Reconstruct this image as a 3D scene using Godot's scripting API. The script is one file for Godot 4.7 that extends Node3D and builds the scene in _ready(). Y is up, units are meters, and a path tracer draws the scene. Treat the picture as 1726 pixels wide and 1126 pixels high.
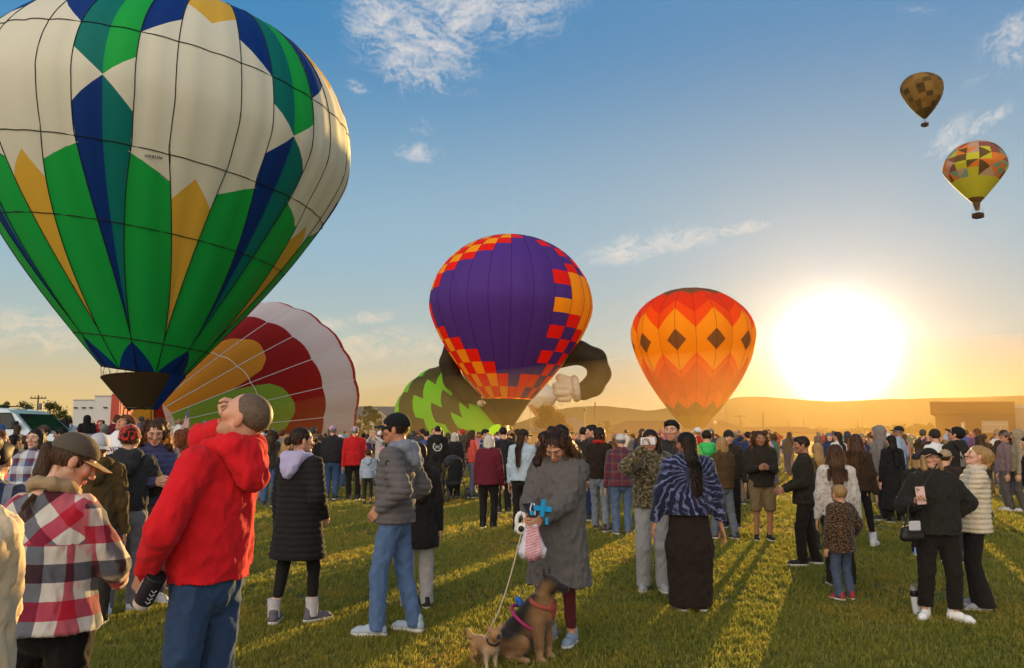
extends Node3D
# A hot air balloon rally at sunrise. y up, metres; the camera stands at the origin and looks along -z, pitched up a little.

const LENS := 1354.0              # focal length in pixels of the 1726 x 1126 photograph
const PITCH := 0.12272            # the camera looks 7 degrees up
const EYE := Vector3(0, 1.65, 0)
var mats := {}
var tex := {}
var names := {}
var noise := FastNoiseLite.new()
var rng := RandomNumberGenerator.new()

# ---------------------------------------------------------------- small helpers
func toward(px: float, py: float) -> Vector3:
	var f := Vector3(0, sin(PITCH), -cos(PITCH))
	var u := Vector3(0, cos(PITCH), sin(PITCH))
	return f + Vector3((px - 863.0) / LENS, 0, 0) + u * ((563.0 - py) / LENS)

func at(px: float, py: float, depth: float) -> Vector3:
	var d := toward(px, py)
	return EYE + d * (depth / -d.z)

func on_ground(px: float, depth: float) -> Vector3:
	var d := toward(px, 730.0)
	var p := EYE + d * (depth / -d.z)
	return Vector3(p.x, 0, p.z)

func numbered(called: String) -> String:
	if not names.has(called):
		names[called] = 0
		return called
	names[called] += 1
	return "%s_%03d" % [called, names[called]]

func tag(o: Node, label := "", category := "", group := "", kind := "") -> Node:
	if label: o.set_meta("label", label)
	if category: o.set_meta("category", category)
	if group: o.set_meta("group", group)
	if kind: o.set_meta("kind", kind)
	return o

func thing(called: String, label: String, category: String, where := Vector3.ZERO, turn := 0.0, group := "") -> Node3D:
	var o := Node3D.new()
	o.name = numbered(called)
	add_child(o)
	o.position = where
	o.rotation.y = turn
	tag(o, label, category, group)
	return o

func piece(called: String, mesh: Mesh, m: Material, parent: Node = self) -> MeshInstance3D:
	var o := MeshInstance3D.new()
	if parent == self:
		o.name = numbered(called)
	else:
		var n := called
		var i := 1
		while parent.has_node(n):
			n = "%s_%03d" % [called, i]
			i += 1
		o.name = n
	o.mesh = mesh
	o.material_override = m
	parent.add_child(o)
	return o

func col(r: float, g: float, b: float) -> Color:      # a linear base colour as an albedo
	return Color(r, g, b).linear_to_srgb()

func mat(key: String, c: Color, rough := 0.85, backlit := 0.0, opts := {}) -> StandardMaterial3D:
	if mats.has(key): return mats[key]
	var m := StandardMaterial3D.new()
	m.resource_name = key
	m.albedo_color = c
	m.roughness = rough
	m.metallic_specular = 0.35
	if backlit > 0.0:
		m.backlight_enabled = true
		# light that comes through takes the cloth's own colour
		var l := c.srgb_to_linear()
		m.backlight = Color(l.r * backlit, l.g * backlit, l.b * backlit).linear_to_srgb()
	for k in opts:
		m.set(k, opts[k])
	if backlit > 0.0 and (m.vertex_color_use_as_albedo or m.albedo_texture): m.backlight = Color(backlit, backlit, backlit).linear_to_srgb()
	mats[key] = m
	return m

class Shape:                      # collects triangles; each is turned so that its face looks along its normals
	var v := PackedVector3Array()
	var n := PackedVector3Array()
	var t := PackedVector2Array()
	var c := PackedColorArray()
	var i := PackedInt32Array()
	var colored := false
	var paint := Color.WHITE
	func vert(p: Vector3, nn: Vector3, uv := Vector2.ZERO) -> int:
		v.append(p); n.append(nn); t.append(uv); c.append(paint)
		return v.size() - 1
	func tri(a: int, b: int, d: int) -> void:
		var g := (v[b] - v[a]).cross(v[d] - v[a])
		if g.dot(n[a] + n[b] + n[d]) > 0.0:
			i.append(a); i.append(d); i.append(b)
		else:
			i.append(a); i.append(b); i.append(d)
	func quad(a: Vector3, b: Vector3, d: Vector3, e: Vector3) -> void:
		var g := (b - a).cross(e - a).normalized()
		var s := v.size()
		vert(a, g, Vector2(0, 0)); vert(b, g, Vector2(1, 0)); vert(d, g, Vector2(1, 1)); vert(e, g, Vector2(0, 1))
		tri(s, s + 1, s + 2); tri(s, s + 2, s + 3)
	func box(lo: Vector3, hi: Vector3, at := Transform3D(), bevel := 0.0) -> void:
		var m := (lo + hi) / 2.0
		var h := (hi - lo) / 2.0
		for axis in 3:
			for s in [-1.0, 1.0]:
				var x := Vector3.ZERO; x[axis] = s
				var y := Vector3.ZERO; y[(axis + 1) % 3] = 1.0
				var z := Vector3.ZERO; z[(axis + 2) % 3] = 1.0
				var b := minf(bevel, minf(h.x, minf(h.y, h.z)) * 0.9)
				var k := v.size()
				var nn: Vector3 = at.basis * x
				for q in [Vector2(-1, -1), Vector2(1, -1), Vector2(1, 1), Vector2(-1, 1)]:
					var p: Vector3 = m + x * h + y * q.x * (h - Vector3.ONE * b) + z * q.y * (h - Vector3.ONE * b)
					vert(at * p, nn.normalized(), (q + Vector2.ONE) / 2.0)
				tri(k, k + 1, k + 2); tri(k, k + 2, k + 3)
		if bevel > 0.0:
			var bb := minf(bevel, minf(h.x, minf(h.y, h.z)) * 0.9)
			for axis in 3:
				for s in [-1.0, 1.0]:
					for r in [-1.0, 1.0]:
						var a1 := (axis + 1) % 3
						var a2 := (axis + 2) % 3
						var e1 := Vector3.ZERO; e1[a1] = s
						var e2 := Vector3.ZERO; e2[a2] = r
						var l := Vector3.ZERO; l[axis] = h[axis] - bb
						var p1 := m + e1 * h[a1] + e2 * (h[a2] - bb)
						var p2 := m + e1 * (h[a1] - bb) + e2 * h[a2]
						var k2 := v.size()
						var n2: Vector3 = (at.basis * (e1 + e2)).normalized()
						for p in [p1 - l, p1 + l, p2 + l, p2 - l]: vert(at * p, n2)
						tri(k2, k2 + 1, k2 + 2); tri(k2, k2 + 2, k2 + 3)
	func tube(path: PackedVector3Array, r0: float, r1: float, sides := 6, caps := true) -> void:
		var k := path.size()
		var up := Vector3.UP
		var first := v.size()
		for j in k:
			var d := (path[mini(j + 1, k - 1)] - path[maxi(j - 1, 0)]).normalized()
			if absf(d.dot(up)) > 0.9: up = Vector3.RIGHT if absf(d.x) < 0.9 else Vector3.FORWARD
			var e := d.cross(up).normalized()
			var f := d.cross(e).normalized()
			up = -f if false else up
			var r := lerpf(r0, r1, float(j) / maxf(1.0, k - 1.0))
			for s in sides + 1:
				var a := TAU * s / sides
				var o := e * cos(a) + f * sin(a)
				vert(path[j] + o * r, o, Vector2(float(s) / sides, float(j) / (k - 1)))
		for j in k - 1:
			for s in sides:
				var q := first + j * (sides + 1) + s
				tri(q, q + 1, q + sides + 2); tri(q, q + sides + 2, q + sides + 1)
		if caps:
			for e in [0, k - 1]:
				var d2 := (path[e] - path[1 if e == 0 else k - 2]).normalized()
				var c0 := vert(path[e], d2)
				var base := v.size()
				for s in sides + 1:
					vert(v[first + e * (sides + 1) + s], d2)
				for s in sides: tri(c0, base + s, base + s + 1)
	func lathe(profile: PackedVector2Array, sides := 24, at := Transform3D()) -> void:   # (radius, height) pairs
		var first := v.size()
		var k := profile.size()
		for j in k:
			var d := profile[mini(j + 1, k - 1)] - profile[maxi(j - 1, 0)]
			var nr := Vector2(d.y, -d.x).normalized()
			for s in sides + 1:
				var a := TAU * s / sides
				var o := Vector3(cos(a), 0, sin(a))
				vert(at * (o * profile[j].x + Vector3(0, profile[j].y, 0)), (at.basis * (o * nr.x + Vector3(0, nr.y, 0))).normalized(), Vector2(float(s) / sides, float(j) / (k - 1)))
		for j in k - 1:
			for s in sides:
				var q := first + j * (sides + 1) + s
				tri(q, q + 1, q + sides + 2); tri(q, q + sides + 2, q + sides + 1)
	func ball(at: Vector3, r: Vector3, sides := 12, rings := 8) -> void:
		var first := v.size()
		for j in rings + 1:
			for s in sides + 1:
				var th := PI * j / rings
				var a := TAU * s / sides
				var o := Vector3(sin(th) * cos(a), cos(th), sin(th) * sin(a))
				vert(at + o * r, (o / r).normalized(), Vector2(float(s) / sides, float(j) / rings))
		for j in rings:
			for s in sides:
				var q := first + j * (sides + 1) + s
				tri(q, q + 1, q + sides + 2); tri(q, q + sides + 2, q + sides + 1)
	func add(o: Shape, at := Transform3D()) -> void:
		var s := v.size()
		for j in o.v.size():
			v.append(at * o.v[j]); n.append((at.basis * o.n[j]).normalized()); t.append(o.t[j]); c.append(o.c[j])
		for j in o.i: i.append(s + j)
	func mesh() -> ArrayMesh:
		var m := ArrayMesh.new()
		if i.is_empty(): return m
		var a := []
		a.resize(Mesh.ARRAY_MAX)
		a[Mesh.ARRAY_VERTEX] = v; a[Mesh.ARRAY_NORMAL] = n; a[Mesh.ARRAY_TEX_UV] = t; a[Mesh.ARRAY_INDEX] = i
		if colored: a[Mesh.ARRAY_COLOR] = c
		m.add_surface_from_arrays(Mesh.PRIMITIVE_TRIANGLES, a)
		return m

func path(points: Array) -> PackedVector3Array:
	return PackedVector3Array(points)

func profile(points: Array) -> PackedVector2Array:
	return PackedVector2Array(points)

func noise_texture(key: String, freq: float, octaves: int, size := 512, normal := false, bump := 4.0, ramp: Gradient = null, type := FastNoiseLite.TYPE_SIMPLEX_SMOOTH, sd := 3) -> NoiseTexture2D:
	if tex.has(key): return tex[key]
	var n := FastNoiseLite.new()
	n.noise_type = type
	n.frequency = freq
	n.fractal_octaves = octaves
	n.seed = sd
	var t := NoiseTexture2D.new()
	t.width = size; t.height = size; t.seamless = true; t.noise = n
	if normal: t.as_normal_map = true; t.bump_strength = bump
	if ramp: t.color_ramp = ramp
	tex[key] = t
	return t

func ramp(stops: Array) -> Gradient:
	var g := Gradient.new()
	var o := PackedFloat32Array()
	var c := PackedColorArray()
	for s in stops:
		o.append(s[0]); c.append(s[1])
	g.offsets = o; g.colors = c
	return g
# ---------------------------------------------------------------- smooth bodies: distances on a grid, joined with a smooth minimum and meshed as surface nets
class Field:
	var lo: Vector3
	var cell: float
	var nx: int
	var ny: int
	var nz: int
	var d := PackedFloat32Array()
	func _init(a: Vector3, b: Vector3, c: float) -> void:
		lo = a
		cell = c
		nx = int(ceil((b.x - a.x) / c)) + 1
		ny = int(ceil((b.y - a.y) / c)) + 1
		nz = int(ceil((b.z - a.z) / c)) + 1
		d.resize(nx * ny * nz)
		d.fill(1.0)
	func span(a: float, b: float, o: float, n: int) -> Vector2i:
		return Vector2i(clampi(int(floor((a - o) / cell)), 0, n - 1), clampi(int(ceil((b - o) / cell)), 0, n - 1))
	# a capsule from a to b with radii ra and rb; with n and s it is s times thinner along n
	func cap(a: Vector3, b: Vector3, ra: float, rb: float, k := 0.02, n := Vector3.ZERO, s := 1.0, take_away := false) -> void:
		var m := maxf(ra, rb) + k + cell * 2.0
		var X := span(minf(a.x, b.x) - m, maxf(a.x, b.x) + m, lo.x, nx)
		var Y := span(minf(a.y, b.y) - m, maxf(a.y, b.y) + m, lo.y, ny)
		var Z := span(minf(a.z, b.z) - m, maxf(a.z, b.z) + m, lo.z, nz)
		var flat := s != 1.0
		var ba := b - a
		if flat: ba += n * (ba.dot(n) * (s - 1.0))
		var bb := maxf(ba.length_squared(), 1e-9)
		var dr := rb - ra
		var ik := 1.0 / k
		var k4 := k * 0.25
		for z in range(Z.x, Z.y + 1):
			for y in range(Y.x, Y.y + 1):
				var at := (z * ny + y) * nx
				var q0 := Vector3(lo.x, lo.y + y * cell, lo.z + z * cell) - a
				for x in range(X.x, X.y + 1):
					var q := Vector3(q0.x + x * cell, q0.y, q0.z)
					if flat: q += n * (q.dot(n) * (s - 1.0))
					var t := clampf(q.dot(ba) / bb, 0.0, 1.0)
					var e := (q - ba * t).length() - ra - dr * t
					var f := d[at + x]
					if take_away:
						e = -e
						var h := maxf(k - absf(f - e), 0.0) * ik
						d[at + x] = maxf(f, e) + h * h * k4
					elif e < f + k:
						var h := maxf(k - absf(f - e), 0.0) * ik
						d[at + x] = minf(f, e) - h * h * k4
	func ell(c: Vector3, r: Vector3, k := 0.015, take_away := false) -> void:
		var m := k + cell * 2.0
		var X := span(c.x - r.x - m, c.x + r.x + m, lo.x, nx)
		var Y := span(c.y - r.y - m, c.y + r.y + m, lo.y, ny)
		var Z := span(c.z - r.z - m, c.z + r.z + m, lo.z, nz)
		var ir := Vector3.ONE / r
		var ik := 1.0 / k
		var k4 := k * 0.25
		for z in range(Z.x, Z.y + 1):
			for y in range(Y.x, Y.y + 1):
				var at := (z * ny + y) * nx
				var q0 := Vector3(lo.x, lo.y + y * cell, lo.z + z * cell) - c
				for x in range(X.x, X.y + 1):
					var q := Vector3(q0.x + x * cell, q0.y, q0.z) * ir
					var l := q.length()
					var e := l * (l - 1.0) / maxf((q * ir).length(), 1e-6)
					var f := d[at + x]
					if take_away:
						e = -e
						var h := maxf(k - absf(f - e), 0.0) * ik
						d[at + x] = maxf(f, e) + h * h * k4
					elif e < f + k:
						var h := maxf(k - absf(f - e), 0.0) * ik
						d[at + x] = minf(f, e) - h * h * k4
	# keeps only what lies on the side of the plane that n points away from
	func cut(p: Vector3, n: Vector3, within := -1.0) -> void:
		var X := Vector2i(0, nx - 1)
		var Y := Vector2i(0, ny - 1)
		var Z := Vector2i(0, nz - 1)
		if within > 0.0:
			X = span(p.x - within, p.x + within, lo.x, nx)
			Y = span(p.y - within, p.y + within, lo.y, ny)
			Z = span(p.z - within, p.z + within, lo.z, nz)
		for z in range(Z.x, Z.y + 1):
			for y in range(Y.x, Y.y + 1):
				var at := (z * ny + y) * nx
				var e0 := (Vector3(lo.x, lo.y + y * cell, lo.z + z * cell) - p).dot(n)
				for x in range(X.x, X.y + 1):
					var e := e0 + x * cell * n.x
					if e > d[at + x]: d[at + x] = e
	func shape(colored := false) -> Shape:
		var out := Shape.new()
		out.colored = colored
		var index := PackedInt32Array()
		index.resize(nx * ny * nz)
		index.fill(-1)
		var sy := nx
		var sz := nx * ny
		for z in nz - 1:
			for y in ny - 1:
				var row := z * sz + y * sy
				for x in nx - 1:
					var q := row + x
					var a := d[q]
					if absf(a) > cell * 2.6: continue
					var b := d[q + 1]
					var c := d[q + sy]
					var e := d[q + sy + 1]
					var f := d[q + sz]
					var g := d[q + sz + 1]
					var h := d[q + sz + sy]
					var i := d[q + sz + sy + 1]
					var m := int(a < 0.0) + int(b < 0.0) + int(c < 0.0) + int(e < 0.0) + int(f < 0.0) + int(g < 0.0) + int(h < 0.0) + int(i < 0.0)
					if m == 0 or m == 8: continue
					var s := Vector3.ZERO
					var k := 0
					if (a < 0.0) != (b < 0.0): s += Vector3(a / (a - b), 0, 0); k += 1
					if (c < 0.0) != (e < 0.0): s += Vector3(c / (c - e), 1, 0); k += 1
					if (f < 0.0) != (g < 0.0): s += Vector3(f / (f - g), 0, 1); k += 1
					if (h < 0.0) != (i < 0.0): s += Vector3(h / (h - i), 1, 1); k += 1
					if (a < 0.0) != (c < 0.0): s += Vector3(0, a / (a - c), 0); k += 1
					if (b < 0.0) != (e < 0.0): s += Vector3(1, b / (b - e), 0); k += 1
					if (f < 0.0) != (h < 0.0): s += Vector3(0, f / (f - h), 1); k += 1
					if (g < 0.0) != (i < 0.0): s += Vector3(1, g / (g - i), 1); k += 1
					if (a < 0.0) != (f < 0.0): s += Vector3(0, 0, a / (a - f)); k += 1
					if (b < 0.0) != (g < 0.0): s += Vector3(1, 0, b / (b - g)); k += 1
					if (c < 0.0) != (h < 0.0): s += Vector3(0, 1, c / (c - h)); k += 1
					if (e < 0.0) != (i < 0.0): s += Vector3(1, 1, e / (e - i)); k += 1
					index[q] = out.v.size()
					out.v.append(lo + (Vector3(x, y, z) + s / k) * cell)
					out.n.append(Vector3(b + e + g + i - a - c - f - h, c + e + h + i - a - b - f - g, f + g + h + i - a - b - c - e).normalized())
		var count := out.v.size()
		out.t.resize(count)
		out.c.resize(count)
		out.c.fill(Color.WHITE)
		var tri := out.i
		for z in range(1, nz - 1):
			for y in range(1, ny - 1):
				var row := z * sz + y * sy
				for x in range(1, nx - 1):
					var q := row + x
					if index[q] < 0: continue
					var inside := d[q] < 0.0
					if inside != (d[q + 1] < 0.0):
						_quad(tri, index[q - sy - sz], index[q - sz], index[q], index[q - sy], inside)
					if inside != (d[q + sy] < 0.0):
						_quad(tri, index[q - 1 - sz], index[q - 1], index[q], index[q - sz], inside)
					if inside != (d[q + sz] < 0.0):
						_quad(tri, index[q - 1 - sy], index[q - sy], index[q], index[q - 1], inside)
		out.i = tri
		return out
	func _quad(t: PackedInt32Array, a: int, b: int, c: int, e: int, inside: bool) -> void:
		if a < 0 or b < 0 or c < 0 or e < 0: return
		if inside:
			t.append(a); t.append(c); t.append(b); t.append(a); t.append(e); t.append(c)
		else:
			t.append(a); t.append(b); t.append(c); t.append(a); t.append(c); t.append(e)
# ---------------------------------------------------------------- camera, sky, sun
func camera_and_light() -> void:
	var cam := Camera3D.new()
	cam.name = "camera"
	cam.position = EYE
	cam.rotation.x = PITCH
	cam.fov = rad_to_deg(2.0 * atan(563.0 / LENS))
	cam.near = 0.1
	cam.far = 9000.0
	cam.current = true
	add_child(cam)

	var e := Environment.new()
	e.background_mode = Environment.BG_SKY
	e.sky = Sky.new()
	var pm := PanoramaSkyMaterial.new()
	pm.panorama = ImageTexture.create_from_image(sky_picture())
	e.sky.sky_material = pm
	e.tonemap_mode = Environment.TONE_MAPPER_LINEAR
	e.tonemap_exposure = 3.3
	e.background_energy_multiplier = 1.0
	e.sdfgi_enabled = true
	e.ssao_enabled = true
	e.ssil_enabled = true
	e.volumetric_fog_enabled = true
	e.volumetric_fog_density = 0.000006
	e.volumetric_fog_albedo = Color(1.0, 0.92, 0.76)
	e.volumetric_fog_anisotropy = 0.84
	e.volumetric_fog_length = 3000.0
	var w := WorldEnvironment.new()
	w.name = "world_environment"
	w.environment = e
	add_child(w)

	var sun := DirectionalLight3D.new()
	sun.name = "sun"
	sun.light_color = Color(1.0, 0.82, 0.50)
	sun.light_energy = 1.6
	sun.light_angular_distance = 0.5
	sun.shadow_enabled = true
	sun.directional_shadow_max_distance = 300.0
	add_child(sun)
	sun.look_at_from_position(Vector3.ZERO, -toward(1412, 612), Vector3.UP)

func add_glare_haze() -> void:
	# golden fog added over the field in place of the sun's glare veil
	var f := FogVolume.new()
	f.name = "glare_haze"
	f.shape = RenderingServer.FOG_VOLUME_SHAPE_ELLIPSOID
	f.size = Vector3(120, 15, 116)
	var p := on_ground(1440, 76)
	f.position = Vector3(p.x + 4.0, 0.0, p.z + 9.0)
	var m := FogMaterial.new()
	m.density = 0.0048
	m.albedo = Color(1.0, 0.80, 0.44)
	f.material = m
	add_child(f)
	tag(f, "golden haze added over the crowd to imitate glare under the sun", "", "", "stuff")

func sky_color(d: Vector3, sun: Vector3) -> Color:
	var up := maxf(d.y, 0.0)
	var cs := clampf(d.dot(sun), -1.0, 1.0)
	var ang := acos(cs)                                        # radians from the sun
	var away := 0.5 - 0.5 * cs                                 # 0 towards the sun, 1 opposite
	var t := 1.0 - up
	var c := Vector3(0.013, 0.073, 0.150).lerp(Vector3(0.090, 0.146, 0.182), smoothstep(0.52, 0.80, t))
	c = c.lerp(Vector3(0.142, 0.164, 0.146), smoothstep(0.77, 0.91, t))
	c = c.lerp(Vector3(0.243, 0.168, 0.066), smoothstep(0.87, 0.985, t))
	# unseen sky opposite the sun, brightened beyond its natural level as frontal fill
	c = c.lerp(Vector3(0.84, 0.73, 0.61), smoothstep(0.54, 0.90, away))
	c *= 1.0 - 0.58 * exp(-ang / 0.28)
	# forward scattering: a pale veil round the sun, then a warm aureole
	c += Vector3(0.150, 0.126, 0.104) * exp(-ang / 0.31) * 0.72
	c += Vector3(0.36, 0.33, 0.29) * 0.34 * exp(-pow(ang / 0.100, 1.4))
	c += Vector3(1.0, 0.93, 0.80) * 8.0 * exp(-pow(ang / 0.0185, 1.06))
	return Color(c.x, c.y, c.z)

# fields of cirrus as the photograph shows them: centre in pixels, half sizes, tilt, strength, thickness
const CIRRUS := [
	[700, 60, 165, 115, 0.5, 1.25], [820, 20, 210, 85, -0.15, 1.15], [690, 120, 80, 60, 0.7, 0.9], [710, 255, 70, 26, 0.0, 0.85], [712, 212, 46, 24, 0.3, 0.55],
	[600, 145, 34, 20, 0.4, 0.7], [740, 328, 60, 14, -0.1, 0.4], [1100, 408, 190, 34, -0.16, 1.0], [1040, 428, 100, 28, -0.05, 0.95], [1250, 385, 90, 16, -0.2, 0.8],
	[1600, 235, 80, 30, -0.75, 1.1], [1665, 205, 70, 20, -0.6, 0.95], [1710, 70, 80, 60, -0.7, 0.95], [1650, 130, 50, 16, -0.5, 0.4], [1450, 322, 60, 10, -0.4, 0.25],
	[60, 560, 230, 60, 0.08, 0.75], [640, 590, 200, 64, 0.0, 0.75], [620, 535, 80, 18, -0.1, 0.7], [560, 545, 60, 24, 0.2, 0.6], [700, 510, 60, 10, -0.1, 0.35],
	[1555, 15, 60, 14, 0.0, 0.4], [460, 60, 60, 26, 0.2, 0.3], [480, 120, 90, 20, -0.2, 0.25], [870, 355, 50, 8, 0.0, 0.25], [1480, 60, 60, 12, 0.1, 0.12]]

func sky_picture() -> Image:
	var sun := toward(1412, 600).normalized()
	var w := 1024
	var h := 512
	var im := Image.create(w, h, false, Image.FORMAT_RGBAF)
	var wisp := FastNoiseLite.new()
	wisp.frequency = 1.0
	wisp.fractal_octaves = 5
	wisp.domain_warp_enabled = true
	wisp.domain_warp_amplitude = 0.35
	wisp.domain_warp_frequency = 1.3
	for y in h:
		var el := (0.5 - (y + 0.5) / h) * PI
		for x in w:
			if el < -0.06:
				im.set_pixel(x, y, Color(0.20, 0.16, 0.09))
				continue
			var az := wrapf((x + 0.5) / w * TAU, -PI, PI)      # a panorama begins straight ahead, along -z
			var d := Vector3(sin(az) * cos(el), sin(el), -cos(az) * cos(el))
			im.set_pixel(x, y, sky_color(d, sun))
	im.resize(4096, 2048, Image.INTERPOLATE_CUBIC)
	# thin cirrus: over the part of the sky in view as the photograph shows it, elsewhere scattered in the same way
	w = 4096
	h = 2048
	for y in range(0, h / 2):
		var el := (0.5 - (y + 0.5) / h) * PI
		var seen_row := el > -0.02 and el < 0.62
		for x in w:
			var az := wrapf((x + 0.5) / w * TAU, -PI, PI)      # a panorama begins straight ahead, along -z
			if not (seen_row and absf(az) < 0.72): continue
			var d := Vector3(sin(az) * cos(el), sin(el), -cos(az) * cos(el))
			var f := -d.z * cos(PITCH) + d.y * sin(PITCH)
			var px := 863.0 + LENS * d.x / f
			var py := 563.0 - LENS * (d.y * cos(PITCH) + d.z * sin(PITCH)) / f
			var k := 0.0
			var slant := 0.0
			for c in CIRRUS:
				var dx: float = px - c[0]
				var dy: float = py - c[1]
				if absf(dx) > 1.5 * c[2] + c[3] or absf(dy) > 1.5 * c[3] + 0.9 * c[2]: continue
				var ca := cos(c[4])
				var sa := sin(c[4])
				var ex: float = (dx * ca + dy * sa) / c[2]
				var ey: float = (-dx * sa + dy * ca) / c[3]
				var g := 1.0 - smoothstep(0.0, 1.2, sqrt(ex * ex + ey * ey))
				if g <= 0.0: continue
				if g * c[5] > k:
					k = g * c[5]
					slant = c[4] * 0.8 - 0.12
			if k <= 0.0: continue
			# filaments: noise drawn out along the wind, frayed by a finer one across it
			var qx := px + 26.0 * wisp.get_noise_2d(px * 0.010, py * 0.010 + 300.0)
			var qy := py + 22.0 * wisp.get_noise_2d(px * 0.012 + 500.0, py * 0.014)
			var al := qx * cos(slant) + qy * sin(slant)
			var ac := -qx * sin(slant) + qy * cos(slant)
			var a := wisp.get_noise_2d(al * 0.007, ac * 0.020 + 90.0) * 0.5 + 0.5
			var b := 1.0 - absf(wisp.get_noise_2d(al * 0.013 + 40.0, ac * 0.085)) * 2.2
			var e := wisp.get_noise_2d(al * 0.035 + 900.0, ac * 0.26) * 0.5 + 0.5
			var s := clampf((a * 0.95 + b * 0.34 + e * 0.42 + k * 0.62 - 1.10) * 1.35, 0.0, 1.0) * smoothstep(0.0, 0.6, k)
			if s <= 0.0: continue
			var bg := im.get_pixel(x, y)
			var warm := 1.0 - smoothstep(0.0, 0.30, el)
			var lit := Color(0.26, 0.24, 0.222).lerp(Color(0.29, 0.21, 0.122), warm)
			var thick := s * 0.78
			im.set_pixel(x, y, Color(maxf(bg.r, lerpf(bg.r, lit.r, thick)), maxf(bg.g, lerpf(bg.g, lit.g, thick)), maxf(bg.b, lerpf(bg.b, lit.b, thick))))
	return im

# ---------------------------------------------------------------- ground, hills
func ground_height(x: float, z: float) -> float:
	var d := -z
	return 0.45 * smoothstep(16.0, 24.0, d) * smoothstep(9.0, 13.0, -x) * (1.0 - smoothstep(90.0, 140.0, d))

func build_ground() -> void:
	var s := Shape.new()
	var rings := [0.0, 1.5, 3.0, 4.5, 6.0, 8.0, 10.0, 12.0, 14.0, 16.0, 18.0, 20.0, 22.0, 24.0, 28.0, 33.0, 40.0, 50.0, 65.0, 85.0, 110.0, 150.0, 220.0, 350.0, 600.0, 1000.0, 1700.0, 2600.0]
	var sides := 128
	for r in rings:
		for k in sides + 1:
			var a := TAU * k / sides
			var p := Vector3(cos(a) * r, 0, sin(a) * r)
			p.y = ground_height(p.x, p.z)
			s.vert(p, Vector3.UP, Vector2(p.x, p.z))
	for j in rings.size() - 1:
		for k in sides:
			var q := j * (sides + 1) + k
			if j > 0: s.tri(q, q + 1, q + sides + 2)
			s.tri(q, q + sides + 2, q + sides + 1)
	var m := mat("turf", Color.WHITE, 0.95)
	m.albedo_texture = noise_texture("turf_color", 0.012, 5, 1024, false, 0, ramp([[0.0, col(0.050, 0.062, 0.010)], [0.35, col(0.080, 0.094, 0.016)], [0.6, col(0.125, 0.120, 0.026)], [0.8, col(0.19, 0.150, 0.045)], [1.0, col(0.25, 0.19, 0.07)]]))
	m.uv1_scale = Vector3(0.13, 0.13, 1)
	m.detail_enabled = true
	m.detail_blend_mode = BaseMaterial3D.BLEND_MODE_MUL
	m.detail_uv_layer = BaseMaterial3D.DETAIL_UV_1
	m.normal_enabled = true
	m.normal_texture = noise_texture("turf_bump", 0.06, 4, 1024, true, 12.0)
	m.normal_scale = 1.2
	tag(piece("ground", s.mesh(), m), "mown grass field with worn straw coloured patches", "", "", "structure")

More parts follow.
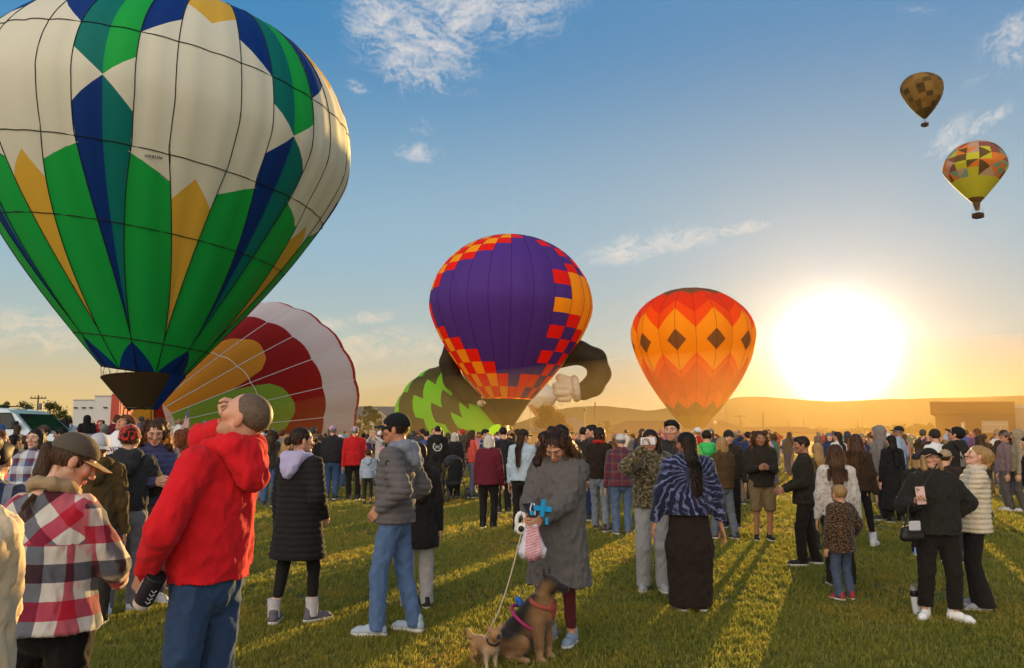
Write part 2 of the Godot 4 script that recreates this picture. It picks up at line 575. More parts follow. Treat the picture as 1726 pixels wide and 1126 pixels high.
func build_grass() -> void:
	# three tufts, each a fan of bent blades, and many copies of them
	var blade_mat := mat("grass_blade", Color.WHITE, 0.6, 1.0, {"vertex_color_use_as_albedo": true})
	rng.seed = 11
	var meshes := []
	for kind in 3:
		var s := Shape.new()
		s.colored = true
		for b in 16:
			var a := rng.randf() * TAU
			var base := Vector3(cos(a), 0, sin(a)) * rng.randf() * 0.045
			var dir := Vector3(cos(a + rng.randf_range(-0.8, 0.8)), 0, sin(a + rng.randf_range(-0.8, 0.8)))
			var tall := rng.randf_range(0.018, 0.046)
			var bend := rng.randf_range(0.1, 0.9) * tall
			var side := dir.cross(Vector3.UP) * rng.randf_range(0.0016, 0.0030)
			var tip := base + Vector3.UP * tall + dir * bend
			var midp := base + Vector3.UP * tall * 0.62 + dir * bend * 0.3
			s.paint = Color(0.165, 0.178, 0.023).lerp(Color(0.52, 0.38, 0.09), pow(rng.randf(), 1.5))
			var nn := (dir * -0.85 + Vector3.UP * 0.30 + side.normalized() * rng.randf_range(-0.5, 0.5)).normalized()
			var k := s.v.size()
			s.vert(base - side, nn); s.vert(base + side, nn); s.vert(midp + side * 0.8, nn); s.vert(midp - side * 0.8, nn); s.vert(tip, nn)
			s.tri(k, k + 1, k + 2); s.tri(k, k + 2, k + 3); s.tri(k + 3, k + 2, k + 4)
		meshes.append(s.mesh())
	var patch := FastNoiseLite.new()
	patch.frequency = 0.55
	patch.fractal_octaves = 3
	var sets := [[], [], []]
	var tints := [[], [], []]
	for band in [[4.6, 8.0, 620.0, 1.0], [8.0, 13.0, 290.0, 1.1], [13.0, 20.0, 110.0, 1.5], [20.0, 34.0, 30.0, 2.2], [34.0, 60.0, 6.0, 3.6]]:
		var d0: float = band[0]
		var d1: float = band[1]
		var half0 := d0 * 0.70 + 0.5
		var half1 := d1 * 0.70 + 0.5
		var count := int((d1 - d0) * (half0 + half1) * band[2])
		for i in count:
			var d := sqrt(lerpf(d0 * d0, d1 * d1, rng.randf()))
			var x := rng.randf_range(-1, 1) * (d * 0.70 + 0.5)
			var p := Vector3(x, 0, -d)
			var w := patch.get_noise_2d(x, d) * 0.75 + patch.get_noise_2d(x * 0.22 + 70.0, d * 0.22) * 0.6
			if w > 0.42 and rng.randf() < 0.6: continue
			p.y = ground_height(p.x, p.z) - 0.004
			var sc: float = band[3] * rng.randf_range(0.6, 1.25) * (1.1 - 0.5 * maxf(w, 0.0))
			var bs := Basis(Vector3.UP, rng.randf() * TAU).scaled(Vector3(sc, sc * (0.85 if band[3] > 2.0 else 1.0), sc))
			var k := rng.randi() % 3
			sets[k].append(Transform3D(bs, p))
			var dry := clampf(0.35 + w * 0.9 + rng.randf_range(-0.25, 0.25), 0.0, 1.0)
			tints[k].append(Color(0.85, 1.0, 0.9).lerp(Color(1.75, 1.35, 1.2), dry * dry))
	for k in 3:
		var mm := MultiMesh.new()
		mm.transform_format = MultiMesh.TRANSFORM_3D
		mm.use_colors = true
		mm.mesh = meshes[k]
		mm.instance_count = sets[k].size()
		for i in sets[k].size():
			mm.set_instance_transform(i, sets[k][i])
			mm.set_instance_color(i, tints[k][i])
		var o := MultiMeshInstance3D.new()
		o.name = numbered("grass")
		o.multimesh = mm
		o.material_override = blade_mat
		add_child(o)
		tag(o, "short grass blades growing over the field", "grass", "", "stuff")

func ridge(called: String, label: String, points: Array, depth: float, thick: float, m: Material) -> void:
	# a hill range: its skyline given as (pixel x, pixel y), built as a slope that rises to the crest and falls away behind
	var s := Shape.new()
	var crest := PackedVector3Array()
	for k in range(points.size() - 1):
		var steps := 24
		for q in steps:
			var t := float(q) / steps
			var a: Vector2 = points[maxi(k - 1, 0)]
			var b: Vector2 = points[k]
			var c: Vector2 = points[k + 1]
			var e: Vector2 = points[mini(k + 2, points.size() - 1)]
			var y := 0.5 * (2.0 * b.y + (c.y - a.y) * t + (2.0 * a.y - 5.0 * b.y + 4.0 * c.y - e.y) * t * t + (3.0 * b.y - a.y - 3.0 * c.y + e.y) * t * t * t)
			var x := lerpf(b.x, c.x, t)
			crest.append(at(x, y + noise.get_noise_2d(x * 0.6, depth) * 1.2, depth))
	var rows := [[-0.5, 0.0], [-0.32, 0.35], [-0.16, 0.72], [-0.05, 0.95], [0.0, 1.0], [0.08, 0.93], [0.3, 0.5], [0.5, 0.0]]
	var wide := crest.size()
	for r in rows:
		for j in wide:
			var p := crest[j]
			var q := Vector3(p.x, maxf(p.y, 0.5) * r[1] - 2.0 * (1.0 - r[1]), p.z - r[0] * thick * -1.0)
			q.z = p.z + (-r[0]) * thick
			q.y += noise.get_noise_2d(q.x * 0.02, q.z * 0.02) * 6.0 * r[1] * (1.0 - r[1])
			s.vert(q, Vector3(0, 0.8, 0.6).normalized() if r[0] <= 0.0 else Vector3(0, 0.8, -0.6).normalized(), Vector2(q.x, q.z) * 0.01)
	for r in rows.size() - 1:
		for j in wide - 1:
			var q := r * wide + j
			s.tri(q, q + 1, q + wide + 1); s.tri(q, q + wide + 1, q + wide)
	tag(piece(called, s.mesh(), m), label, "", "", "structure")

func build_hills() -> void:
	var m := mat("sagebrush", col(0.10, 0.085, 0.04), 1.0)
	ridge("hills", "long low ridge under the rising sun", [Vector2(1190, 700), Vector2(1225, 674), Vector2(1260, 668), Vector2(1330, 672), Vector2(1400, 676), Vector2(1470, 674), Vector2(1560, 671), Vector2(1660, 669), Vector2(1760, 667), Vector2(1950, 672)], 1900.0, 900.0, m)
	ridge("hills", "low rounded hills left of the ridge", [Vector2(860, 716), Vector2(930, 693), Vector2(1000, 684), Vector2(1050, 687), Vector2(1090, 692), Vector2(1120, 688), Vector2(1180, 684), Vector2(1240, 700), Vector2(1280, 712)], 1500.0, 500.0, m)
	ridge("hills", "faint far hills on the left horizon", [Vector2(-300, 714), Vector2(-100, 711), Vector2(100, 714), Vector2(350, 712), Vector2(600, 716), Vector2(800, 714), Vector2(900, 718)], 1800.0, 500.0, m)
# ---------------------------------------------------------------- balloons
class Envelope:                   # a gored balloon skin: v runs from the mouth (0) to the crown (1), a round the axis (0 towards the camera, + to the right)
	var base: Vector3
	var axis: Vector3
	var ex: Vector3
	var ez: Vector3
	var R: float
	var mouth: float
	var ve: float
	var p: float
	var bow: float
	var gores: float
	var phase: float
	var bulge: float
	var twist := 0.0                  # degrees by which the seams wander round the skin from foot to crown
	func radius(v: float) -> float:
		if v > ve:
			return sqrt(maxf(0.0, 1.0 - pow((v - ve) / (1.0 - ve), 2.0)))
		return mouth + (1.0 - mouth) * (1.0 - pow((ve - v) / ve, p))
	func pos(v: float, a: float) -> Vector3:
		var u := fposmod((rad_to_deg(a) - phase) * gores / 360.0, 1.0)
		var fade := smoothstep(0.0, 0.12, v)
		var r := R * radius(v) * (1.0 + bulge * fade * (sin(PI * u) - 0.64))
		a -= deg_to_rad(twist) * (v - 0.6) * (1.0 if v < 0.6 else 2.0)
		return base + axis * v + (ez * cos(a) + ex * sin(a)) * r + Vector3(bow * sin(PI * v), 0, 0)
	func normal(v: float, a: float) -> Vector3:
		var d := 0.004
		var v1 := minf(v + d, 0.9995)
		var v0 := maxf(v - d, 0.0)
		var tv := pos(v1, a) - pos(v0, a)
		var ta := pos(v, a + 0.01) - pos(v, a - 0.01)
		var n := ta.cross(tv).normalized()
		var out := ez * cos(a) + ex * sin(a)
		return n if n.dot(out + axis.normalized() * (v - ve)) > 0.0 else -n

func envelope(base: Vector3, top: Vector3, R: float, mouth: float, ve: float, p: float, bow: float, gores: float, phase: float, bulge: float) -> Envelope:
	var e := Envelope.new()
	e.base = base; e.axis = top - base; e.R = R; e.mouth = mouth; e.ve = ve; e.p = p; e.bow = bow; e.gores = gores; e.phase = phase; e.bulge = bulge
	var n := e.axis.normalized()
	e.ez = Vector3(0, 0, 1) - n * n.z
	if e.ez.length() < 0.3: e.ez = Vector3(0, 1, 0) - n * n.y
	e.ez = e.ez.normalized()
	e.ex = -n.cross(e.ez) if n.cross(e.ez).x < 0.0 else n.cross(e.ez)
	return e

# a panel: at its left edge (angle a0) it runs from v l0 up to l1, at its right edge (a1) from r0 to r1
func panel_shape(s: Shape, e: Envelope, a0: float, a1: float, l0: float, l1: float, r0: float, r1: float, nu := 3, a0t := 1e9, a1t := 1e9) -> void:
	var rows := maxi(1, int(ceil(maxf(absf(l1 - l0), absf(r1 - r0)) / 0.035)))
	var first := s.v.size()
	for j in rows + 1:
		for i in nu + 1:
			var u := float(i) / nu
			var t := float(j) / rows
			var v := clampf(lerpf(lerpf(l0, r0, u), lerpf(l1, r1, u), t), 0.0, 0.998)
			var left := a0 if a0t > 1e8 else lerpf(a0, a0t, t)
			var right := a1 if a1t > 1e8 else lerpf(a1, a1t, t)
			var a := deg_to_rad(lerpf(left, right, u))
			s.vert(e.pos(v, a), e.normal(v, a), Vector2(u, v))
	for j in rows:
		for i in nu:
			var q := first + j * (nu + 1) + i
			s.tri(q, q + 1, q + nu + 2); s.tri(q, q + nu + 2, q + nu + 1)

func nylon(key: String, c: Color, back := 0.55) -> StandardMaterial3D:
	back *= 1.4
	return mat("nylon_" + key, c, 0.6, back, {"metallic_specular": 0.2})

var far_shapes := {}
func add_panel(skin: Node3D, e: Envelope, m: Material, a0: float, a1: float, l0: float, l1: float, r0: float, r1: float, nu := 3, a0t := 1e9, a1t := 1e9) -> void:
	if l1 - l0 < 0.001 and r1 - r0 < 0.001: return
	var mid := fposmod((a0 + a1) / 2.0 + 180.0, 360.0) - 180.0
	if absf(mid) < 105.0:
		var s := Shape.new()
		panel_shape(s, e, a0, a1, l0, l1, r0, r1, nu, a0t, a1t)
		piece("panel", s.mesh(), m, skin)
	else:
		if not far_shapes.has(m): far_shapes[m] = Shape.new()
		panel_shape(far_shapes[m], e, a0, a1, l0, l1, r0, r1, nu, a0t, a1t)

func close_far(skin: Node3D) -> void:
	for m in far_shapes:
		tag(piece("rear_panels", far_shapes[m].mesh(), m, skin), "", "", "", "stuff")
	far_shapes.clear()

func tapes(skin: Node3D, e: Envelope, angles: Array, rings: Array, r: float, m: Material, v0 := 0.0, v1 := 0.99) -> void:
	var s := Shape.new()
	for a in angles:
		var pts := PackedVector3Array()
		for j in 41:
			var v := lerpf(v0, v1, j / 40.0)
			pts.append(e.pos(v, deg_to_rad(a)) + e.normal(v, deg_to_rad(a)) * r * 0.4)
		s.tube(pts, r, r, 4, false)
	for v in rings:
		var pts := PackedVector3Array()
		for j in 337:
			var a := TAU * j / 336.0
			pts.append(e.pos(v, a) + e.normal(v, a) * r * 0.9)
		s.tube(pts, r, r, 4, false)
	if s.i.size(): tag(piece("load_tape", s.mesh(), m, skin), "", "", "", "stuff")

func balloon(called: String, label: String, e: Envelope) -> Array:
	var o := thing(called, label, "hot air balloon")
	var skin := Node3D.new()
	skin.name = "envelope"
	o.add_child(skin)
	return [o, skin]

func basket(o: Node3D, foot: Vector3, turn: float, wide: float, tall: float, top: Vector3, mouth_r: float, color: Color, burner_y: float) -> void:
	var wick := mat("wicker_%d" % int(color.r * 1000 + color.g * 100), color, 0.8, 0.0, {"heightmap_enabled": true, "heightmap_scale": 1.5, "heightmap_texture": weave_texture(), "uv1_scale": Vector3(6, 3, 1)})
	var steel := mat("burner_steel", Color(0.30, 0.30, 0.31), 0.35, 0.0, {"metallic": 0.8})
	var leather := mat("basket_leather", Color(0.16, 0.09, 0.05), 0.6)
	var b := Basis(Vector3.UP, turn)
	var tr := Transform3D(b, foot)
	var w := wide / 2.0
	var body := Shape.new()
	var k := 0
	for side in 4:
		var r := Transform3D(b * Basis(Vector3.UP, side * PI / 2.0), foot)
		body.box(Vector3(-w, 0.06, w - 0.05), Vector3(w - 0.05, tall, w), r, 0.02)
		k += 1
	body.box(Vector3(-w, 0.0, -w), Vector3(w, 0.06, w), tr)
	piece("basket", body.mesh(), wick, o)
	var rim := Shape.new()
	rim.tube(path([tr * Vector3(-w, tall, -w), tr * Vector3(w, tall, -w), tr * Vector3(w, tall, w), tr * Vector3(-w, tall, w), tr * Vector3(-w, tall, -w)]), 0.06, 0.06, 8)
	piece("basket_rim", rim.mesh(), leather, o)
	var up := Shape.new()
	for c in [[-1, -1], [1, -1], [1, 1], [-1, 1]]:
		var corner := tr * Vector3(c[0] * (w - 0.06), tall, c[1] * (w - 0.06))
		var high := tr * Vector3(c[0] * (w - 0.16), burner_y, c[1] * (w - 0.16))
		var line := Shape.new()
		line.tube(path([corner, high]), 0.025, 0.022, 6)
		piece("upright", line.mesh(), leather, o)
		var to := top + (b * Vector3(c[0], 0, c[1])).normalized() * mouth_r
		up.tube(path([high, to]), 0.008, 0.008, 4)
		up.tube(path([high, top + (b * Vector3(c[0], 0, c[1] * 0.2)).normalized() * mouth_r]), 0.008, 0.008, 4)
	piece("flying_wires", up.mesh(), steel, o)
	var fr := Shape.new()
	var q := w - 0.16
	fr.tube(path([tr * Vector3(-q, burner_y, -q), tr * Vector3(q, burner_y, -q), tr * Vector3(q, burner_y, q), tr * Vector3(-q, burner_y, q), tr * Vector3(-q, burner_y, -q)]), 0.03, 0.03, 6)
	piece("burner_frame", fr.mesh(), steel, o)
	for s in [-1.0, 1.0]:
		var bn := Shape.new()
		for j in 5:
			var ring := PackedVector3Array()
			for a in 17: ring.append(tr * Vector3(s * q * 0.45 + cos(a * TAU / 16) * 0.16, burner_y + 0.05 + j * 0.07, sin(a * TAU / 16) * 0.16))
			bn.tube(ring, 0.022, 0.022, 5, false)
		bn.lathe(profile([Vector2(0.0, burner_y - 0.06), Vector2(0.1, burner_y - 0.05), Vector2(0.13, burner_y), Vector2(0.05, burner_y + 0.03)]), 12, Transform3D(b, foot + b * Vector3(s * q * 0.45, 0, 0)))
		piece("burner", bn.mesh(), steel, o)

func weave_texture() -> Texture2D:
	if tex.has("weave"): return tex["weave"]
	var im := Image.create(64, 64, false, Image.FORMAT_L8)
	for y in 64:
		for x in 64:
			var odd := ((x / 16) + (y / 16)) % 2 == 0
			var h := absf(sin(PI * (y % 16) / 16.0)) if odd else absf(sin(PI * (x % 16) / 16.0)) * 0.7
			im.set_pixel(x, y, Color(h, h, h))
	tex["weave"] = ImageTexture.create_from_image(im)
	return tex["weave"]

func build_green_balloon() -> void:
	var base := Vector3(-16.0, 4.256, -34.8)
	var e := envelope(base, base + Vector3(2.19, 16.25, 0), 8.074, 0.2, 0.625, 1.409, -0.985, 42.0, 9.0, 0.012)
	e.twist = 12.0
	var r := balloon("hot_air_balloon", "huge cream, green and blue balloon with star shaped panels, nearest on the left", e)
	var skin: Node3D = r[1]
	var cream := nylon("cream", col(0.66, 0.63, 0.52), 0.5)
	var green := nylon("green", col(0.010, 0.30, 0.050), 0.42)
	var teal := nylon("teal", col(0.004, 0.125, 0.110), 0.35)
	var blue := nylon("royal_blue", col(0.005, 0.028, 0.15), 0.3)
	var gold := nylon("gold", col(0.62, 0.36, 0.045), 0.42)
	var line := mat("black_tape", col(0.012, 0.014, 0.014), 0.8)
	# one repeat spans 51.4 degrees: half a star, a green gore, two halves of a gold gore, a green gore, half a star
	var unit := 360.0 / 7.0
	var widths := func(v: float) -> Array:
		var k := clampf((v - 0.085) / (0.50 - 0.085), 0.0, 1.0)
		var s := 7.7 * k
		var g := 8.4 * k
		return [s, unit / 2.0 - s - g, g]
	for n in 7:
		var a0 := 9.0 + unit * n
		if true:
			for flip in [1.0, -1.0]:
				# edges as angles from the star's seam at the waist and above
				var b1: float = a0 + flip * 7.7
				var b2: float = a0 + flip * (unit / 2.0 - 8.4)
				var b3: float = a0 + flip * unit / 2.0
				var list := []
				# [material, from edge, to edge, v at 'from' low/high, v at 'to' low/high]
				var up: Material = green if flip > 0.0 else teal
				var down: Material = teal if flip > 0.0 else blue
				list.append([up, a0, b1, 0.62, 0.985, 0.672, 0.985])
				list.append([cream, a0, b1, 0.619, 0.62, 0.556, 0.672])
				list.append([down, a0, b1, 0.525, 0.619, 0.525, 0.556])
				list.append([blue, b1, b2, 0.735, 0.985, 0.80, 0.985])
				list.append([cream, b1, b2, 0.525, 0.735, 0.525, 0.80])
				list.append([gold, b2, b3, 0.862, 0.985, 0.817, 0.985])
				list.append([cream, b2, b3, 0.525, 0.862, 0.525, 0.817])
				for q in list:
					if flip > 0.0: add_panel(skin, e, q[0], q[1], q[2], q[3], q[4], q[5], q[6])
					else: add_panel(skin, e, q[0], q[2], q[1], q[5], q[6], q[3], q[4])
				# below the waist the star and gold gores taper to nothing; built in bands whose edges follow the taper
				var vs := [0.525, 0.478, 0.437, 0.40, 0.33, 0.25, 0.17, 0.10]
				var sh := {"star": Shape.new(), "green": Shape.new(), "cream_a": Shape.new(), "cream_b": Shape.new(), "gold": Shape.new()}
				for j in vs.size() - 1:
					var v1: float = vs[j]
					var v0: float = vs[j + 1]
					var w1: Array = widths.call(v1)
					var w0: Array = widths.call(v0)
					var e1 := [a0, a0 + flip * w1[0], a0 + flip * (w1[0] + w1[1]), b3]
					var e0 := [a0, a0 + flip * w0[0], a0 + flip * (w0[0] + w0[1]), b3]
					for c in 3:
						var lo := [v0, v0]
						var parts := []
						if c == 0: parts = [["star", v0, v1, v0, v1]]
						elif c == 1:
							# the green begins at 0.478 by the star and 0.437 by the gold
							if j == 0: parts = [["cream_a", v0, v1, v0, v1]]
							elif j == 1: parts = [["green", v0, v1, v0, v0], ["cream_a", v1, v1, v0, v1]]
							else: parts = [["green", v0, v1, v0, v1]]
						else:
							if j < 2: continue
							elif j == 2:               # the gold point: 0.40 at its sides, 0.455 on its seam
								e1 = [a0, 0.0, a0 + flip * (widths.call(0.525)[0] + widths.call(0.525)[1]), b3]
								parts = [["cream_b", 0.40, 0.525, 0.455, 0.525], ["gold", 0.40, 0.40, 0.40, 0.455]]
							else: parts = [["gold", v0, v1, v0, v1]]
						for q in parts:
							if q[0] == "gold" and j == 2: e1 = e0
							if flip > 0.0: panel_shape(sh[q[0]], e, e0[c], e0[c + 1], q[1], q[2], q[3], q[4], 3, e1[c], e1[c + 1])
							else: panel_shape(sh[q[0]], e, e0[c + 1], e0[c], q[3], q[4], q[1], q[2], 3, e1[c + 1], e1[c])
				# the last green band, with the blue tooth that points up over the star's seam
				var edge: float = b3
				if flip > 0.0:
					panel_shape(sh["green"], e, a0, edge, 0.072, 0.10, 0.0, 0.10, 5)
				else:
					panel_shape(sh["green"], e, edge, a0, 0.0, 0.10, 0.072, 0.10, 5)
				var tooth := Shape.new()
				if flip > 0.0: panel_shape(tooth, e, a0, edge, 0.0, 0.072, -0.002, 0.0, 5)
				else: panel_shape(tooth, e, edge, a0, -0.002, 0.0, 0.0, 0.072, 5)
				var skin_of := {"star": down, "green": green, "cream_a": cream, "cream_b": cream, "gold": gold}
				for q in sh: piece("panel", sh[q].mesh(), skin_of[q], skin)
				piece("panel", tooth.mesh(), blue, skin)
	close_far(skin)
	var angles := []
	for n in 7:
		for f in [-1.0, 1.0]:
			angles.append(9.0 + unit * n + f * 7.7)
			angles.append(9.0 + unit * n + f * (unit / 2.0 - 8.4))
	tapes(skin, e, angles, [], 0.020, line, 0.5, 0.985)
	var s := Shape.new()
	for n in 7:
		for f in [-1.0, 1.0]:
			for which in 2:
				var pts := PackedVector3Array()
				for j in 30:
					var v := lerpf(0.0, 0.5, j / 29.0)
					var w: Array = widths.call(v)
					var a: float = deg_to_rad(9.0 + unit * n + f * (w[0] if which == 0 else w[0] + w[1]))
					pts.append(e.pos(v, a) + e.normal(v, a) * 0.012)
				s.tube(pts, 0.019, 0.019, 4, false)
	tag(piece("load_tape", s.mesh(), line, skin), "", "", "", "stuff")
	tapes(skin, e, [], [0.735, 0.49, 0.33, 0.078, 0.003], 0.018, line)
	# small print under the middle tape
	var word := TextMesh.new()
	word.text = "MEKUM"
	word.font = SystemFont.new()
	word.font_size = 20
	word.pixel_size = 0.008
	word.depth = 0.004
	var wp := e.pos(0.478, deg_to_rad(22.5))
	var wn := e.normal(0.478, deg_to_rad(22.5))
	var lettering := piece("lettering", word, line, r[0])
	lettering.transform = Transform3D(Basis.looking_at(-wn, Vector3.UP), wp + wn * 0.05).rotated_local(Vector3.UP, 0.0)
	# the scoop below the mouth: dark cloth with blue and gold corners, hung on short straps
	var sc := envelope(base + Vector3(0.22, -1.66, 0.3), base + Vector3(0.15, -0.20, 0.2), 1.72, 0.33, 0.98, 1.0, 0.0, 8.0, 0.0, 0.0)
	var dark := nylon("dark_brown", col(0.040, 0.026, 0.012), 0.25)
	for q in [[-100.0, -62.0, blue], [-62.0, 62.0, dark], [62.0, 100.0, blue]]:
		var ps := Shape.new()
		panel_shape(ps, sc, q[0], q[1], 0.0, 0.97, 0.0, 0.97, 10)
		piece("scoop", ps.mesh(), q[2], r[0])
	var st := Shape.new()
	for k in 12:
		var a := deg_to_rad(-165.0 + 30.0 * k)
		st.tube(path([e.pos(0.004, a), sc.pos(0.95, a)]), 0.012, 0.012, 4)
	piece("scoop_straps", st.mesh(), line, r[0])
	basket(r[0], Vector3(base.x + 0.1, 0.45, base.z + 0.4), 0.3, 1.35, 1.1, base, 1.6, Color(0.55, 0.25, 0.08), 2.25)

func build_purple_balloon() -> void:
	var base := Vector3(-0.407, 5.001, -79)
	var e := envelope(base, base + Vector3(0.36, 16.28, 0), 8.09, 0.296, 0.557, 1.513, 0.1, 24.0, 0.0, 0.018)
	var r := balloon("hot_air_balloon", "purple balloon with red and yellow chequered bands and two stuffed arms", e)
	var skin: Node3D = r[1]
	var purple := nylon("purple", col(0.058, 0.026, 0.19), 0.35)
	var red := nylon("bright_red", col(0.62, 0.016, 0.010), 0.8)
	var yellow := nylon("yellow", col(0.76, 0.38, 0.012), 0.8)
	var black := nylon("black", col(0.018, 0.014, 0.012), 0.2)
	var rows := [0.0, 0.062, 0.132, 0.197, 0.266, 0.335, 0.404, 0.475, 0.555, 0.635, 0.72, 0.775, 0.825, 0.878, 0.925, 0.985]
	for g in range(-12, 12):
		var cells := []
		for q in rows.size() - 1:
			var m: Material = purple
			if g <= 0:
				var low := -g - q                      # the lower staircase climbs to the left
				var high := -g - (14 - q)              # the upper one mirrors it
				if q <= 6 and low >= 0: m = red if low % 2 == 0 else yellow
				elif q > 8 and high >= 0: m = red if high % 2 == 0 else yellow
				elif g <= -6 and q > 6: m = purple if (g + q) % 2 == 0 else red
			else:
				var start := 1 if q < 1 else (2 if q < 8 else (2 if q < 11 else 3 - int(q > 12)))
				if g >= 3 and q >= 7 and q <= 9: m = yellow
				elif g == 2 and q == 7: m = yellow
				elif g >= 4 and q == 6: m = yellow
				elif g >= 5: m = yellow if (g + q) % 2 == 0 else red
				elif g >= start and (g + q) % 2 == 1: m = red
				if q <= 4 and g == 1: m = red if q == 1 or q == 0 else purple
				if g == 2 and q == 8: m = purple
				if g == 2 and q == 9: m = red
			cells.append(m)
		var a0 := 15.0 * g
		var start_row := 0
		for q in range(1, cells.size() + 1):
			if q == cells.size() or cells[q] != cells[start_row]:
				add_panel(skin, e, cells[start_row], a0, a0 + 15.0, rows[start_row], rows[q], rows[start_row], rows[q])
				start_row = q
	close_far(skin)
	var angles := []
	for g in 24: angles.append(15.0 * g)
	tapes(skin, e, angles, [], 0.022, mat("purple_tape", col(0.03, 0.012, 0.07), 0.8), 0.0, 0.98)
	var crown := Shape.new()
	panel_shape(crown, e, 0, 360, 0.985, 0.998, 0.985, 0.998, 24)
	piece("crown_ring", crown.mesh(), red, skin)
	# black scoop
	var sc := envelope(base + Vector3(-0.05, -2.6, 0), base, 2.36, 0.28, 0.98, 0.95, 0.0, 12.0, 0.0, 0.0)
	var ps := Shape.new()
	panel_shape(ps, sc, -180, 180, 0.0, 0.998, 0.0, 0.998, 36)
	piece("scoop", ps.mesh(), black, r[0])
	# the two stuffed arms: a bent black sleeve, a white cuff and a fat white glove
	var cloth := nylon("arm_black", col(0.036, 0.025, 0.014), 0.15)
	var white := nylon("glove_white", col(0.72, 0.62, 0.50), 0.4)
	var f := Field.new(Vector3(4.2, 3.6, -81.6), Vector3(11.0, 12.6, -76.4), 0.16)
	var pts := [at(940, 600, 79), at(975, 594, 78.8), at(1003, 606, 78.7), at(1011, 630, 78.8), at(1000, 650, 78.8), at(984, 659, 78.9)]
	var rad := [1.25, 1.15, 1.10, 1.08, 1.02, 0.92]
	for k in 5: f.cap(pts[k], pts[k + 1], rad[k], rad[k + 1], 0.3)
	piece("stuffed_arm", f.shape().mesh(), cloth, r[0])
	var cuff := Field.new(Vector3(3.8, 3.6, -81.4), Vector3(9.0, 9.0, -76.6), 0.12)
	var c0 := at(968, 655, 79.0)
	var c1 := at(975, 652, 79.0)
	for k in 12:
		var d: Vector3 = (pts[5] - pts[4]).normalized()
		var s1: Vector3 = d.cross(Vector3.FORWARD).normalized()
		var s2: Vector3 = d.cross(s1).normalized()
		var a := TAU * k / 12
		var b := TAU * (k + 1) / 12
		var mid := at(970, 655, 78.9)
		var tilt := (at(966, 635, 78.9) - at(972, 676, 78.9)).normalized()
		cuff.cap(mid + (tilt * cos(a) + Vector3.FORWARD * sin(a)) * 0.95, mid + (tilt * cos(b) + Vector3.FORWARD * sin(b)) * 0.95, 0.36, 0.36, 0.1)
	piece("glove_cuff", cuff.shape().mesh(), white, r[0])
	var gl := Field.new(Vector3(2.6, 3.6, -81.4), Vector3(7.4, 9.2, -76.6), 0.10)
	gl.cap(at(966, 655, 78.9), at(955, 655, 78.9), 0.86, 0.9, 0.2)
	gl.cap(at(957, 641, 78.7), at(944, 637, 78.3), 0.42, 0.44, 0.12)
	gl.cap(at(952, 652, 78.2), at(938, 651, 77.9), 0.42, 0.42, 0.12)
	gl.cap(at(953, 662, 78.3), at(939, 661, 78.0), 0.42, 0.42, 0.12)
	gl.cap(at(957, 671, 78.6), at(944, 671, 78.5), 0.42, 0.40, 0.12)
	piece("glove", gl.shape().mesh(), white, r[0])
	var f2 := Field.new(Vector3(-9.5, 3.0, -83.5), Vector3(-1.0, 13.0, -77.5), 0.16)
	pts = [at(765, 585, 81), at(757, 612, 81), at(764, 640, 81), at(785, 662, 81), at(803, 672, 81)]
	for k in 4: f2.cap(pts[k], pts[k + 1], [1.0, 0.98, 1.0, 0.92][k], [0.98, 1.0, 0.92, 0.62][k], 0.3)
	piece("stuffed_arm", f2.shape().mesh(), cloth, r[0])
	var g2 := Shape.new()
	g2.ball(at(811, 680, 80.5), Vector3(0.42, 0.36, 0.4))
	piece("glove", g2.mesh(), white, r[0])
	basket(r[0], Vector3(base.x, 0.0, base.z), 0.2, 1.3, 1.1, base, 2.3, Color(0.30, 0.16, 0.07), 2.1)

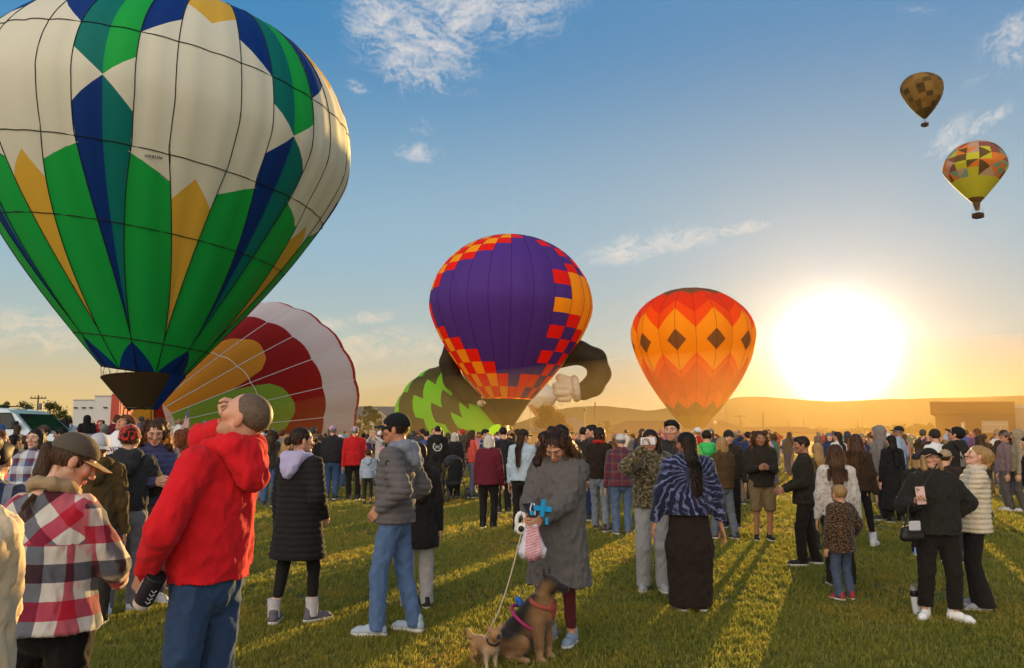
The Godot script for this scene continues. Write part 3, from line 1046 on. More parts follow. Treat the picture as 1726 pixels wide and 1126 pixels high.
func build_orange_balloon() -> void:
	var base := Vector3(23.617, 2.262, -105)
	var e := envelope(base, base + Vector3(-0.15, 18.41, 0), 7.89, 0.143, 0.669, 1.68, 0.345, 10.0, -10.0, 0.06)
	var r := balloon("hot_air_balloon", "orange and red balloon with a row of brown diamonds, beside the sun", e)
	var skin: Node3D = r[1]
	var amber := nylon("amber", col(0.74, 0.37, 0.010), 0.95)
	var orange := nylon("orange_red", col(0.66, 0.085, 0.006), 0.95)
	var red := nylon("deep_red", col(0.54, 0.036, 0.006), 0.85)
	var brown := nylon("brown", col(0.15, 0.066, 0.018), 0.5)
	var olive := nylon("olive", col(0.22, 0.15, 0.02), 0.3)
	# the v of each colour's lower edge at the valley and at the middle of a gore
	var bands := [[olive, 0.0, 0.0], [brown, 0.10, 0.075], [orange, 0.185, 0.13], [red, 0.258, 0.193], [orange, 0.448, 0.325], [amber, 0.505, 0.382], [orange, 0.668, 0.806], [red, 0.775, 0.868], [brown, 0.917, 0.945], [brown, 0.985, 0.985]]
	for n in 10:
		for half in 2:
			var a0 := -10.0 + 36.0 * n + 18.0 * half
			for k in bands.size() - 1:
				var v0: float = bands[k][1]
				var v1: float = bands[k + 1][1]
				var c0: float = bands[k][2]
				var c1: float = bands[k + 1][2]
				if bands[k][0] == amber:
					# the diamond: half of it sits on this half gore
					var m0 := (v0 + c0) / 2.0
					var m1 := (v1 + c1) / 2.0
					if half == 0:
						add_panel(skin, e, amber, a0, a0 + 9.0, v0, v1, m0, m1, 3)
						add_panel(skin, e, amber, a0 + 9.0, a0 + 18.0, m0, 0.588, c0, 0.517, 3)
						add_panel(skin, e, amber, a0 + 9.0, a0 + 18.0, 0.588, m1, 0.66, c1, 3)
						add_panel(skin, e, brown, a0 + 9.0, a0 + 18.0, 0.588, 0.588, 0.517, 0.66, 3)
					else:
						add_panel(skin, e, amber, a0 + 9.0, a0 + 18.0, m0, m1, v0, v1, 3)
						add_panel(skin, e, amber, a0, a0 + 9.0, c0, 0.517, m0, 0.588, 3)
						add_panel(skin, e, amber, a0, a0 + 9.0, 0.66, c1, 0.588, m1, 3)
						add_panel(skin, e, brown, a0, a0 + 9.0, 0.517, 0.66, 0.588, 0.588, 3)
				elif half == 0: add_panel(skin, e, bands[k][0], a0, a0 + 18.0, v0, v1, c0, c1, 4)
				else: add_panel(skin, e, bands[k][0], a0, a0 + 18.0, c0, c1, v0, v1, 4)
	close_far(skin)
	var crown := Shape.new()
	panel_shape(crown, e, 0, 360, 0.985, 0.998, 0.985, 0.998, 24)
	piece("crown_ring", crown.mesh(), brown, skin)
	var angles := []
	for g in 20: angles.append(-10.0 + 18.0 * g)
	tapes(skin, e, angles, [], 0.022, mat("brown_tape", col(0.06, 0.02, 0.008), 0.8), 0.0, 0.98)
	basket(r[0], Vector3(base.x, 0.0, base.z), 0.5, 1.3, 1.0, base, 1.0, Color(0.30, 0.16, 0.07), 1.9)

func build_flying_balloons() -> void:
	var base := Vector3(152.7, 117.0, -285)
	var e := envelope(base, base + Vector3(-2.56, 17.1, 0), 7.166, 0.08, 0.707, 1.75, 1.56, 16.0, 0.0, 0.01)
	var r := balloon("hot_air_balloon", "small brown chequered balloon flying highest at the right", e)
	rng.seed = 4
	var browns := [nylon("umber", col(0.075, 0.042, 0.012), 0.3), nylon("ochre", col(0.15, 0.08, 0.018), 0.35), nylon("tan", col(0.19, 0.11, 0.03), 0.35), nylon("walnut", col(0.05, 0.03, 0.012), 0.3)]
	for g in range(-8, 8):
		for q in 9:
			var v0 := 0.10 + q * 0.098
			var k := int(clampf(noise.get_noise_2d(g * 60.0, q * 75.0) * 3.0 + 1.7 + rng.randf_range(-0.6, 0.6), 0, 3)) if q > 0 else 3
			add_panel(r[1], e, browns[k], 22.5 * g, 22.5 * g + 22.5, v0, v0 + 0.098, v0, v0 + 0.098, 2)
	for k in 16:
		add_panel(r[1], e, browns[3], 22.5 * k, 22.5 * k + 22.5, 0.0, 0.10, 0.0, 0.10, 2)
	close_far(r[1])
	basket(r[0], base + Vector3(-0.2, -2.9, 0), 0.4, 1.9, 1.1, base, 0.6, Color(0.20, 0.10, 0.05), 2.0)
	base = Vector3(117.13, 59.26, -197)
	e = envelope(base, base + Vector3(0.99, 15.94, 0), 7.317, 0.12, 0.551, 1.188, -0.3, 16.0, 0.0, 0.01)
	r = balloon("hot_air_balloon", "small patchwork balloon with lime lower half flying at the right", e)
	var lime := nylon("lime", col(0.42, 0.42, 0.03), 0.4)
	var patch := {"o": nylon("patch_orange", col(0.60, 0.17, 0.03), 0.4), "t": nylon("patch_teal", col(0.14, 0.25, 0.19), 0.35), "b": nylon("patch_brown", col(0.09, 0.055, 0.02), 0.3), "m": nylon("patch_maroon", col(0.20, 0.06, 0.05), 0.35), "p": nylon("patch_rose", col(0.38, 0.25, 0.18), 0.4), "l": lime}
	# five rows of patches; some cells are split along a diagonal
	var rows := [0.34, 0.46, 0.57, 0.68, 0.79, 0.90]
	var plan := ["tplbotlppoblmtpo", "lobpmlobtolpbomt", "mblopbllommpotlb", "ptomlopbmtlompbt", "pppptopmmbpppppo"]
	var other := ["llbotplbotmolpbt", "obpoplbootlmpbol", "bplomblboolpmtob", "ompptbolmbptomlp", "mpptompmbboplppp"]
	for g in range(-8, 8):
		for q in 5:
			var a0 := 22.5 * g
			var m1: Material = patch[plan[q][(g + 8) % 16]]
			var m2: Material = patch[other[q][(g + 8) % 16]]
			if (g + q) % 2 == 0:
				add_panel(r[1], e, m1, a0, a0 + 22.5, rows[q], rows[q + 1], rows[q], rows[q], 3)
				add_panel(r[1], e, m2, a0, a0 + 22.5, rows[q + 1], rows[q + 1], rows[q], rows[q + 1], 3)
			else:
				add_panel(r[1], e, m1, a0, a0 + 22.5, rows[q], rows[q], rows[q], rows[q + 1], 3)
				add_panel(r[1], e, m2, a0, a0 + 22.5, rows[q], rows[q + 1], rows[q + 1], rows[q + 1], 3)
		add_panel(r[1], e, lime, 22.5 * g, 22.5 * g + 22.5, 0.07, rows[0], 0.07, rows[0], 3)
		add_panel(r[1], e, patch["p"], 22.5 * g, 22.5 * g + 22.5, 0.90, 0.998, 0.90, 0.998, 3)
		add_panel(r[1], e, patch["b"], 22.5 * g, 22.5 * g + 22.5, 0.0, 0.07, 0.0, 0.07, 3)
	close_far(r[1])
	var sc := envelope(base + Vector3(0.1, -1.9, 0), base, 0.88, 0.55, 0.98, 1.0, 0.0, 12.0, 0.0, 0.0)
	var ps := Shape.new()
	panel_shape(ps, sc, -180, 180, 0.0, 0.998, 0.0, 0.998, 24)
	piece("scoop", ps.mesh(), patch["b"], r[0])
	basket(r[0], base + Vector3(0.15, -3.9, 0), 0.5, 2.0, 1.15, base, 0.8, Color(0.20, 0.09, 0.05), 2.1)
	# far away and half hidden behind the purple balloon
	base = at(909, 703, 230)
	e = envelope(base, base + Vector3(0.5, 9.5, 0), 5.0, 0.2, 0.6, 1.3, 0.0, 12.0, 0.0, 0.01)
	r = balloon("hot_air_balloon", "far white balloon with orange foot, low behind the purple balloon", e)
	var wh := nylon("far_white", col(0.60, 0.55, 0.48), 0.4)
	for g in range(-6, 6):
		add_panel(r[1], e, patch["o"] if g % 2 == 0 else wh, 30.0 * g, 30.0 * g + 30.0, 0.0, 0.34, 0.0, 0.34, 2)
		add_panel(r[1], e, nylon("far_blue", col(0.16, 0.2, 0.28)) if g % 3 == 2 else wh, 30.0 * g, 30.0 * g + 30.0, 0.34, 0.998, 0.34, 0.998, 2)
	close_far(r[1])

func build_lying_balloons() -> void:
	# the red and white balloon on its side: its mouth gapes at the left, its crown points away to the right
	var mouth := at(256, 712, 42)
	mouth.y = 2.0
	var crown := at(482, 690, 58)
	crown.y = 4.6
	var e := envelope(mouth, crown, 6.5, 0.20, 0.80, 1.22, 0.0, 18.0, 0.0, 0.022)
	var r := balloon("hot_air_balloon", "red and white balloon lying on its side, half filled, behind the crowd", e)
	var skin: Node3D = r[1]
	var dark := nylon("brick_red", col(0.26, 0.010, 0.005), 0.5)
	var white := nylon("pale_white", col(0.70, 0.58, 0.54), 0.55)
	var rim := nylon("rim_red", col(0.42, 0.03, 0.016), 0.5)
	var petals := [nylon("petal_lime", col(0.20, 0.30, 0.03), 0.45), nylon("petal_amber", col(0.70, 0.26, 0.02), 0.5), nylon("petal_scarlet", col(0.62, 0.02, 0.03), 0.5), nylon("petal_gold", col(0.72, 0.36, 0.03), 0.5), nylon("petal_green", col(0.04, 0.40, 0.07), 0.45)]
	for g in range(-9, 9):
		var a0 := 20.0 * g
		# each of the six petals covers three gores and ends in a round tip
		var which: int = [4, 3, 2, 1, 0, 3][int(floor((g + 9) / 3.0))]
		var along := posmod(g, 3)
		for k in 3:
			var w := 20.0 / 3.0
			var b0 := a0 + w * k
			var u0 := (along + k / 3.0) / 1.5 - 1.0
			var u1 := (along + (k + 1) / 3.0) / 1.5 - 1.0
			var c0 := 0.22 + 0.23 * sqrt(maxf(0.0, 1.0 - u0 * u0))
			var c1 := 0.22 + 0.23 * sqrt(maxf(0.0, 1.0 - u1 * u1))
			add_panel(skin, e, petals[which], b0, b0 + w, 0.0, c0, 0.0, c1, 2)
			add_panel(skin, e, dark, b0, b0 + w, c0, 0.60, c1, 0.60, 2)
		add_panel(skin, e, white, a0, a0 + 20.0, 0.60, 0.79, 0.60, 0.79, 4)
		add_panel(skin, e, rim, a0, a0 + 20.0, 0.79, 0.87, 0.79, 0.87, 4)
		add_panel(skin, e, white, a0, a0 + 20.0, 0.87, 0.998, 0.87, 0.998, 4)
	close_far(skin)
	var angles := []
	for g in 18: angles.append(20.0 * g)
	tapes(skin, e, angles, [0.30], 0.022, mat("white_cord", col(0.75, 0.7, 0.65), 0.8), 0.0, 0.80)
	# the lime and olive balloon lying behind, a rounded hump
	mouth = at(838, 735, 80); mouth.y = 1.2
	crown = at(722, 705, 92); crown.y = 3.2
	e = envelope(mouth, crown, 6.7, 0.2, 0.62, 1.3, 0.0, 18.0, 0.0, 0.02)
	r = balloon("hot_air_balloon", "lime and olive zigzag balloon lying on its side behind the purple one", e)
	skin = r[1]
	var lime := nylon("zig_lime", col(0.17, 0.50, 0.02), 0.7)
	var olive := nylon("zig_olive", col(0.062, 0.056, 0.016), 0.3)
	var cuts := [0.0, 0.17, 0.32, 0.47, 0.62, 0.77, 0.90, 0.998]
	for g in range(-9, 9):
		var a0 := 20.0 * g
		for k in cuts.size() - 1:
			var lo: float = cuts[k]
			var up: float = cuts[k + 1]
			# each gore's edge is cut on the slant, so that the blocks step like saw teeth
			var l0 := lo
			var r0 := minf(lo + 0.085, 0.998) if k > 0 else 0.0
			var l1 := up
			var r1 := minf(up + 0.085, 0.998) if k < cuts.size() - 2 else 0.998
			add_panel(skin, e, lime if (k + int(floor(g / 3.0))) % 2 == 0 else olive, a0, a0 + 20.0, l0, l1, r0, r1, 3)
	close_far(skin)
# ---------------------------------------------------------------- people
var heads := {}
var hands := {}
var shoe_upper: Shape
var shoe_sole: Shape
var fold_noise := FastNoiseLite.new()
var hair_noise := FastNoiseLite.new()

# a head: its middle at the origin, 0.225 m tall, looking along -z; vertex colours tint the skin
func make_head(sex: String, cell: float) -> Shape:
	var f := Field.new(Vector3(-0.12, -0.20, -0.145), Vector3(0.12, 0.14, 0.135), cell)
	var male := sex == "m"
	f.ell(Vector3(0, 0.030, 0.012), Vector3(0.073, 0.082, 0.094), 0.02)
	f.cap(Vector3(0, 0.0, -0.020), Vector3(0, -0.062, -0.030), 0.064, 0.046 if male else 0.042, 0.03)
	f.cap(Vector3(-0.050, -0.045, 0.0), Vector3(0, -0.092, -0.052), 0.020, 0.020 if male else 0.016, 0.025)
	f.cap(Vector3(0.050, -0.045, 0.0), Vector3(0, -0.092, -0.052), 0.020, 0.020 if male else 0.016, 0.025)
	f.ell(Vector3(0, -0.093, -0.062), Vector3(0.020, 0.016, 0.016), 0.015)
	for s in [-1.0, 1.0]:
		f.ell(Vector3(s * 0.042, -0.020, -0.058), Vector3(0.022, 0.020, 0.020), 0.02)
		f.cap(Vector3(s * 0.046, 0.026, -0.068), Vector3(s * 0.010, 0.022, -0.084), 0.010, 0.010, 0.012)
		f.ell(Vector3(s * 0.031, 0.004, -0.098), Vector3(0.020, 0.013, 0.020), 0.012, true)
		f.ell(Vector3(s * 0.080, -0.008, 0.012), Vector3(0.010, 0.031, 0.019), 0.008)
	f.cap(Vector3(0, 0.010, -0.086), Vector3(0, -0.032, -0.104), 0.008, 0.0125, 0.012)
	f.ell(Vector3(-0.011, -0.036, -0.094), Vector3(0.010, 0.008, 0.010), 0.008)
	f.ell(Vector3(0.011, -0.036, -0.094), Vector3(0.010, 0.008, 0.010), 0.008)
	f.cap(Vector3(-0.018, -0.061, -0.084), Vector3(0.018, -0.061, -0.084), 0.0065, 0.0065, 0.008)
	f.cap(Vector3(-0.015, -0.071, -0.083), Vector3(0.015, -0.071, -0.083), 0.0075, 0.0075, 0.008)
	f.cap(Vector3(0, -0.05, 0.028), Vector3(0, -0.19, 0.045), 0.056 if male else 0.048, 0.060 if male else 0.052, 0.03)
	var s := f.shape(true)
	for k in s.v.size():
		var p := s.v[k]
		var tint := Color.WHITE
		if p.z < -0.06 and absf(p.x) < 0.025 and p.y < -0.055 and p.y > -0.079: tint = Color(0.92, 0.60, 0.56)
		elif p.z < -0.02 and p.y < -0.01 and p.y > -0.05 and absf(p.x) > 0.025: tint = Color(1.0, 0.90, 0.86)
		elif absf(p.x) > 0.078: tint = Color(1.0, 0.84, 0.78)
		if male and p.y < -0.045 and p.z < 0.0 and tint == Color.WHITE and p.y > -0.115: tint = Color(0.80, 0.76, 0.72)
		s.c[k] = tint
	return s

# a left hand: wrist at the origin, fingers along -y, thumb towards -z, palm facing +x
func make_hand(curl: float, cell: float) -> Shape:
	var f := Field.new(Vector3(-0.06, -0.22, -0.10), Vector3(0.10, 0.04, 0.075), cell)
	f.cap(Vector3(0, 0.03, 0), Vector3(0, -0.02, 0), 0.028, 0.026, 0.01, Vector3.RIGHT, 1.35)
	f.cap(Vector3(0, -0.03, -0.018), Vector3(0.0, -0.085, -0.024), 0.021, 0.018, 0.012, Vector3.RIGHT, 1.5)
	f.cap(Vector3(0, -0.03, 0.018), Vector3(0.0, -0.078, 0.026), 0.021, 0.018, 0.012, Vector3.RIGHT, 1.5)
	f.cap(Vector3(0, -0.03, 0.0), Vector3(0.0, -0.083, 0.0), 0.020, 0.018, 0.012, Vector3.RIGHT, 1.4)
	var roots := [Vector3(0, -0.086, -0.030), Vector3(0, -0.092, -0.010), Vector3(0, -0.089, 0.011), Vector3(0, -0.080, 0.030)]
	var long := [0.072, 0.080, 0.075, 0.060]
	for k in 4:
		var p: Vector3 = roots[k]
		var a := curl * 0.45
		for j in 3:
			var l: float = long[k] * [0.46, 0.31, 0.23][j]
			var q := p + Vector3(sin(a), -cos(a), (k - 1.5) * 0.02) * l
			f.cap(p, q, [0.0092, 0.0084, 0.0075][j], [0.0084, 0.0075, 0.0066][j], 0.004)
			p = q
			a += curl * [0.8, 0.6, 0.4][j]
	var t0 := Vector3(0.004, -0.028, -0.024)
	var t1 := Vector3(0.014 + 0.012 * curl, -0.058, -0.050)
	var t2 := Vector3(0.022 + 0.020 * curl, -0.084, -0.058 + 0.010 * curl)
	var t3 := Vector3(0.028 + 0.026 * curl, -0.106, -0.056 + 0.022 * curl)
	f.cap(t0, t1, 0.015, 0.0115, 0.010)
	f.cap(t1, t2, 0.0105, 0.0095, 0.004)
	f.cap(t2, t3, 0.0095, 0.0080, 0.004)
	return f.shape(true)

func make_shoes() -> void:
	var f := Field.new(Vector3(-0.07, -0.02, -0.24), Vector3(0.07, 0.15, 0.11), 0.007)
	f.cap(Vector3(0, 0.045, 0.045), Vector3(0, 0.038, -0.13), 0.040, 0.040, 0.03)
	f.cap(Vector3(0, 0.034, -0.13), Vector3(0.004, 0.030, -0.175), 0.038, 0.026, 0.02)
	f.cap(Vector3(0, 0.07, 0.035), Vector3(0, 0.105, 0.03), 0.040, 0.042, 0.02)
	f.cap(Vector3(0, 0.07, -0.02), Vector3(0, 0.075, -0.05), 0.030, 0.022, 0.03)
	f.cut(Vector3(0, 0.026, 0), Vector3.DOWN)
	shoe_upper = f.shape()
	var g := Field.new(Vector3(-0.07, -0.02, -0.24), Vector3(0.07, 0.06, 0.11), 0.007)
	g.cap(Vector3(0, 0.014, 0.045), Vector3(0, 0.014, -0.13), 0.045, 0.046, 0.02, Vector3.UP, 1.6)
	g.cap(Vector3(0, 0.016, -0.13), Vector3(0.004, 0.018, -0.175), 0.044, 0.032, 0.02, Vector3.UP, 1.6)
	g.cut(Vector3(0, 0.0, 0), Vector3.DOWN)
	g.cut(Vector3(0, 0.034, 0), Vector3.UP)
	shoe_sole = g.shape()

func bend(a: Vector3, b: Vector3, l1: float, l2: float, pole: Vector3) -> Vector3:   # the elbow or knee between a and b
	var d := b - a
	var l := minf(d.length(), (l1 + l2) * 0.998)
	var dir := d.normalized()
	var x := (l1 * l1 - l2 * l2 + l * l) / (2.0 * l)
	var h := sqrt(maxf(l1 * l1 - x * x, 0.0))
	var o := (pole - dir * pole.dot(dir)).normalized()
	return a + dir * x + o * h

func ruffle(s: Shape, style: String, seed: float, scale: float, sway := 0.0) -> void:   # folds or quilting pressed into a cloth surface
	for k in s.v.size():
		var p := s.v[k]
		var q := p * 100.0
		var a := 0.0
		if style == "puffer":
			var w := absf(sin(PI * (p.y + 0.006 * fold_noise.get_noise_3d(q.x * 0.8, q.y * 0.3, q.z * 0.8 + seed)) / 0.052))
			a = (sqrt(w) - 0.72) * 0.017 + fold_noise.get_noise_3d(q.x * 1.6, q.y * 1.6, q.z * 1.6 + seed) * 0.004
		else:
			var r := fold_noise.get_noise_3d(q.x * 0.75 + seed, q.y * 0.42 + q.x * 0.12, q.z * 0.75)
			var t := fold_noise.get_noise_3d(q.x * 1.7, q.y * 1.0 + seed, q.z * 1.7)
			a = (1.0 - 2.0 * absf(r) - 0.6) * 0.011 + t * 0.006
			if style == "smooth": a *= 0.5
		s.v[k] = p + s.n[k] * a * scale
		var tone := 1.0 + 0.10 * fold_noise.get_noise_3d(q.x * 0.5, q.y * 0.5 + 90.0 + seed, q.z * 0.5) + 0.05 * fold_noise.get_noise_3d(q.x * 4.0, q.y * 4.0, q.z * 4.0)
		s.c[k] = Color(tone, tone, tone)
	# new normals from the faces
	var n := PackedVector3Array()
	n.resize(s.v.size())
	for j in range(0, s.i.size(), 3):
		var g := (s.v[s.i[j + 2]] - s.v[s.i[j]]).cross(s.v[s.i[j + 1]] - s.v[s.i[j]])
		n[s.i[j]] += g; n[s.i[j + 1]] += g; n[s.i[j + 2]] += g
	for k in n.size(): s.n[k] = n[k].normalized()
	s.colored = true

func strands(s: Shape, count: int, length: float, width: float, curl: float, seed: int) -> Shape:   # loose hairs that stand off the surface
	var r := RandomNumberGenerator.new()
	r.seed = seed
	var have := s.v.size()
	var out := Shape.new()
	if have == 0: return out
	for q in count:
		var k := r.randi() % have
		var p := s.v[k]
		var n := s.n[k]
		var down := (Vector3.DOWN * 1.0 + n * r.randf_range(0.25, 0.9) + Vector3(r.randf_range(-1, 1), 0, r.randf_range(-1, 1)) * 0.35).normalized()
		var side := down.cross(n)
		if side.length() < 0.05: side = Vector3.RIGHT
		side = side.normalized()
		var l := length * r.randf_range(0.5, 1.2)
		var ph := r.randf() * TAU
		var base := out.v.size()
		p -= n * 0.004
		for j in 6:
			var t := j / 5.0
			var w := width * (1.0 - t * 0.85)
			var off := side * sin(ph + t * 9.0) * curl * t + n * cos(ph + t * 9.0) * curl * t
			var c := p + down * l * t + Vector3.DOWN * l * 0.35 * t * t + off
			out.vert(c - side * w, n); out.vert(c + side * w, n)
		for j in 5:
			var b := base + j * 2
			out.tri(b, b + 1, b + 3); out.tri(b, b + 3, b + 2)
	return out

func make_hair(style: String, cell: float, seed: int, under_hat := false, down := Vector3.DOWN) -> Shape:
	var f := Field.new(Vector3(-0.25, -0.52, -0.22), Vector3(0.25, 0.16, 0.40), cell)
	var r := RandomNumberGenerator.new()
	r.seed = seed
	var back := Vector3.BACK
	var up := 0.0 if not under_hat else -0.012
	var k := 0.02
	if style == "buzz": f.ell(Vector3(0, 0.032, 0.018), Vector3(0.0772, 0.084, 0.0955), k)
	else: f.ell(Vector3(0, 0.036 + up, 0.018), Vector3(0.083, 0.089, 0.101), k)
	if style == "short": f.ell(Vector3(0.01, 0.075 + up, -0.045), Vector3(0.062, 0.035, 0.05), 0.03)
	f.ell(Vector3(0, -0.048, -0.088), Vector3(0.076, 0.090, 0.088), 0.012, true)
	if style in ["short", "buzz", "bun", "pony", "updo"]:
		f.ell(Vector3(0, -0.12, -0.01), Vector3(0.12, 0.085, 0.075), 0.012, true)
		f.cut(Vector3(0, -0.075, 0), Vector3.DOWN)
	match style:
		"long":
			f.cap(Vector3(0, 0.0, 0.055), Vector3(0, -0.13, 0.085), 0.082, 0.088, 0.03, back, 1.7)
			f.cap(Vector3(0, -0.12, 0.085), Vector3(0, -0.12, 0.095) + down * 0.27, 0.088, 0.055, 0.03, back, 2.4)
			for s in [-1.0, 1.0]:
				f.cap(Vector3(s * 0.070, 0.02, -0.005), Vector3(s * 0.086, -0.12, 0.0), 0.028, 0.032, 0.02)
				f.cap(Vector3(s * 0.086, -0.12, 0.0), Vector3(s * 0.10, -0.12, -0.01) + down * 0.19, 0.032, 0.016, 0.02)
		"straight":
			f.cap(Vector3(0, 0.02, 0.060), Vector3(0, -0.14, 0.090), 0.078, 0.076, 0.03, back, 1.6)
			f.cap(Vector3(0, -0.13, 0.090), Vector3(0.012, -0.13, 0.10) + down * 0.33, 0.076, 0.050, 0.03, back, 2.4)
		"bob":
			f.cap(Vector3(0, 0.0, 0.05), Vector3(0, -0.085, 0.055), 0.085, 0.078, 0.03, back, 1.4)
			for s in [-1.0, 1.0]:
				f.cap(Vector3(s * 0.070, 0.03, -0.01), Vector3(s * 0.082, -0.095, -0.005), 0.028, 0.026, 0.02)
		"pony":
			var root := Vector3(0, 0.0, 0.105)
			var knot := root + Vector3(0, 0.012, 0.030)
			f.cap(root, knot, 0.022, 0.024, 0.012)
			f.cap(knot, knot + down * 0.12 + Vector3(0, 0, 0.012), 0.027, 0.040, 0.012)
			f.cap(knot + down * 0.12 + Vector3(0, 0, 0.012), knot + down * 0.27, 0.040, 0.013, 0.012)
		"bun":
			f.ell(Vector3(0, 0.005, 0.135), Vector3(0.044, 0.040, 0.032), 0.012)
		"updo":
			f.ell(Vector3(0, 0.06, 0.085), Vector3(0.066, 0.055, 0.06), 0.03)
			f.ell(Vector3(0, 0.0, 0.095), Vector3(0.05, 0.05, 0.04), 0.03)
		"mane":
			for q in 110:
				var y := r.randf_range(-0.36, 0.11)
				var a := r.randf_range(-0.02, 1.02) * PI if y > -0.10 else r.randf_range(-0.16, 1.16) * PI
				var w := 0.096 + 0.085 * smoothstep(0.10, -0.18, y)
				var p := Vector3(cos(a) * w, y, 0.012 + sin(a) * w * 0.9) if y > -0.10 else Vector3(cos(a) * w, 0, 0.012 + sin(a) * w * 0.9) + Vector3(0, -0.10, 0) + down * (-0.10 - y)
				f.ell(p, Vector3.ONE * r.randf_range(0.026, 0.044), 0.018)
		"curly":
			for q in 60:
				var y := r.randf_range(-0.27, 0.10)
				var a := r.randf_range(-0.02, 1.02) * PI if y > -0.08 else r.randf_range(-0.10, 1.10) * PI
				var w := 0.090 + 0.05 * smoothstep(0.10, -0.16, y)
				var p := Vector3(cos(a) * w, y, 0.012 + sin(a) * w * 0.95)
				f.ell(p, Vector3.ONE * r.randf_range(0.026, 0.042), 0.018)
	var s := f.shape(true)
	var amp := 0.012 if style in ["curly", "mane"] else (0.004 if style != "buzz" else 0.0012)
	for j in s.v.size():
		var p := s.v[j]
		var n := 0.0
		if style == "curly" or style == "mane": n = hair_noise.get_noise_3d(p.x * 900.0, p.y * 900.0, p.z * 900.0) + 0.6 * hair_noise.get_noise_3d(p.x * 2200.0, p.y * 1400.0, p.z * 2200.0)
		else: n = hair_noise.get_noise_3d(p.x * 1900.0, p.y * 170.0, p.z * 1900.0)
		s.v[j] = p + s.n[j] * n * amp
		var t := 1.0 + 0.35 * hair_noise.get_noise_3d(p.x * 1500.0, p.y * 160.0, p.z * 1500.0 + 70.0)
		if style == "buzz": t = 1.0 + 0.8 * hair_noise.get_noise_3d(p.x * 5000.0, p.y * 3000.0, p.z * 5000.0) + 0.5 * smoothstep(0.0, -0.05, p.y)
		s.c[j] = Color(t, t, t)
	if style == "short":
		for j in s.v.size(): s.v[j] += s.n[j] * 0.006 * hair_noise.get_noise_3d(s.v[j].x * 700.0, s.v[j].y * 500.0, s.v[j].z * 700.0)
	return s

func frizz(s: Shape, style: String, seed: int) -> Shape:       # the loose outer hairs of a head of hair
	match style:
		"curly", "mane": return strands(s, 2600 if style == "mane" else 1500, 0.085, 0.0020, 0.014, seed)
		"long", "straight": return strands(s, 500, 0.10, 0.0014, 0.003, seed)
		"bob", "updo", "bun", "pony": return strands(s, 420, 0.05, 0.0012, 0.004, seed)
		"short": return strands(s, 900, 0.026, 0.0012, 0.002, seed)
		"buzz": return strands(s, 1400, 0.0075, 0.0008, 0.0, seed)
	return Shape.new()

func make_cap(s: Shape) -> Array:
	var f := Field.new(Vector3(-0.12, -0.02, -0.14), Vector3(0.12, 0.17, 0.15), 0.008)
	f.ell(Vector3(0, 0.036, 0.014), Vector3(0.0925, 0.094, 0.1115), 0.02)
	f.cut(Vector3(0, 0.026, 0), Vector3(0, -1, -0.10).normalized())
	var dome := f.shape(true)
	for j in dome.v.size():
		var p := dome.v[j]
		var a := fposmod(atan2(p.x, p.z) / (TAU / 6.0) + 0.5, 1.0) - 0.5
		if p.y > 0.035 and absf(a) < 0.05: dome.v[j] = p - dome.n[j] * 0.002
	var button := Shape.new()
	dome.ball(Vector3(0, 0.131, 0.014), Vector3(0.008, 0.005, 0.008), 8, 4)
	# the brim, a bent plate
	var top := Shape.new()
	for layer in 2:
		var first := top.v.size()
		for j in 9:
			for i in 13:
				var u := i / 6.0 - 1.0
				var t := j / 8.0
				var x := u * lerpf(0.084, 0.074, t)
				var arc := sqrt(maxf(0.0, 1.0 - u * u * 0.92))
				var z0 := -0.104 * sqrt(maxf(0.0, 1.0 - pow(x / 0.094, 2.0))) + 0.014
				var z := lerpf(z0 + 0.012, -0.105 - 0.072 * arc, t)
				var y := 0.036 - 0.028 * u * u - 0.018 * t * arc - (0.004 if layer == 1 else 0.0)
				top.vert(Vector3(x, y, minf(z, z0 + 0.012)), Vector3(u * 0.5, 1.0 if layer == 0 else -1.0, -0.2).normalized())
		for j in 8:
			for i in 12:
				var q := first + j * 13 + i
				top.tri(q, q + 1, q + 14); top.tri(q, q + 14, q + 13)
	for i in 12:
		var q := 8 * 13 + i
		top.tri(q, q + 1, q + 118); top.tri(q, q + 118, q + 117)
	return [dome, top]

func make_beanie() -> Shape:
	var f := Field.new(Vector3(-0.13, -0.06, -0.14), Vector3(0.13, 0.18, 0.16), 0.008)
	f.ell(Vector3(0, 0.046, 0.020), Vector3(0.093, 0.100, 0.109), 0.02)
	f.cut(Vector3(0, 0.0, 0), Vector3(0, -1, -0.18).normalized())
	for k in 24:
		var a := TAU * k / 24.0
		var b := TAU * (k + 1) / 24.0
		f.cap(Vector3(cos(a) * 0.086, 0.020 - 0.012 * sin(a), 0.018 + sin(a) * 0.100), Vector3(cos(b) * 0.086, 0.020 - 0.012 * sin(b), 0.018 + sin(b) * 0.100), 0.014, 0.014, 0.01)
	var s := f.shape(true)
	for j in s.v.size():
		var p := s.v[j]
		s.v[j] = p + s.n[j] * 0.0015 * sin(atan2(p.x, p.z) * 40.0)
	return s

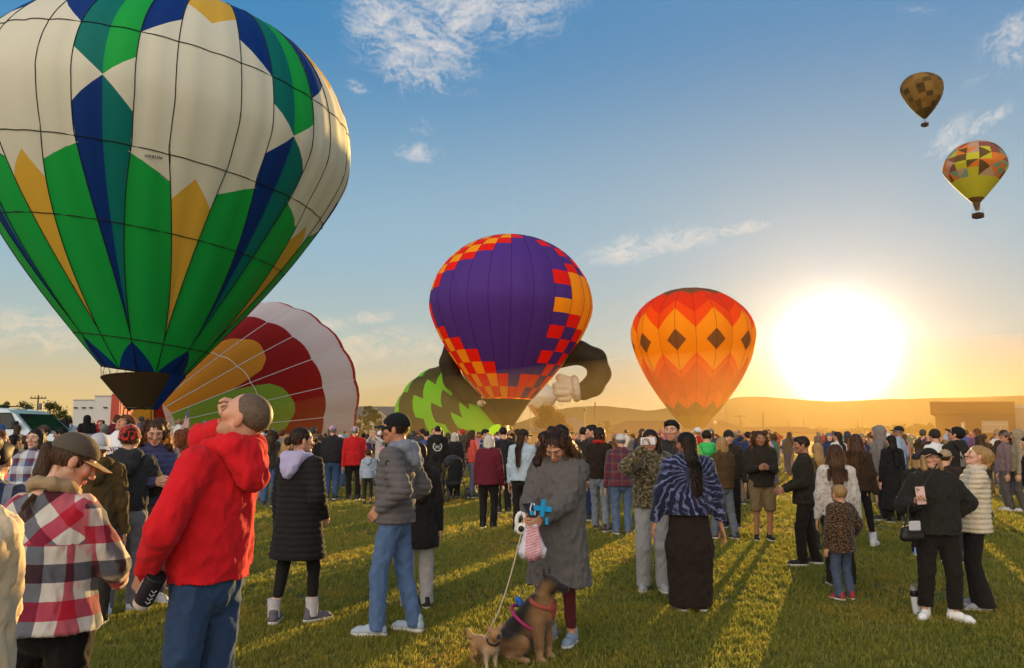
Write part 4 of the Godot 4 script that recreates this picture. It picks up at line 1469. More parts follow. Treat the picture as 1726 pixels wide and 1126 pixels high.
# the joints of a person 1.7 m tall, bent into the pose that the plan asks for
func joints(o: Dictionary) -> Dictionary:
	var w: float = o.get("w", 1.0)
	var lean: Vector3 = o.get("lean", Vector3.ZERO)
	var sh: float = o.get("sh", 0.168 if o.sex == "m" else 0.152)
	var j := {}
	j.hip = Vector3(0, 0.90, 0)
	j.chest = Vector3(0, 1.24, 0.0) + lean * 0.7
	j.neck = Vector3(0, 1.425, 0.018) + lean
	j.sl = Vector3(-sh * (0.6 + 0.4 * w), 1.375, 0.015) + lean
	j.sr = Vector3(sh * (0.6 + 0.4 * w), 1.375, 0.015) + lean
	j.head = Vector3(0, 1.588, -0.012) + lean * 1.18 + o.get("headat", Vector3.ZERO)
	j.hl = o.get("hl", Vector3(-sh - 0.085 * w, 0.80, -0.05) + lean * 0.5)
	j.hr = o.get("hr", Vector3(sh + 0.085 * w, 0.80, -0.05) + lean * 0.5)
	j.el = bend(j.sl, j.hl, 0.29, 0.265, o.get("pl", Vector3(-0.5, -0.3, 0.9)))
	j.er = bend(j.sr, j.hr, 0.29, 0.265, o.get("pr", Vector3(0.5, -0.3, 0.9)))
	j.al = o.get("fl", Vector3(-0.10, 0, 0.0)) + Vector3(0, 0.085, 0.03)
	j.ar = o.get("fr", Vector3(0.10, 0, 0.02)) + Vector3(0, 0.085, 0.03)
	j.tl = Vector3(-0.085 * w, 0.88, 0)
	j.tr = Vector3(0.085 * w, 0.88, 0)
	j.kl = bend(j.tl, j.al, 0.41, 0.395, o.get("kl", Vector3(-0.1, 0, -1)))
	j.kr = bend(j.tr, j.ar, 0.41, 0.395, o.get("kr", Vector3(0.1, 0, -1)))
	return j

# all shapes of one person: [part, parent part or "", shape, material key]; runs on any thread
func figure(o: Dictionary) -> Array:
	var out := []
	var j := joints(o)
	var h: float = o.h
	var sc := h / 1.7
	var child := h < 1.35
	var w: float = o.get("w", 1.0)
	var cell: float = o.get("cell", 0.018)
	var seed: float = o.get("seed", 1.0)
	var fine: bool = o.get("fine", false)
	var back := Vector3.BACK
	var S := Transform3D(Basis.from_scale(Vector3.ONE * sc), Vector3.ZERO)
	var lean: Vector3 = o.get("lean", Vector3.ZERO)
	# head turn
	var ha: Vector3 = o.get("head", Vector3.ZERO)
	var hb := Basis(Vector3.UP, deg_to_rad(ha.x)) * Basis(Vector3.RIGHT, deg_to_rad(ha.y)) * Basis(Vector3.BACK, deg_to_rad(ha.z))
	var hs := 1.0 if not child else 1.28
	var pivot: Vector3 = j.neck + Vector3(0, 0.045, 0.0)
	var hc: Vector3 = pivot + hb * (j.head - pivot)
	var H := Transform3D(hb.scaled(Vector3.ONE * hs), hc)
	# ---- the body: one skin from head to foot
	var bc := maxf(0.020, cell)
	var f := Field.new(Vector3(-0.62, 0.0, -0.62) + Vector3(minf(lean.x, 0), 0, minf(lean.z, 0)), Vector3(0.62, 1.95, 0.5) + Vector3(maxf(lean.x, 0), 0, maxf(lean.z, 0)), bc)
	var bare: bool = o.get("bare_legs", false)
	f.cap(j.hip, j.chest, 0.125 * w, 0.125 * w, 0.03, back, 1.5)
	f.cap(j.chest, j.neck, 0.10 * w, 0.050, 0.03, back, 1.4)
	f.cap(j.neck - Vector3(0, 0.02, 0), hc + hb * Vector3(0, -0.03, 0.02) * hs, 0.052, 0.046, 0.02)
	f.cap(j.sl, j.sr, 0.045, 0.045, 0.03)
	for a in [[j.sl, j.el, j.hl], [j.sr, j.er, j.hr]]:
		f.cap(a[0], a[1], 0.044, 0.034, 0.02)
		f.cap(a[1], a[2], 0.034, 0.024, 0.015)
	for a in [[j.tl, j.kl, j.al], [j.tr, j.kr, j.ar]]:
		f.cap(a[0], a[1], 0.075 * w, 0.050, 0.03)
		f.cap(a[1], a[2], 0.052 if bare else 0.046, 0.036, 0.02)
		f.cap(a[2], a[2] + Vector3(0, -0.05, -0.09).rotated(Vector3.UP, deg_to_rad(o.get("toe", 8.0)) * (1.0 if a[0].x < 0.0 else -1.0)), 0.030, 0.020, 0.02)
	var body := f.shape(true)
	body.add(heads[o.sex + ("1" if cell < 0.019 else ("2" if cell < 0.027 else "3"))], H)
	var hk := 0 if cell < 0.019 else 1
	for side in [-1.0, 1.0]:
		var wr: Vector3 = j.hl if side < 0 else j.hr
		var eb: Vector3 = j.el if side < 0 else j.er
		var dir := (wr - eb).normalized()
		var hint: Vector3 = o.get("tl" if side < 0 else "tr", Vector3(0, 0, -1) if absf(dir.y) > 0.6 else Vector3.UP)
		if o.has("dl") and side < 0: dir = o.dl.normalized()
		if o.has("dr") and side > 0: dir = o.dr.normalized()
		var y := -dir
		var z := -(hint - dir * hint.dot(dir)).normalized()
		var x := y.cross(z)
		var hb2 := Basis(x, y, z)
		if side > 0: hb2 = Basis(-x, y, z)
		var g: float = o.get("gl" if side < 0 else "gr", 0.45)
		var key := "%d_%d" % [int(g > 0.7), hk]
		if cell < 0.03: body.add(hands[key], Transform3D(hb2, wr))
	if true:
		for k in range(0, body.i.size(), 3):       # mirrored hands: turn their faces the right way round
			var g := (body.v[body.i[k + 1]] - body.v[body.i[k]]).cross(body.v[body.i[k + 2]] - body.v[body.i[k]])
			if g.dot(body.n[body.i[k]] + body.n[body.i[k + 1]] + body.n[body.i[k + 2]]) > 0.0:
				var sw := body.i[k + 1]
				body.i[k + 1] = body.i[k + 2]
				body.i[k + 2] = sw
	out.append(["body", "", body, "skin"])
	# ---- the top
	var top: Dictionary = o.top
	var th: float = {"tee": 0.012, "jacket": 0.026, "hoodie": 0.030, "puffer": 0.040, "coat": 0.034, "loose": 0.055}[top.style]
	var hem: float = top.get("hem", 0.84)
	var belly: float = top.get("belly", 0.0)
	var flare: float = top.get("flare", 0.0)
	f = Field.new(Vector3(-0.66, maxf(hem - 0.06, 0.0), -0.66) + Vector3(minf(lean.x, 0), 0, minf(lean.z, 0)), Vector3(0.66, 1.62, 0.5) + Vector3(maxf(lean.x, 0), 0, maxf(lean.z, 0)), cell)
	var waist := Vector3(0, 1.03, 0) + lean * 0.18
	f.cap(waist, j.chest, 0.142 * w + th + belly, 0.150 * w + th, 0.04, back, 1.30)
	f.cap(j.chest, j.chest.lerp(j.neck, 0.72), 0.150 * w + th, 0.110 * w + th * 0.5, 0.04, back, 1.42)
	f.cap(waist, Vector3(0, hem - 0.10, 0), 0.142 * w + th + belly, 0.172 * w + th + flare + belly * 0.6, 0.05, back, 1.26)
	f.cap(j.sl + Vector3(0.02, -0.005, 0), j.sr + Vector3(-0.02, -0.005, 0), 0.052 + th * 0.7, 0.052 + th * 0.7, 0.05)
	f.cap(j.neck - Vector3(0, 0.04, 0), j.neck + Vector3(0, 0.02, -0.004), 0.082, 0.066, 0.03)
	f.cut(Vector3(0, hem, 0), Vector3.DOWN)
	var arm: float = top.get("arm", 1.0)
	for a in [[j.sl, j.el, j.hl], [j.sr, j.er, j.hr]]:
		if top.get("short", false):
			f.cap(a[0], a[0].lerp(a[1], 0.75), 0.060 + th * 0.6, 0.054 + th, 0.03)
		else:
			f.cap(a[0], a[1], (0.054 + th * 0.75) * arm, (0.046 + th * 0.75) * arm, 0.03)
			f.cap(a[1], a[1].lerp(a[2], 0.93), (0.046 + th * 0.75) * arm, 0.034 + th * 0.45, 0.02)
	var ts := f.shape(true)
	ruffle(ts, top.style if top.style == "puffer" else "folds", seed, top.get("ruffle", 1.0))
	if top.get("called", "") in ["hoodie", "sweatshirt"] and hem > 0.7:      # a ribbed band gathers the hem
		for k in ts.v.size():
			var p := ts.v[k]
			if p.y < hem + 0.060 and absf(p.x - lean.x * 0.2) < 0.30: ts.v[k] = p - ts.n[k] * 0.014 * smoothstep(hem + 0.060, hem + 0.048, p.y)
	# cloth lies flat over the body when the print on it is flat too
	for k in ts.v.size(): ts.t[k] = Vector2(ts.v[k].x, 1.7 - ts.v[k].y)
	if top.has("yoke"):
		var yk := Shape.new()
		var rest := Shape.new()
		for q in [yk, rest]:
			q.v = ts.v; q.n = ts.n; q.t = ts.t.duplicate(); q.c = ts.c; q.colored = true
		for k in range(0, ts.i.size(), 3):
			var c: Vector3 = (ts.v[ts.i[k]] + ts.v[ts.i[k + 1]] + ts.v[ts.i[k + 2]]) / 3.0
			var into := yk if c.y > top.yoke - 0.03 * absf(c.x) and absf(c.x) < absf(j.sr.x) + 0.045 else rest
			into.i.append(ts.i[k]); into.i.append(ts.i[k + 1]); into.i.append(ts.i[k + 2])
		for k in yk.t.size(): yk.t[k] = yk.t[k].rotated(PI / 4.0)
		out.append(["jacket", "", rest, "top"])
		out.append(["yoke", "jacket", yk, "yoke"])
	else:
		out.append([top.get("called", "jacket"), "", ts, "top"])
	if top.has("collar"):
		var cf := Field.new(Vector3(-0.2, 1.3, -0.2) + lean, Vector3(0.2, 1.6, 0.2) + lean, 0.010)
		for k in 20:
			var a := TAU * k / 20.0
			var b := TAU * (k + 1) / 20.0
			cf.cap(j.neck + Vector3(cos(a) * 0.088, 0.018 + 0.03 * sin(a), sin(a) * 0.080), j.neck + Vector3(cos(b) * 0.088, 0.018 + 0.03 * sin(b), sin(b) * 0.080), 0.027, 0.027, 0.02)
		var cs := cf.shape(true)
		ruffle(cs, "folds", seed + 5.0, 0.8)
		out.append(["collar", "jacket", cs, "collar"])
	if top.get("hood", "") == "down":
		var hf := Field.new(Vector3(-0.26, 1.15, -0.2) + lean, Vector3(0.26, 1.62, 0.34) + lean, minf(cell, 0.014))
		var nk: Vector3 = j.neck
		for s in [-1.0, 1.0]:
			hf.cap(nk + Vector3(s * 0.050, -0.015, -0.075), nk + Vector3(s * 0.100, 0.022, 0.0), 0.024, 0.036, 0.02)
			hf.cap(nk + Vector3(s * 0.100, 0.022, 0.0), nk + Vector3(s * 0.070, 0.035, 0.085), 0.036, 0.044, 0.03)
			hf.cap(nk + Vector3(s * 0.080, 0.02, 0.085), nk + Vector3(s * 0.03, -0.09, 0.150), 0.044, 0.050, 0.04)
		hf.cap(nk + Vector3(-0.06, 0.03, 0.105), nk + Vector3(0.06, 0.03, 0.105), 0.042, 0.042, 0.03)
		hf.cap(nk + Vector3(0, 0.0, 0.12), nk + Vector3(0, -0.12, 0.145), 0.058, 0.050, 0.04)
		var hsx := hf.shape(true)
		ruffle(hsx, "folds", seed + 3.0, 1.0)
		out.append(["hood", top.get("called", "jacket"), hsx, top.get("hood_key", "top")])
	elif top.get("hood", "") == "up":
		var hf := Field.new(Vector3(-0.17, -0.24, -0.15), Vector3(0.17, 0.18, 0.20), 0.013)
		hf.ell(Vector3(0, 0.025, 0.022), Vector3(0.108, 0.122, 0.125), 0.03)
		hf.cap(Vector3(0, -0.03, 0.03), Vector3(0, -0.17, 0.04), 0.105, 0.12, 0.04)
		hf.ell(Vector3(0, -0.020, -0.12), Vector3(0.072, 0.092, 0.085), 0.012, true)
		var hsx := hf.shape(true)
		ruffle(hsx, "folds", seed + 3.0, 0.8)
		var placed := Shape.new()
		placed.colored = true
		placed.add(hsx, H)
		out.append(["hood", top.get("called", "jacket"), placed, "top"])
	# ---- the bottom
	var bot: Dictionary = o.bot
	var bs: String = bot.style
	var cc := cell * 1.1
	f = Field.new(Vector3(-0.45, 0.0, -0.45), Vector3(0.45, 1.08, 0.45), cc)
	var tk: float = {"jeans": 0.010, "leggings": -0.004, "sweats": 0.020, "flares": 0.006, "shorts": 0.016, "skirt": 0.0, "slacks": 0.014, "none": 0.0}[bs]
	if bs == "skirt":
		f.cap(Vector3(0, 0.98, 0), Vector3(0, 0.60, 0), 0.148 * w, 0.185 * w, 0.04, back, 1.25)
		f.cap(Vector3(0, 0.60, 0), Vector3(0, -0.05, 0), 0.185 * w, bot.get("wide", 0.24), 0.05, back, 1.25)
		f.cut(Vector3(0, bot.get("hem", 0.05), 0), Vector3.DOWN)
	else:
		f.cap(Vector3(0, 1.0, 0), Vector3(0, 0.88, 0.005), 0.130 * w + tk * 0.5, 0.145 * w + tk * 0.5, 0.04, back, 1.26)
		for a in [[j.tl, j.kl, j.al], [j.tr, j.kr, j.ar]]:
			if bs == "shorts":
				f.cap(a[0], a[1] + Vector3(0, 0.02, 0), 0.090 * w + tk, 0.075 + tk, 0.03)
			else:
				f.cap(a[0] + Vector3(0, 0.0, 0), a[1], 0.081 * w + tk, 0.060 + tk, 0.025)
				f.cap(a[1], a[2] - Vector3(0, 0.05, 0), 0.060 + tk, (0.105 if bs == "flares" else (0.042 if bs == "leggings" else 0.052)) + tk, 0.02)
		f.cut(Vector3(0, bot.get("hem", 0.46 if bs == "shorts" else (0.13 if bs == "leggings" else 0.045)), 0), Vector3.DOWN)
	if bs != "none":
		var bsx := f.shape(true)
		ruffle(bsx, "smooth" if bs in ["leggings", "flares"] else "folds", seed + 9.0, 0.9 if bs != "skirt" else 1.2)
		for k in bsx.v.size(): bsx.t[k] = Vector2(bsx.v[k].x, 1.7 - bsx.v[k].y)
		out.append([{"skirt": "skirt", "shorts": "shorts"}.get(bs, "trousers"), "", bsx, "bot"])
	if o.has("sock"):
		for a in [j.al, j.ar]:
			var so := Shape.new()
			so.tube(path([a + Vector3(0, -0.03, 0), a + Vector3(0, 0.05, 0), a + Vector3(0, 0.13, 0.004)]), 0.052, 0.058, 12)
			out.append(["sock", "", so, "sock"])
	if o.get("shoes", true) and cell < 0.03:
		for side in [-1.0, 1.0]:
			var a: Vector3 = j.al if side < 0 else j.ar
			var toe: float = deg_to_rad(o.get("toe", 8.0)) * -side
			var T := Transform3D(Basis(Vector3.UP, toe), Vector3(a.x, 0, a.z - 0.01))
			var us := Shape.new(); us.add(shoe_upper, T)
			var ss := Shape.new(); ss.add(shoe_sole, T)
			out.append(["shoe", "", us, "shoe"])
			out.append(["sole", "shoe_%03d" % 1 if side > 0 else "shoe", ss, "sole"])
	# ---- head wear, hair, eyes
	var hair: Array = o.get("hair", ["short"])
	var hat: Array = o.get("hat", [""])
	if hair[0] != "none":
		var raw := make_hair(hair[0], 0.007 if cell < 0.019 else (0.011 if cell < 0.027 else 0.016), int(seed) + 7, hat[0] != "", hb.inverse() * Vector3.DOWN)
		var placed := Shape.new()
		placed.colored = true
		placed.add(raw, H)
		# long hair lies outside the clothes
		if hair[0] in ["long", "straight", "curly", "pony", "mane"]:
			for k in placed.v.size():
				var p := placed.v[k]
				if p.y < 1.46 and p.z - lean.z > -0.02:
					var need := lean.z * 0.9 + (0.115 + th * 0.9) * (0.9 + 0.1 * w)
					if absf(p.x - lean.x) < 0.16 and p.z < need + 0.01:
						placed.v[k] = Vector3(p.x, p.y, lerpf(p.z, need + 0.012 + (p.z - lean.z) * 0.12, smoothstep(1.46, 1.36, p.y)))
		out.append(["hair", "", placed, "hair"])
		if fine:
			# no loose hairs across the face
			var bare_face := Shape.new()
			var away_from := H.affine_inverse()
			for k in placed.v.size():
				var p := away_from * placed.v[k]
				if p.z > -0.02 or p.y > 0.10:
					bare_face.v.append(placed.v[k]); bare_face.n.append(placed.n[k])
			placed = bare_face
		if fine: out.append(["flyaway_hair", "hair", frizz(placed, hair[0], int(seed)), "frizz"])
	if hat[0] == "cap" or hat[0] == "backcap":
		var cp: Array = make_cap(null)
		var B := H * Transform3D(Basis(Vector3.UP, PI if hat[0] == "backcap" else 0.0), Vector3(0, 0.006, 0.006 if hat[0] == "cap" else 0.03))
		var cs := Shape.new(); cs.colored = true; cs.add(cp[0], B)
		var br := Shape.new(); br.add(cp[1], B)
		out.append(["cap", "", cs, "hat"])
		out.append(["brim", "cap", br, "brim" if hat.size() > 2 else "hat"])
	elif hat[0] == "beanie":
		var bn := Shape.new(); bn.colored = true; bn.add(make_beanie(), H)
		for k in bn.t.size(): bn.t[k] = Vector2(bn.v[k].x, 1.7 - bn.v[k].y)
		out.append(["beanie", "", bn, "hat"])
	if o.get("face", false):
		var ey := Shape.new()
		var ir := Shape.new()
		var bw := Shape.new()
		for s in [-1.0, 1.0]:
			ey.ball(Vector3(s * 0.031, 0.002, -0.0755), Vector3(0.0125, 0.0062, 0.0105), 12, 8)
			ir.ball(Vector3(s * 0.031, 0.002, -0.0822), Vector3(0.0060, 0.0058, 0.0048), 10, 6)
			bw.tube(path([Vector3(s * 0.014, 0.0205, -0.0935), Vector3(s * 0.030, 0.0265, -0.0900), Vector3(s * 0.048, 0.0225, -0.0770)]), 0.0036, 0.0022, 6)
		for q in [["eyes", ey, "eye"], ["irises", ir, "iris"], ["eyebrows", bw, "hair"]]:
			var placed := Shape.new(); placed.add(q[1], H)
			out.append([q[0], "body", placed, q[2]])
	if o.get("glasses", false):
		var gl := Shape.new()
		for s in [-1.0, 1.0]:
			var ring := PackedVector3Array()
			for k in 17: ring.append(Vector3(s * 0.033 + cos(TAU * k / 16) * 0.024, -0.002 + sin(TAU * k / 16) * 0.018, -0.103 + absf(s * 0.033 + cos(TAU * k / 16) * 0.024) * 0.25))
			gl.tube(ring, 0.0028, 0.0028, 6, false)
			gl.tube(path([Vector3(s * 0.057, 0.004, -0.088), Vector3(s * 0.083, 0.006, 0.0)]), 0.0025, 0.0025, 5)
		gl.tube(path([Vector3(-0.010, 0.0, -0.105), Vector3(0.010, 0.0, -0.105)]), 0.003, 0.003, 5)
		var placed := Shape.new(); placed.add(gl, H)
		out.append(["glasses", "", placed, "black"])
	for q in out:
		if sc != 1.0:
			var s: Shape = q[2]
			for k in s.v.size(): s.v[k] = s.v[k] * sc
	o["_head"] = Transform3D(H.basis.scaled(Vector3.ONE * sc), H.origin * sc)
	o["_hl"] = j.hl * sc
	o["_hr"] = j.hr * sc
	return out
# ---------------------------------------------------------------- cloth, hair and skin
func picture(key: String, size: int, paint: Callable) -> Texture2D:
	if tex.has(key): return tex[key]
	var im := Image.create(size, size, false, Image.FORMAT_RGB8)
	for y in size:
		for x in size:
			im.set_pixel(x, y, paint.call(x, y))
	tex[key] = ImageTexture.create_from_image(im)
	return tex[key]

func plaid(across: Array, repeat: int) -> Callable:      # woven checks: warp and weft colours of equal bands, mixed
	return func(x: int, y: int) -> Color:
		var a: Color = across[(x * across.size() / repeat) % across.size()]
		var b: Color = across[(y * across.size() / repeat) % across.size()]
		var w := 0.5 + 0.06 * (float((x + y) % 3) - 1.0)
		return a.lerp(b, w).linear_to_srgb()

func crease_texture() -> NoiseTexture2D:      # creases and weave, as a normal map
	if tex.has("crease"): return tex["crease"]
	var t := noise_texture("crease", 0.011, 5, 512, true, 9.0)
	(t.noise as FastNoiseLite).fractal_type = FastNoiseLite.FRACTAL_RIDGED
	(t.noise as FastNoiseLite).domain_warp_enabled = true
	(t.noise as FastNoiseLite).domain_warp_amplitude = 18.0
	return t

func cloth(kind: Variant) -> StandardMaterial3D:
	var key := "cloth_" + str(kind)
	if mats.has(key): return mats[key]
	var m := mat(key, Color.WHITE, 0.92, 0.06, {"vertex_color_use_as_albedo": true, "rim_enabled": true, "rim": 0.5, "rim_tint": 0.6, "metallic_specular": 0.2})
	if kind is Color:
		m.albedo_color = col(kind.r, kind.g, kind.b)
		m.normal_enabled = true
		m.normal_texture = crease_texture()
		m.normal_scale = 0.5
		m.uv1_triplanar = true
		m.uv1_scale = Vector3(1.7, 1.1, 1.7)
		return m
	var im: Texture2D
	var per := 2.0
	match kind:
		"plaid_red", "plaid_yoke":
			var cr := Color(0.50, 0.47, 0.42)
			var gr := Color(0.11, 0.115, 0.14)
			var rd := Color(0.42, 0.012, 0.030)
			var pk := Color(0.45, 0.10, 0.13)
			var dk := Color(0.035, 0.016, 0.020)
			# columns: grey, cream, rose, cream; rows in turn red, cream, dark, cream
			im = picture("plaid_red", 256, func(x: int, y: int) -> Color:
				var c := (x * 4 / 256) % 4
				var r := (y * 4 / 256) % 4
				var k: Color
				match [r, c]:
					[0, 0]: k = Color(0.17, 0.012, 0.03)
					[0, 1]: k = Color(0.36, 0.055, 0.085)
					[0, 2]: k = rd * 0.8
					[0, 3]: k = Color(0.36, 0.055, 0.085)
					[1, 0]: k = gr
					[1, 1]: k = cr
					[1, 2]: k = pk * 0.8
					[1, 3]: k = cr
					[2, 0]: k = dk
					[2, 1]: k = gr * 0.8
					[2, 2]: k = Color(0.06, 0.012, 0.022)
					[2, 3]: k = gr * 0.8
					[3, 0]: k = gr
					[3, 1]: k = cr
					[3, 2]: k = pk * 0.8
					_: k = cr
				return (k * (1.0 + 0.10 * float((x + y) % 3 - 1))).linear_to_srgb())
			per = 1.0 / 0.31
		"plaid_blue":
			im = picture(kind, 128, plaid([Color(0.02, 0.03, 0.08), Color(0.02, 0.03, 0.08), Color(0.30, 0.32, 0.38), Color(0.015, 0.015, 0.02)], 128)); per = 6.0
		"plaid_white":
			im = picture(kind, 128, plaid([Color(0.05, 0.08, 0.20), Color(0.45, 0.47, 0.52), Color(0.45, 0.47, 0.52), Color(0.12, 0.03, 0.04)], 128)); per = 6.0
		"plaid_maroon":
			im = picture(kind, 128, plaid([Color(0.10, 0.02, 0.03), Color(0.10, 0.02, 0.03), Color(0.03, 0.03, 0.06), Color(0.14, 0.06, 0.05)], 128)); per = 7.0
		"camo":
			var n := FastNoiseLite.new()
			n.frequency = 0.03
			n.fractal_octaves = 3
			im = picture(kind, 256, func(x: int, y: int) -> Color:
				var a := n.get_noise_2d(x, y)
				var b := n.get_noise_2d(x + 900, y * 1.4)
				var k := Color(0.10, 0.075, 0.04)
				if a > 0.12: k = Color(0.035, 0.028, 0.016)
				elif b > 0.15: k = Color(0.20, 0.16, 0.10)
				elif b < -0.2: k = Color(0.06, 0.065, 0.025)
				return k.linear_to_srgb())
			per = 2.5
		"camo_dark":
			var n := FastNoiseLite.new()
			n.frequency = 0.04
			n.fractal_octaves = 2
			im = picture(kind, 256, func(x: int, y: int) -> Color:
				var a := n.get_noise_2d(x, y)
				var b := n.get_noise_2d(x + 900, y * 1.4)
				var k := Color(0.05, 0.03, 0.015)
				if a > 0.1: k = Color(0.016, 0.012, 0.008)
				elif b > 0.12: k = Color(0.16, 0.11, 0.06)
				elif b < -0.2: k = Color(0.11, 0.03, 0.01)
				return k.linear_to_srgb())
			per = 3.5
		"tie_dye":
			var n := FastNoiseLite.new()
			n.frequency = 0.02
			im = picture(kind, 512, func(x: int, y: int) -> Color:
				var dx := x - 256.0
				var dy := y - 256.0
				var r := sqrt(dx * dx + dy * dy)
				var a := atan2(dy, dx) + r * 0.003 + 0.12 * n.get_noise_2d(x * 0.8, y * 0.8)
				var s := sin(a * 24.0) * 0.55 + sin(a * 53.0 + 1.0) * 0.3 + 0.55 * n.get_noise_2d(a * 160.0, r * 1.1)
				var k := smoothstep(0.10, 0.70, s) * smoothstep(10.0, 60.0, r) * (0.55 + 0.45 * n.get_noise_2d(x * 0.7 + 300.0, y * 0.7))
				return Color(0.012, 0.014, 0.035).lerp(Color(0.22, 0.25, 0.48), k).linear_to_srgb())
			m.uv1_scale = Vector3(1.15, 1.15, 1)
			m.uv1_offset = Vector3(0.5, 0.03, 0)
		"pattern_white":
			var n := FastNoiseLite.new()
			n.noise_type = FastNoiseLite.TYPE_CELLULAR
			n.frequency = 0.05
			im = picture(kind, 128, func(x: int, y: int) -> Color:
				return Color(0.10, 0.07, 0.06).lerp(Color(0.50, 0.46, 0.42), smoothstep(-0.95, -0.6, n.get_noise_2d(x, y))).linear_to_srgb())
			per = 3.0
		"beanie_red":
			var n := FastNoiseLite.new()
			n.frequency = 0.03
			n.fractal_octaves = 2
			im = picture(kind, 128, func(x: int, y: int) -> Color:
				return (Color(0.012, 0.010, 0.010) if n.get_noise_2d(x, y * 0.7) > -0.02 else Color(0.42, 0.03, 0.015)).linear_to_srgb())
			per = 6.0
		"flag":
			im = picture(kind, 64, func(x: int, y: int) -> Color:
				var k := Color(0.55, 0.53, 0.52) if (y / 8) % 2 == 0 else Color(0.42, 0.03, 0.05)
				if x < 34 and y < 40: k = Color(0.04, 0.05, 0.20) if (x + y * 3) % 7 > 1 else Color(0.6, 0.6, 0.6)
				return k.linear_to_srgb())
			per = 9.0
	m.albedo_texture = im
	if kind != "tie_dye" and kind != "plaid_yoke":
		m.uv1_triplanar = true
		m.uv1_triplanar_sharpness = 6.0
		m.uv1_scale = Vector3(per, per, per)
	elif kind == "plaid_yoke":
		m.uv1_scale = Vector3(per, per, 1)
	return m

func skin(tone: int) -> StandardMaterial3D:
	var c: Color = [Color(0.50, 0.27, 0.18), Color(0.42, 0.21, 0.13), Color(0.30, 0.145, 0.085), Color(0.56, 0.33, 0.24)][tone]
	return mat("skin_%d" % tone, col(c.r, c.g, c.b), 0.55, 0.0, {"vertex_color_use_as_albedo": true, "subsurf_scatter_enabled": true, "subsurf_scatter_strength": 0.12})

const HAIR := {"black": [0.010, 0.007, 0.006], "dark": [0.022, 0.012, 0.008], "brown": [0.055, 0.028, 0.014], "auburn": [0.13, 0.042, 0.015], "blond": [0.36, 0.22, 0.09], "grey": [0.22, 0.20, 0.18], "white": [0.60, 0.57, 0.52], "stubble": [0.15, 0.10, 0.066]}
func hair_mat(c: String) -> StandardMaterial3D:
	var v: Array = HAIR[c]
	return mat("hair_" + c, col(v[0], v[1], v[2]), 0.58, 0.5, {"vertex_color_use_as_albedo": true, "rim_enabled": true, "rim": 0.6, "rim_tint": 0.8})

func plain_cloth(c: Color) -> StandardMaterial3D:
	return mat("flat_%.3f_%.3f_%.3f" % [c.r, c.g, c.b], col(c.r, c.g, c.b), 0.75)

func material_of(key: String, o: Dictionary) -> Material:
	match key:
		"skin": return skin(o.get("skin", 0))
		"top": return cloth(o.top.c)
		"yoke": return cloth("plaid_yoke")
		"hood": return cloth(o.top.get("hood_c", o.top.c))
		"collar": return cloth(o.top.get("collar", o.top.c))
		"bot": return cloth(o.bot.c)
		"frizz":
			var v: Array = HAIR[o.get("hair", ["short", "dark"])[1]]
			var c := Color(v[0] * 2.0 + 0.05, v[1] * 2.0 + 0.028, v[2] * 2.0 + 0.012)  # paler and warmer than the hair itself: golden rim light put into the colour
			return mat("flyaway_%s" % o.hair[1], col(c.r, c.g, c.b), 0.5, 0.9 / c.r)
		"hair": return hair_mat(o.get("hair", ["short", "dark"])[1])
		"hat": return cloth(o.hat[1])
		"brim": return plain_cloth(o.hat[2])
		"sock": return cloth(o.sock)
		"shoe": return plain_cloth(o.get("shoe", Color(0.03, 0.03, 0.03)))
		"sole": return plain_cloth(o.get("sole", Color(0.55, 0.53, 0.5)))
		"eye": return mat("eye_white", col(0.24, 0.20, 0.18), 0.25)
		"iris": return mat("iris", col(0.03, 0.018, 0.010), 0.15)
	return mat("black_plastic", col(0.012, 0.012, 0.013), 0.3)

func put_person(o: Dictionary, parts: Array) -> Node3D:
	var where := on_ground(o.x, o.d)
	where.y = ground_height(where.x, where.z)
	var root := thing("person", o.label, "person", where, deg_to_rad(o.yaw), o.get("group", ""))
	for q in parts:
		var s: Shape = q[2]
		if s.i.is_empty(): continue
		var parent: Node = root
		if q[1] != "" and root.has_node(q[1]): parent = root.get_node(q[1])
		piece(q[0], s.mesh(), material_of(q[3], o), parent)
	o["_node"] = root
	return root
# ---------------------------------------------------------------- the people one can tell apart: x is where they stand in the picture, d how many metres away
func K(r: float, g: float, b: float) -> Color: return Color(r, g, b)

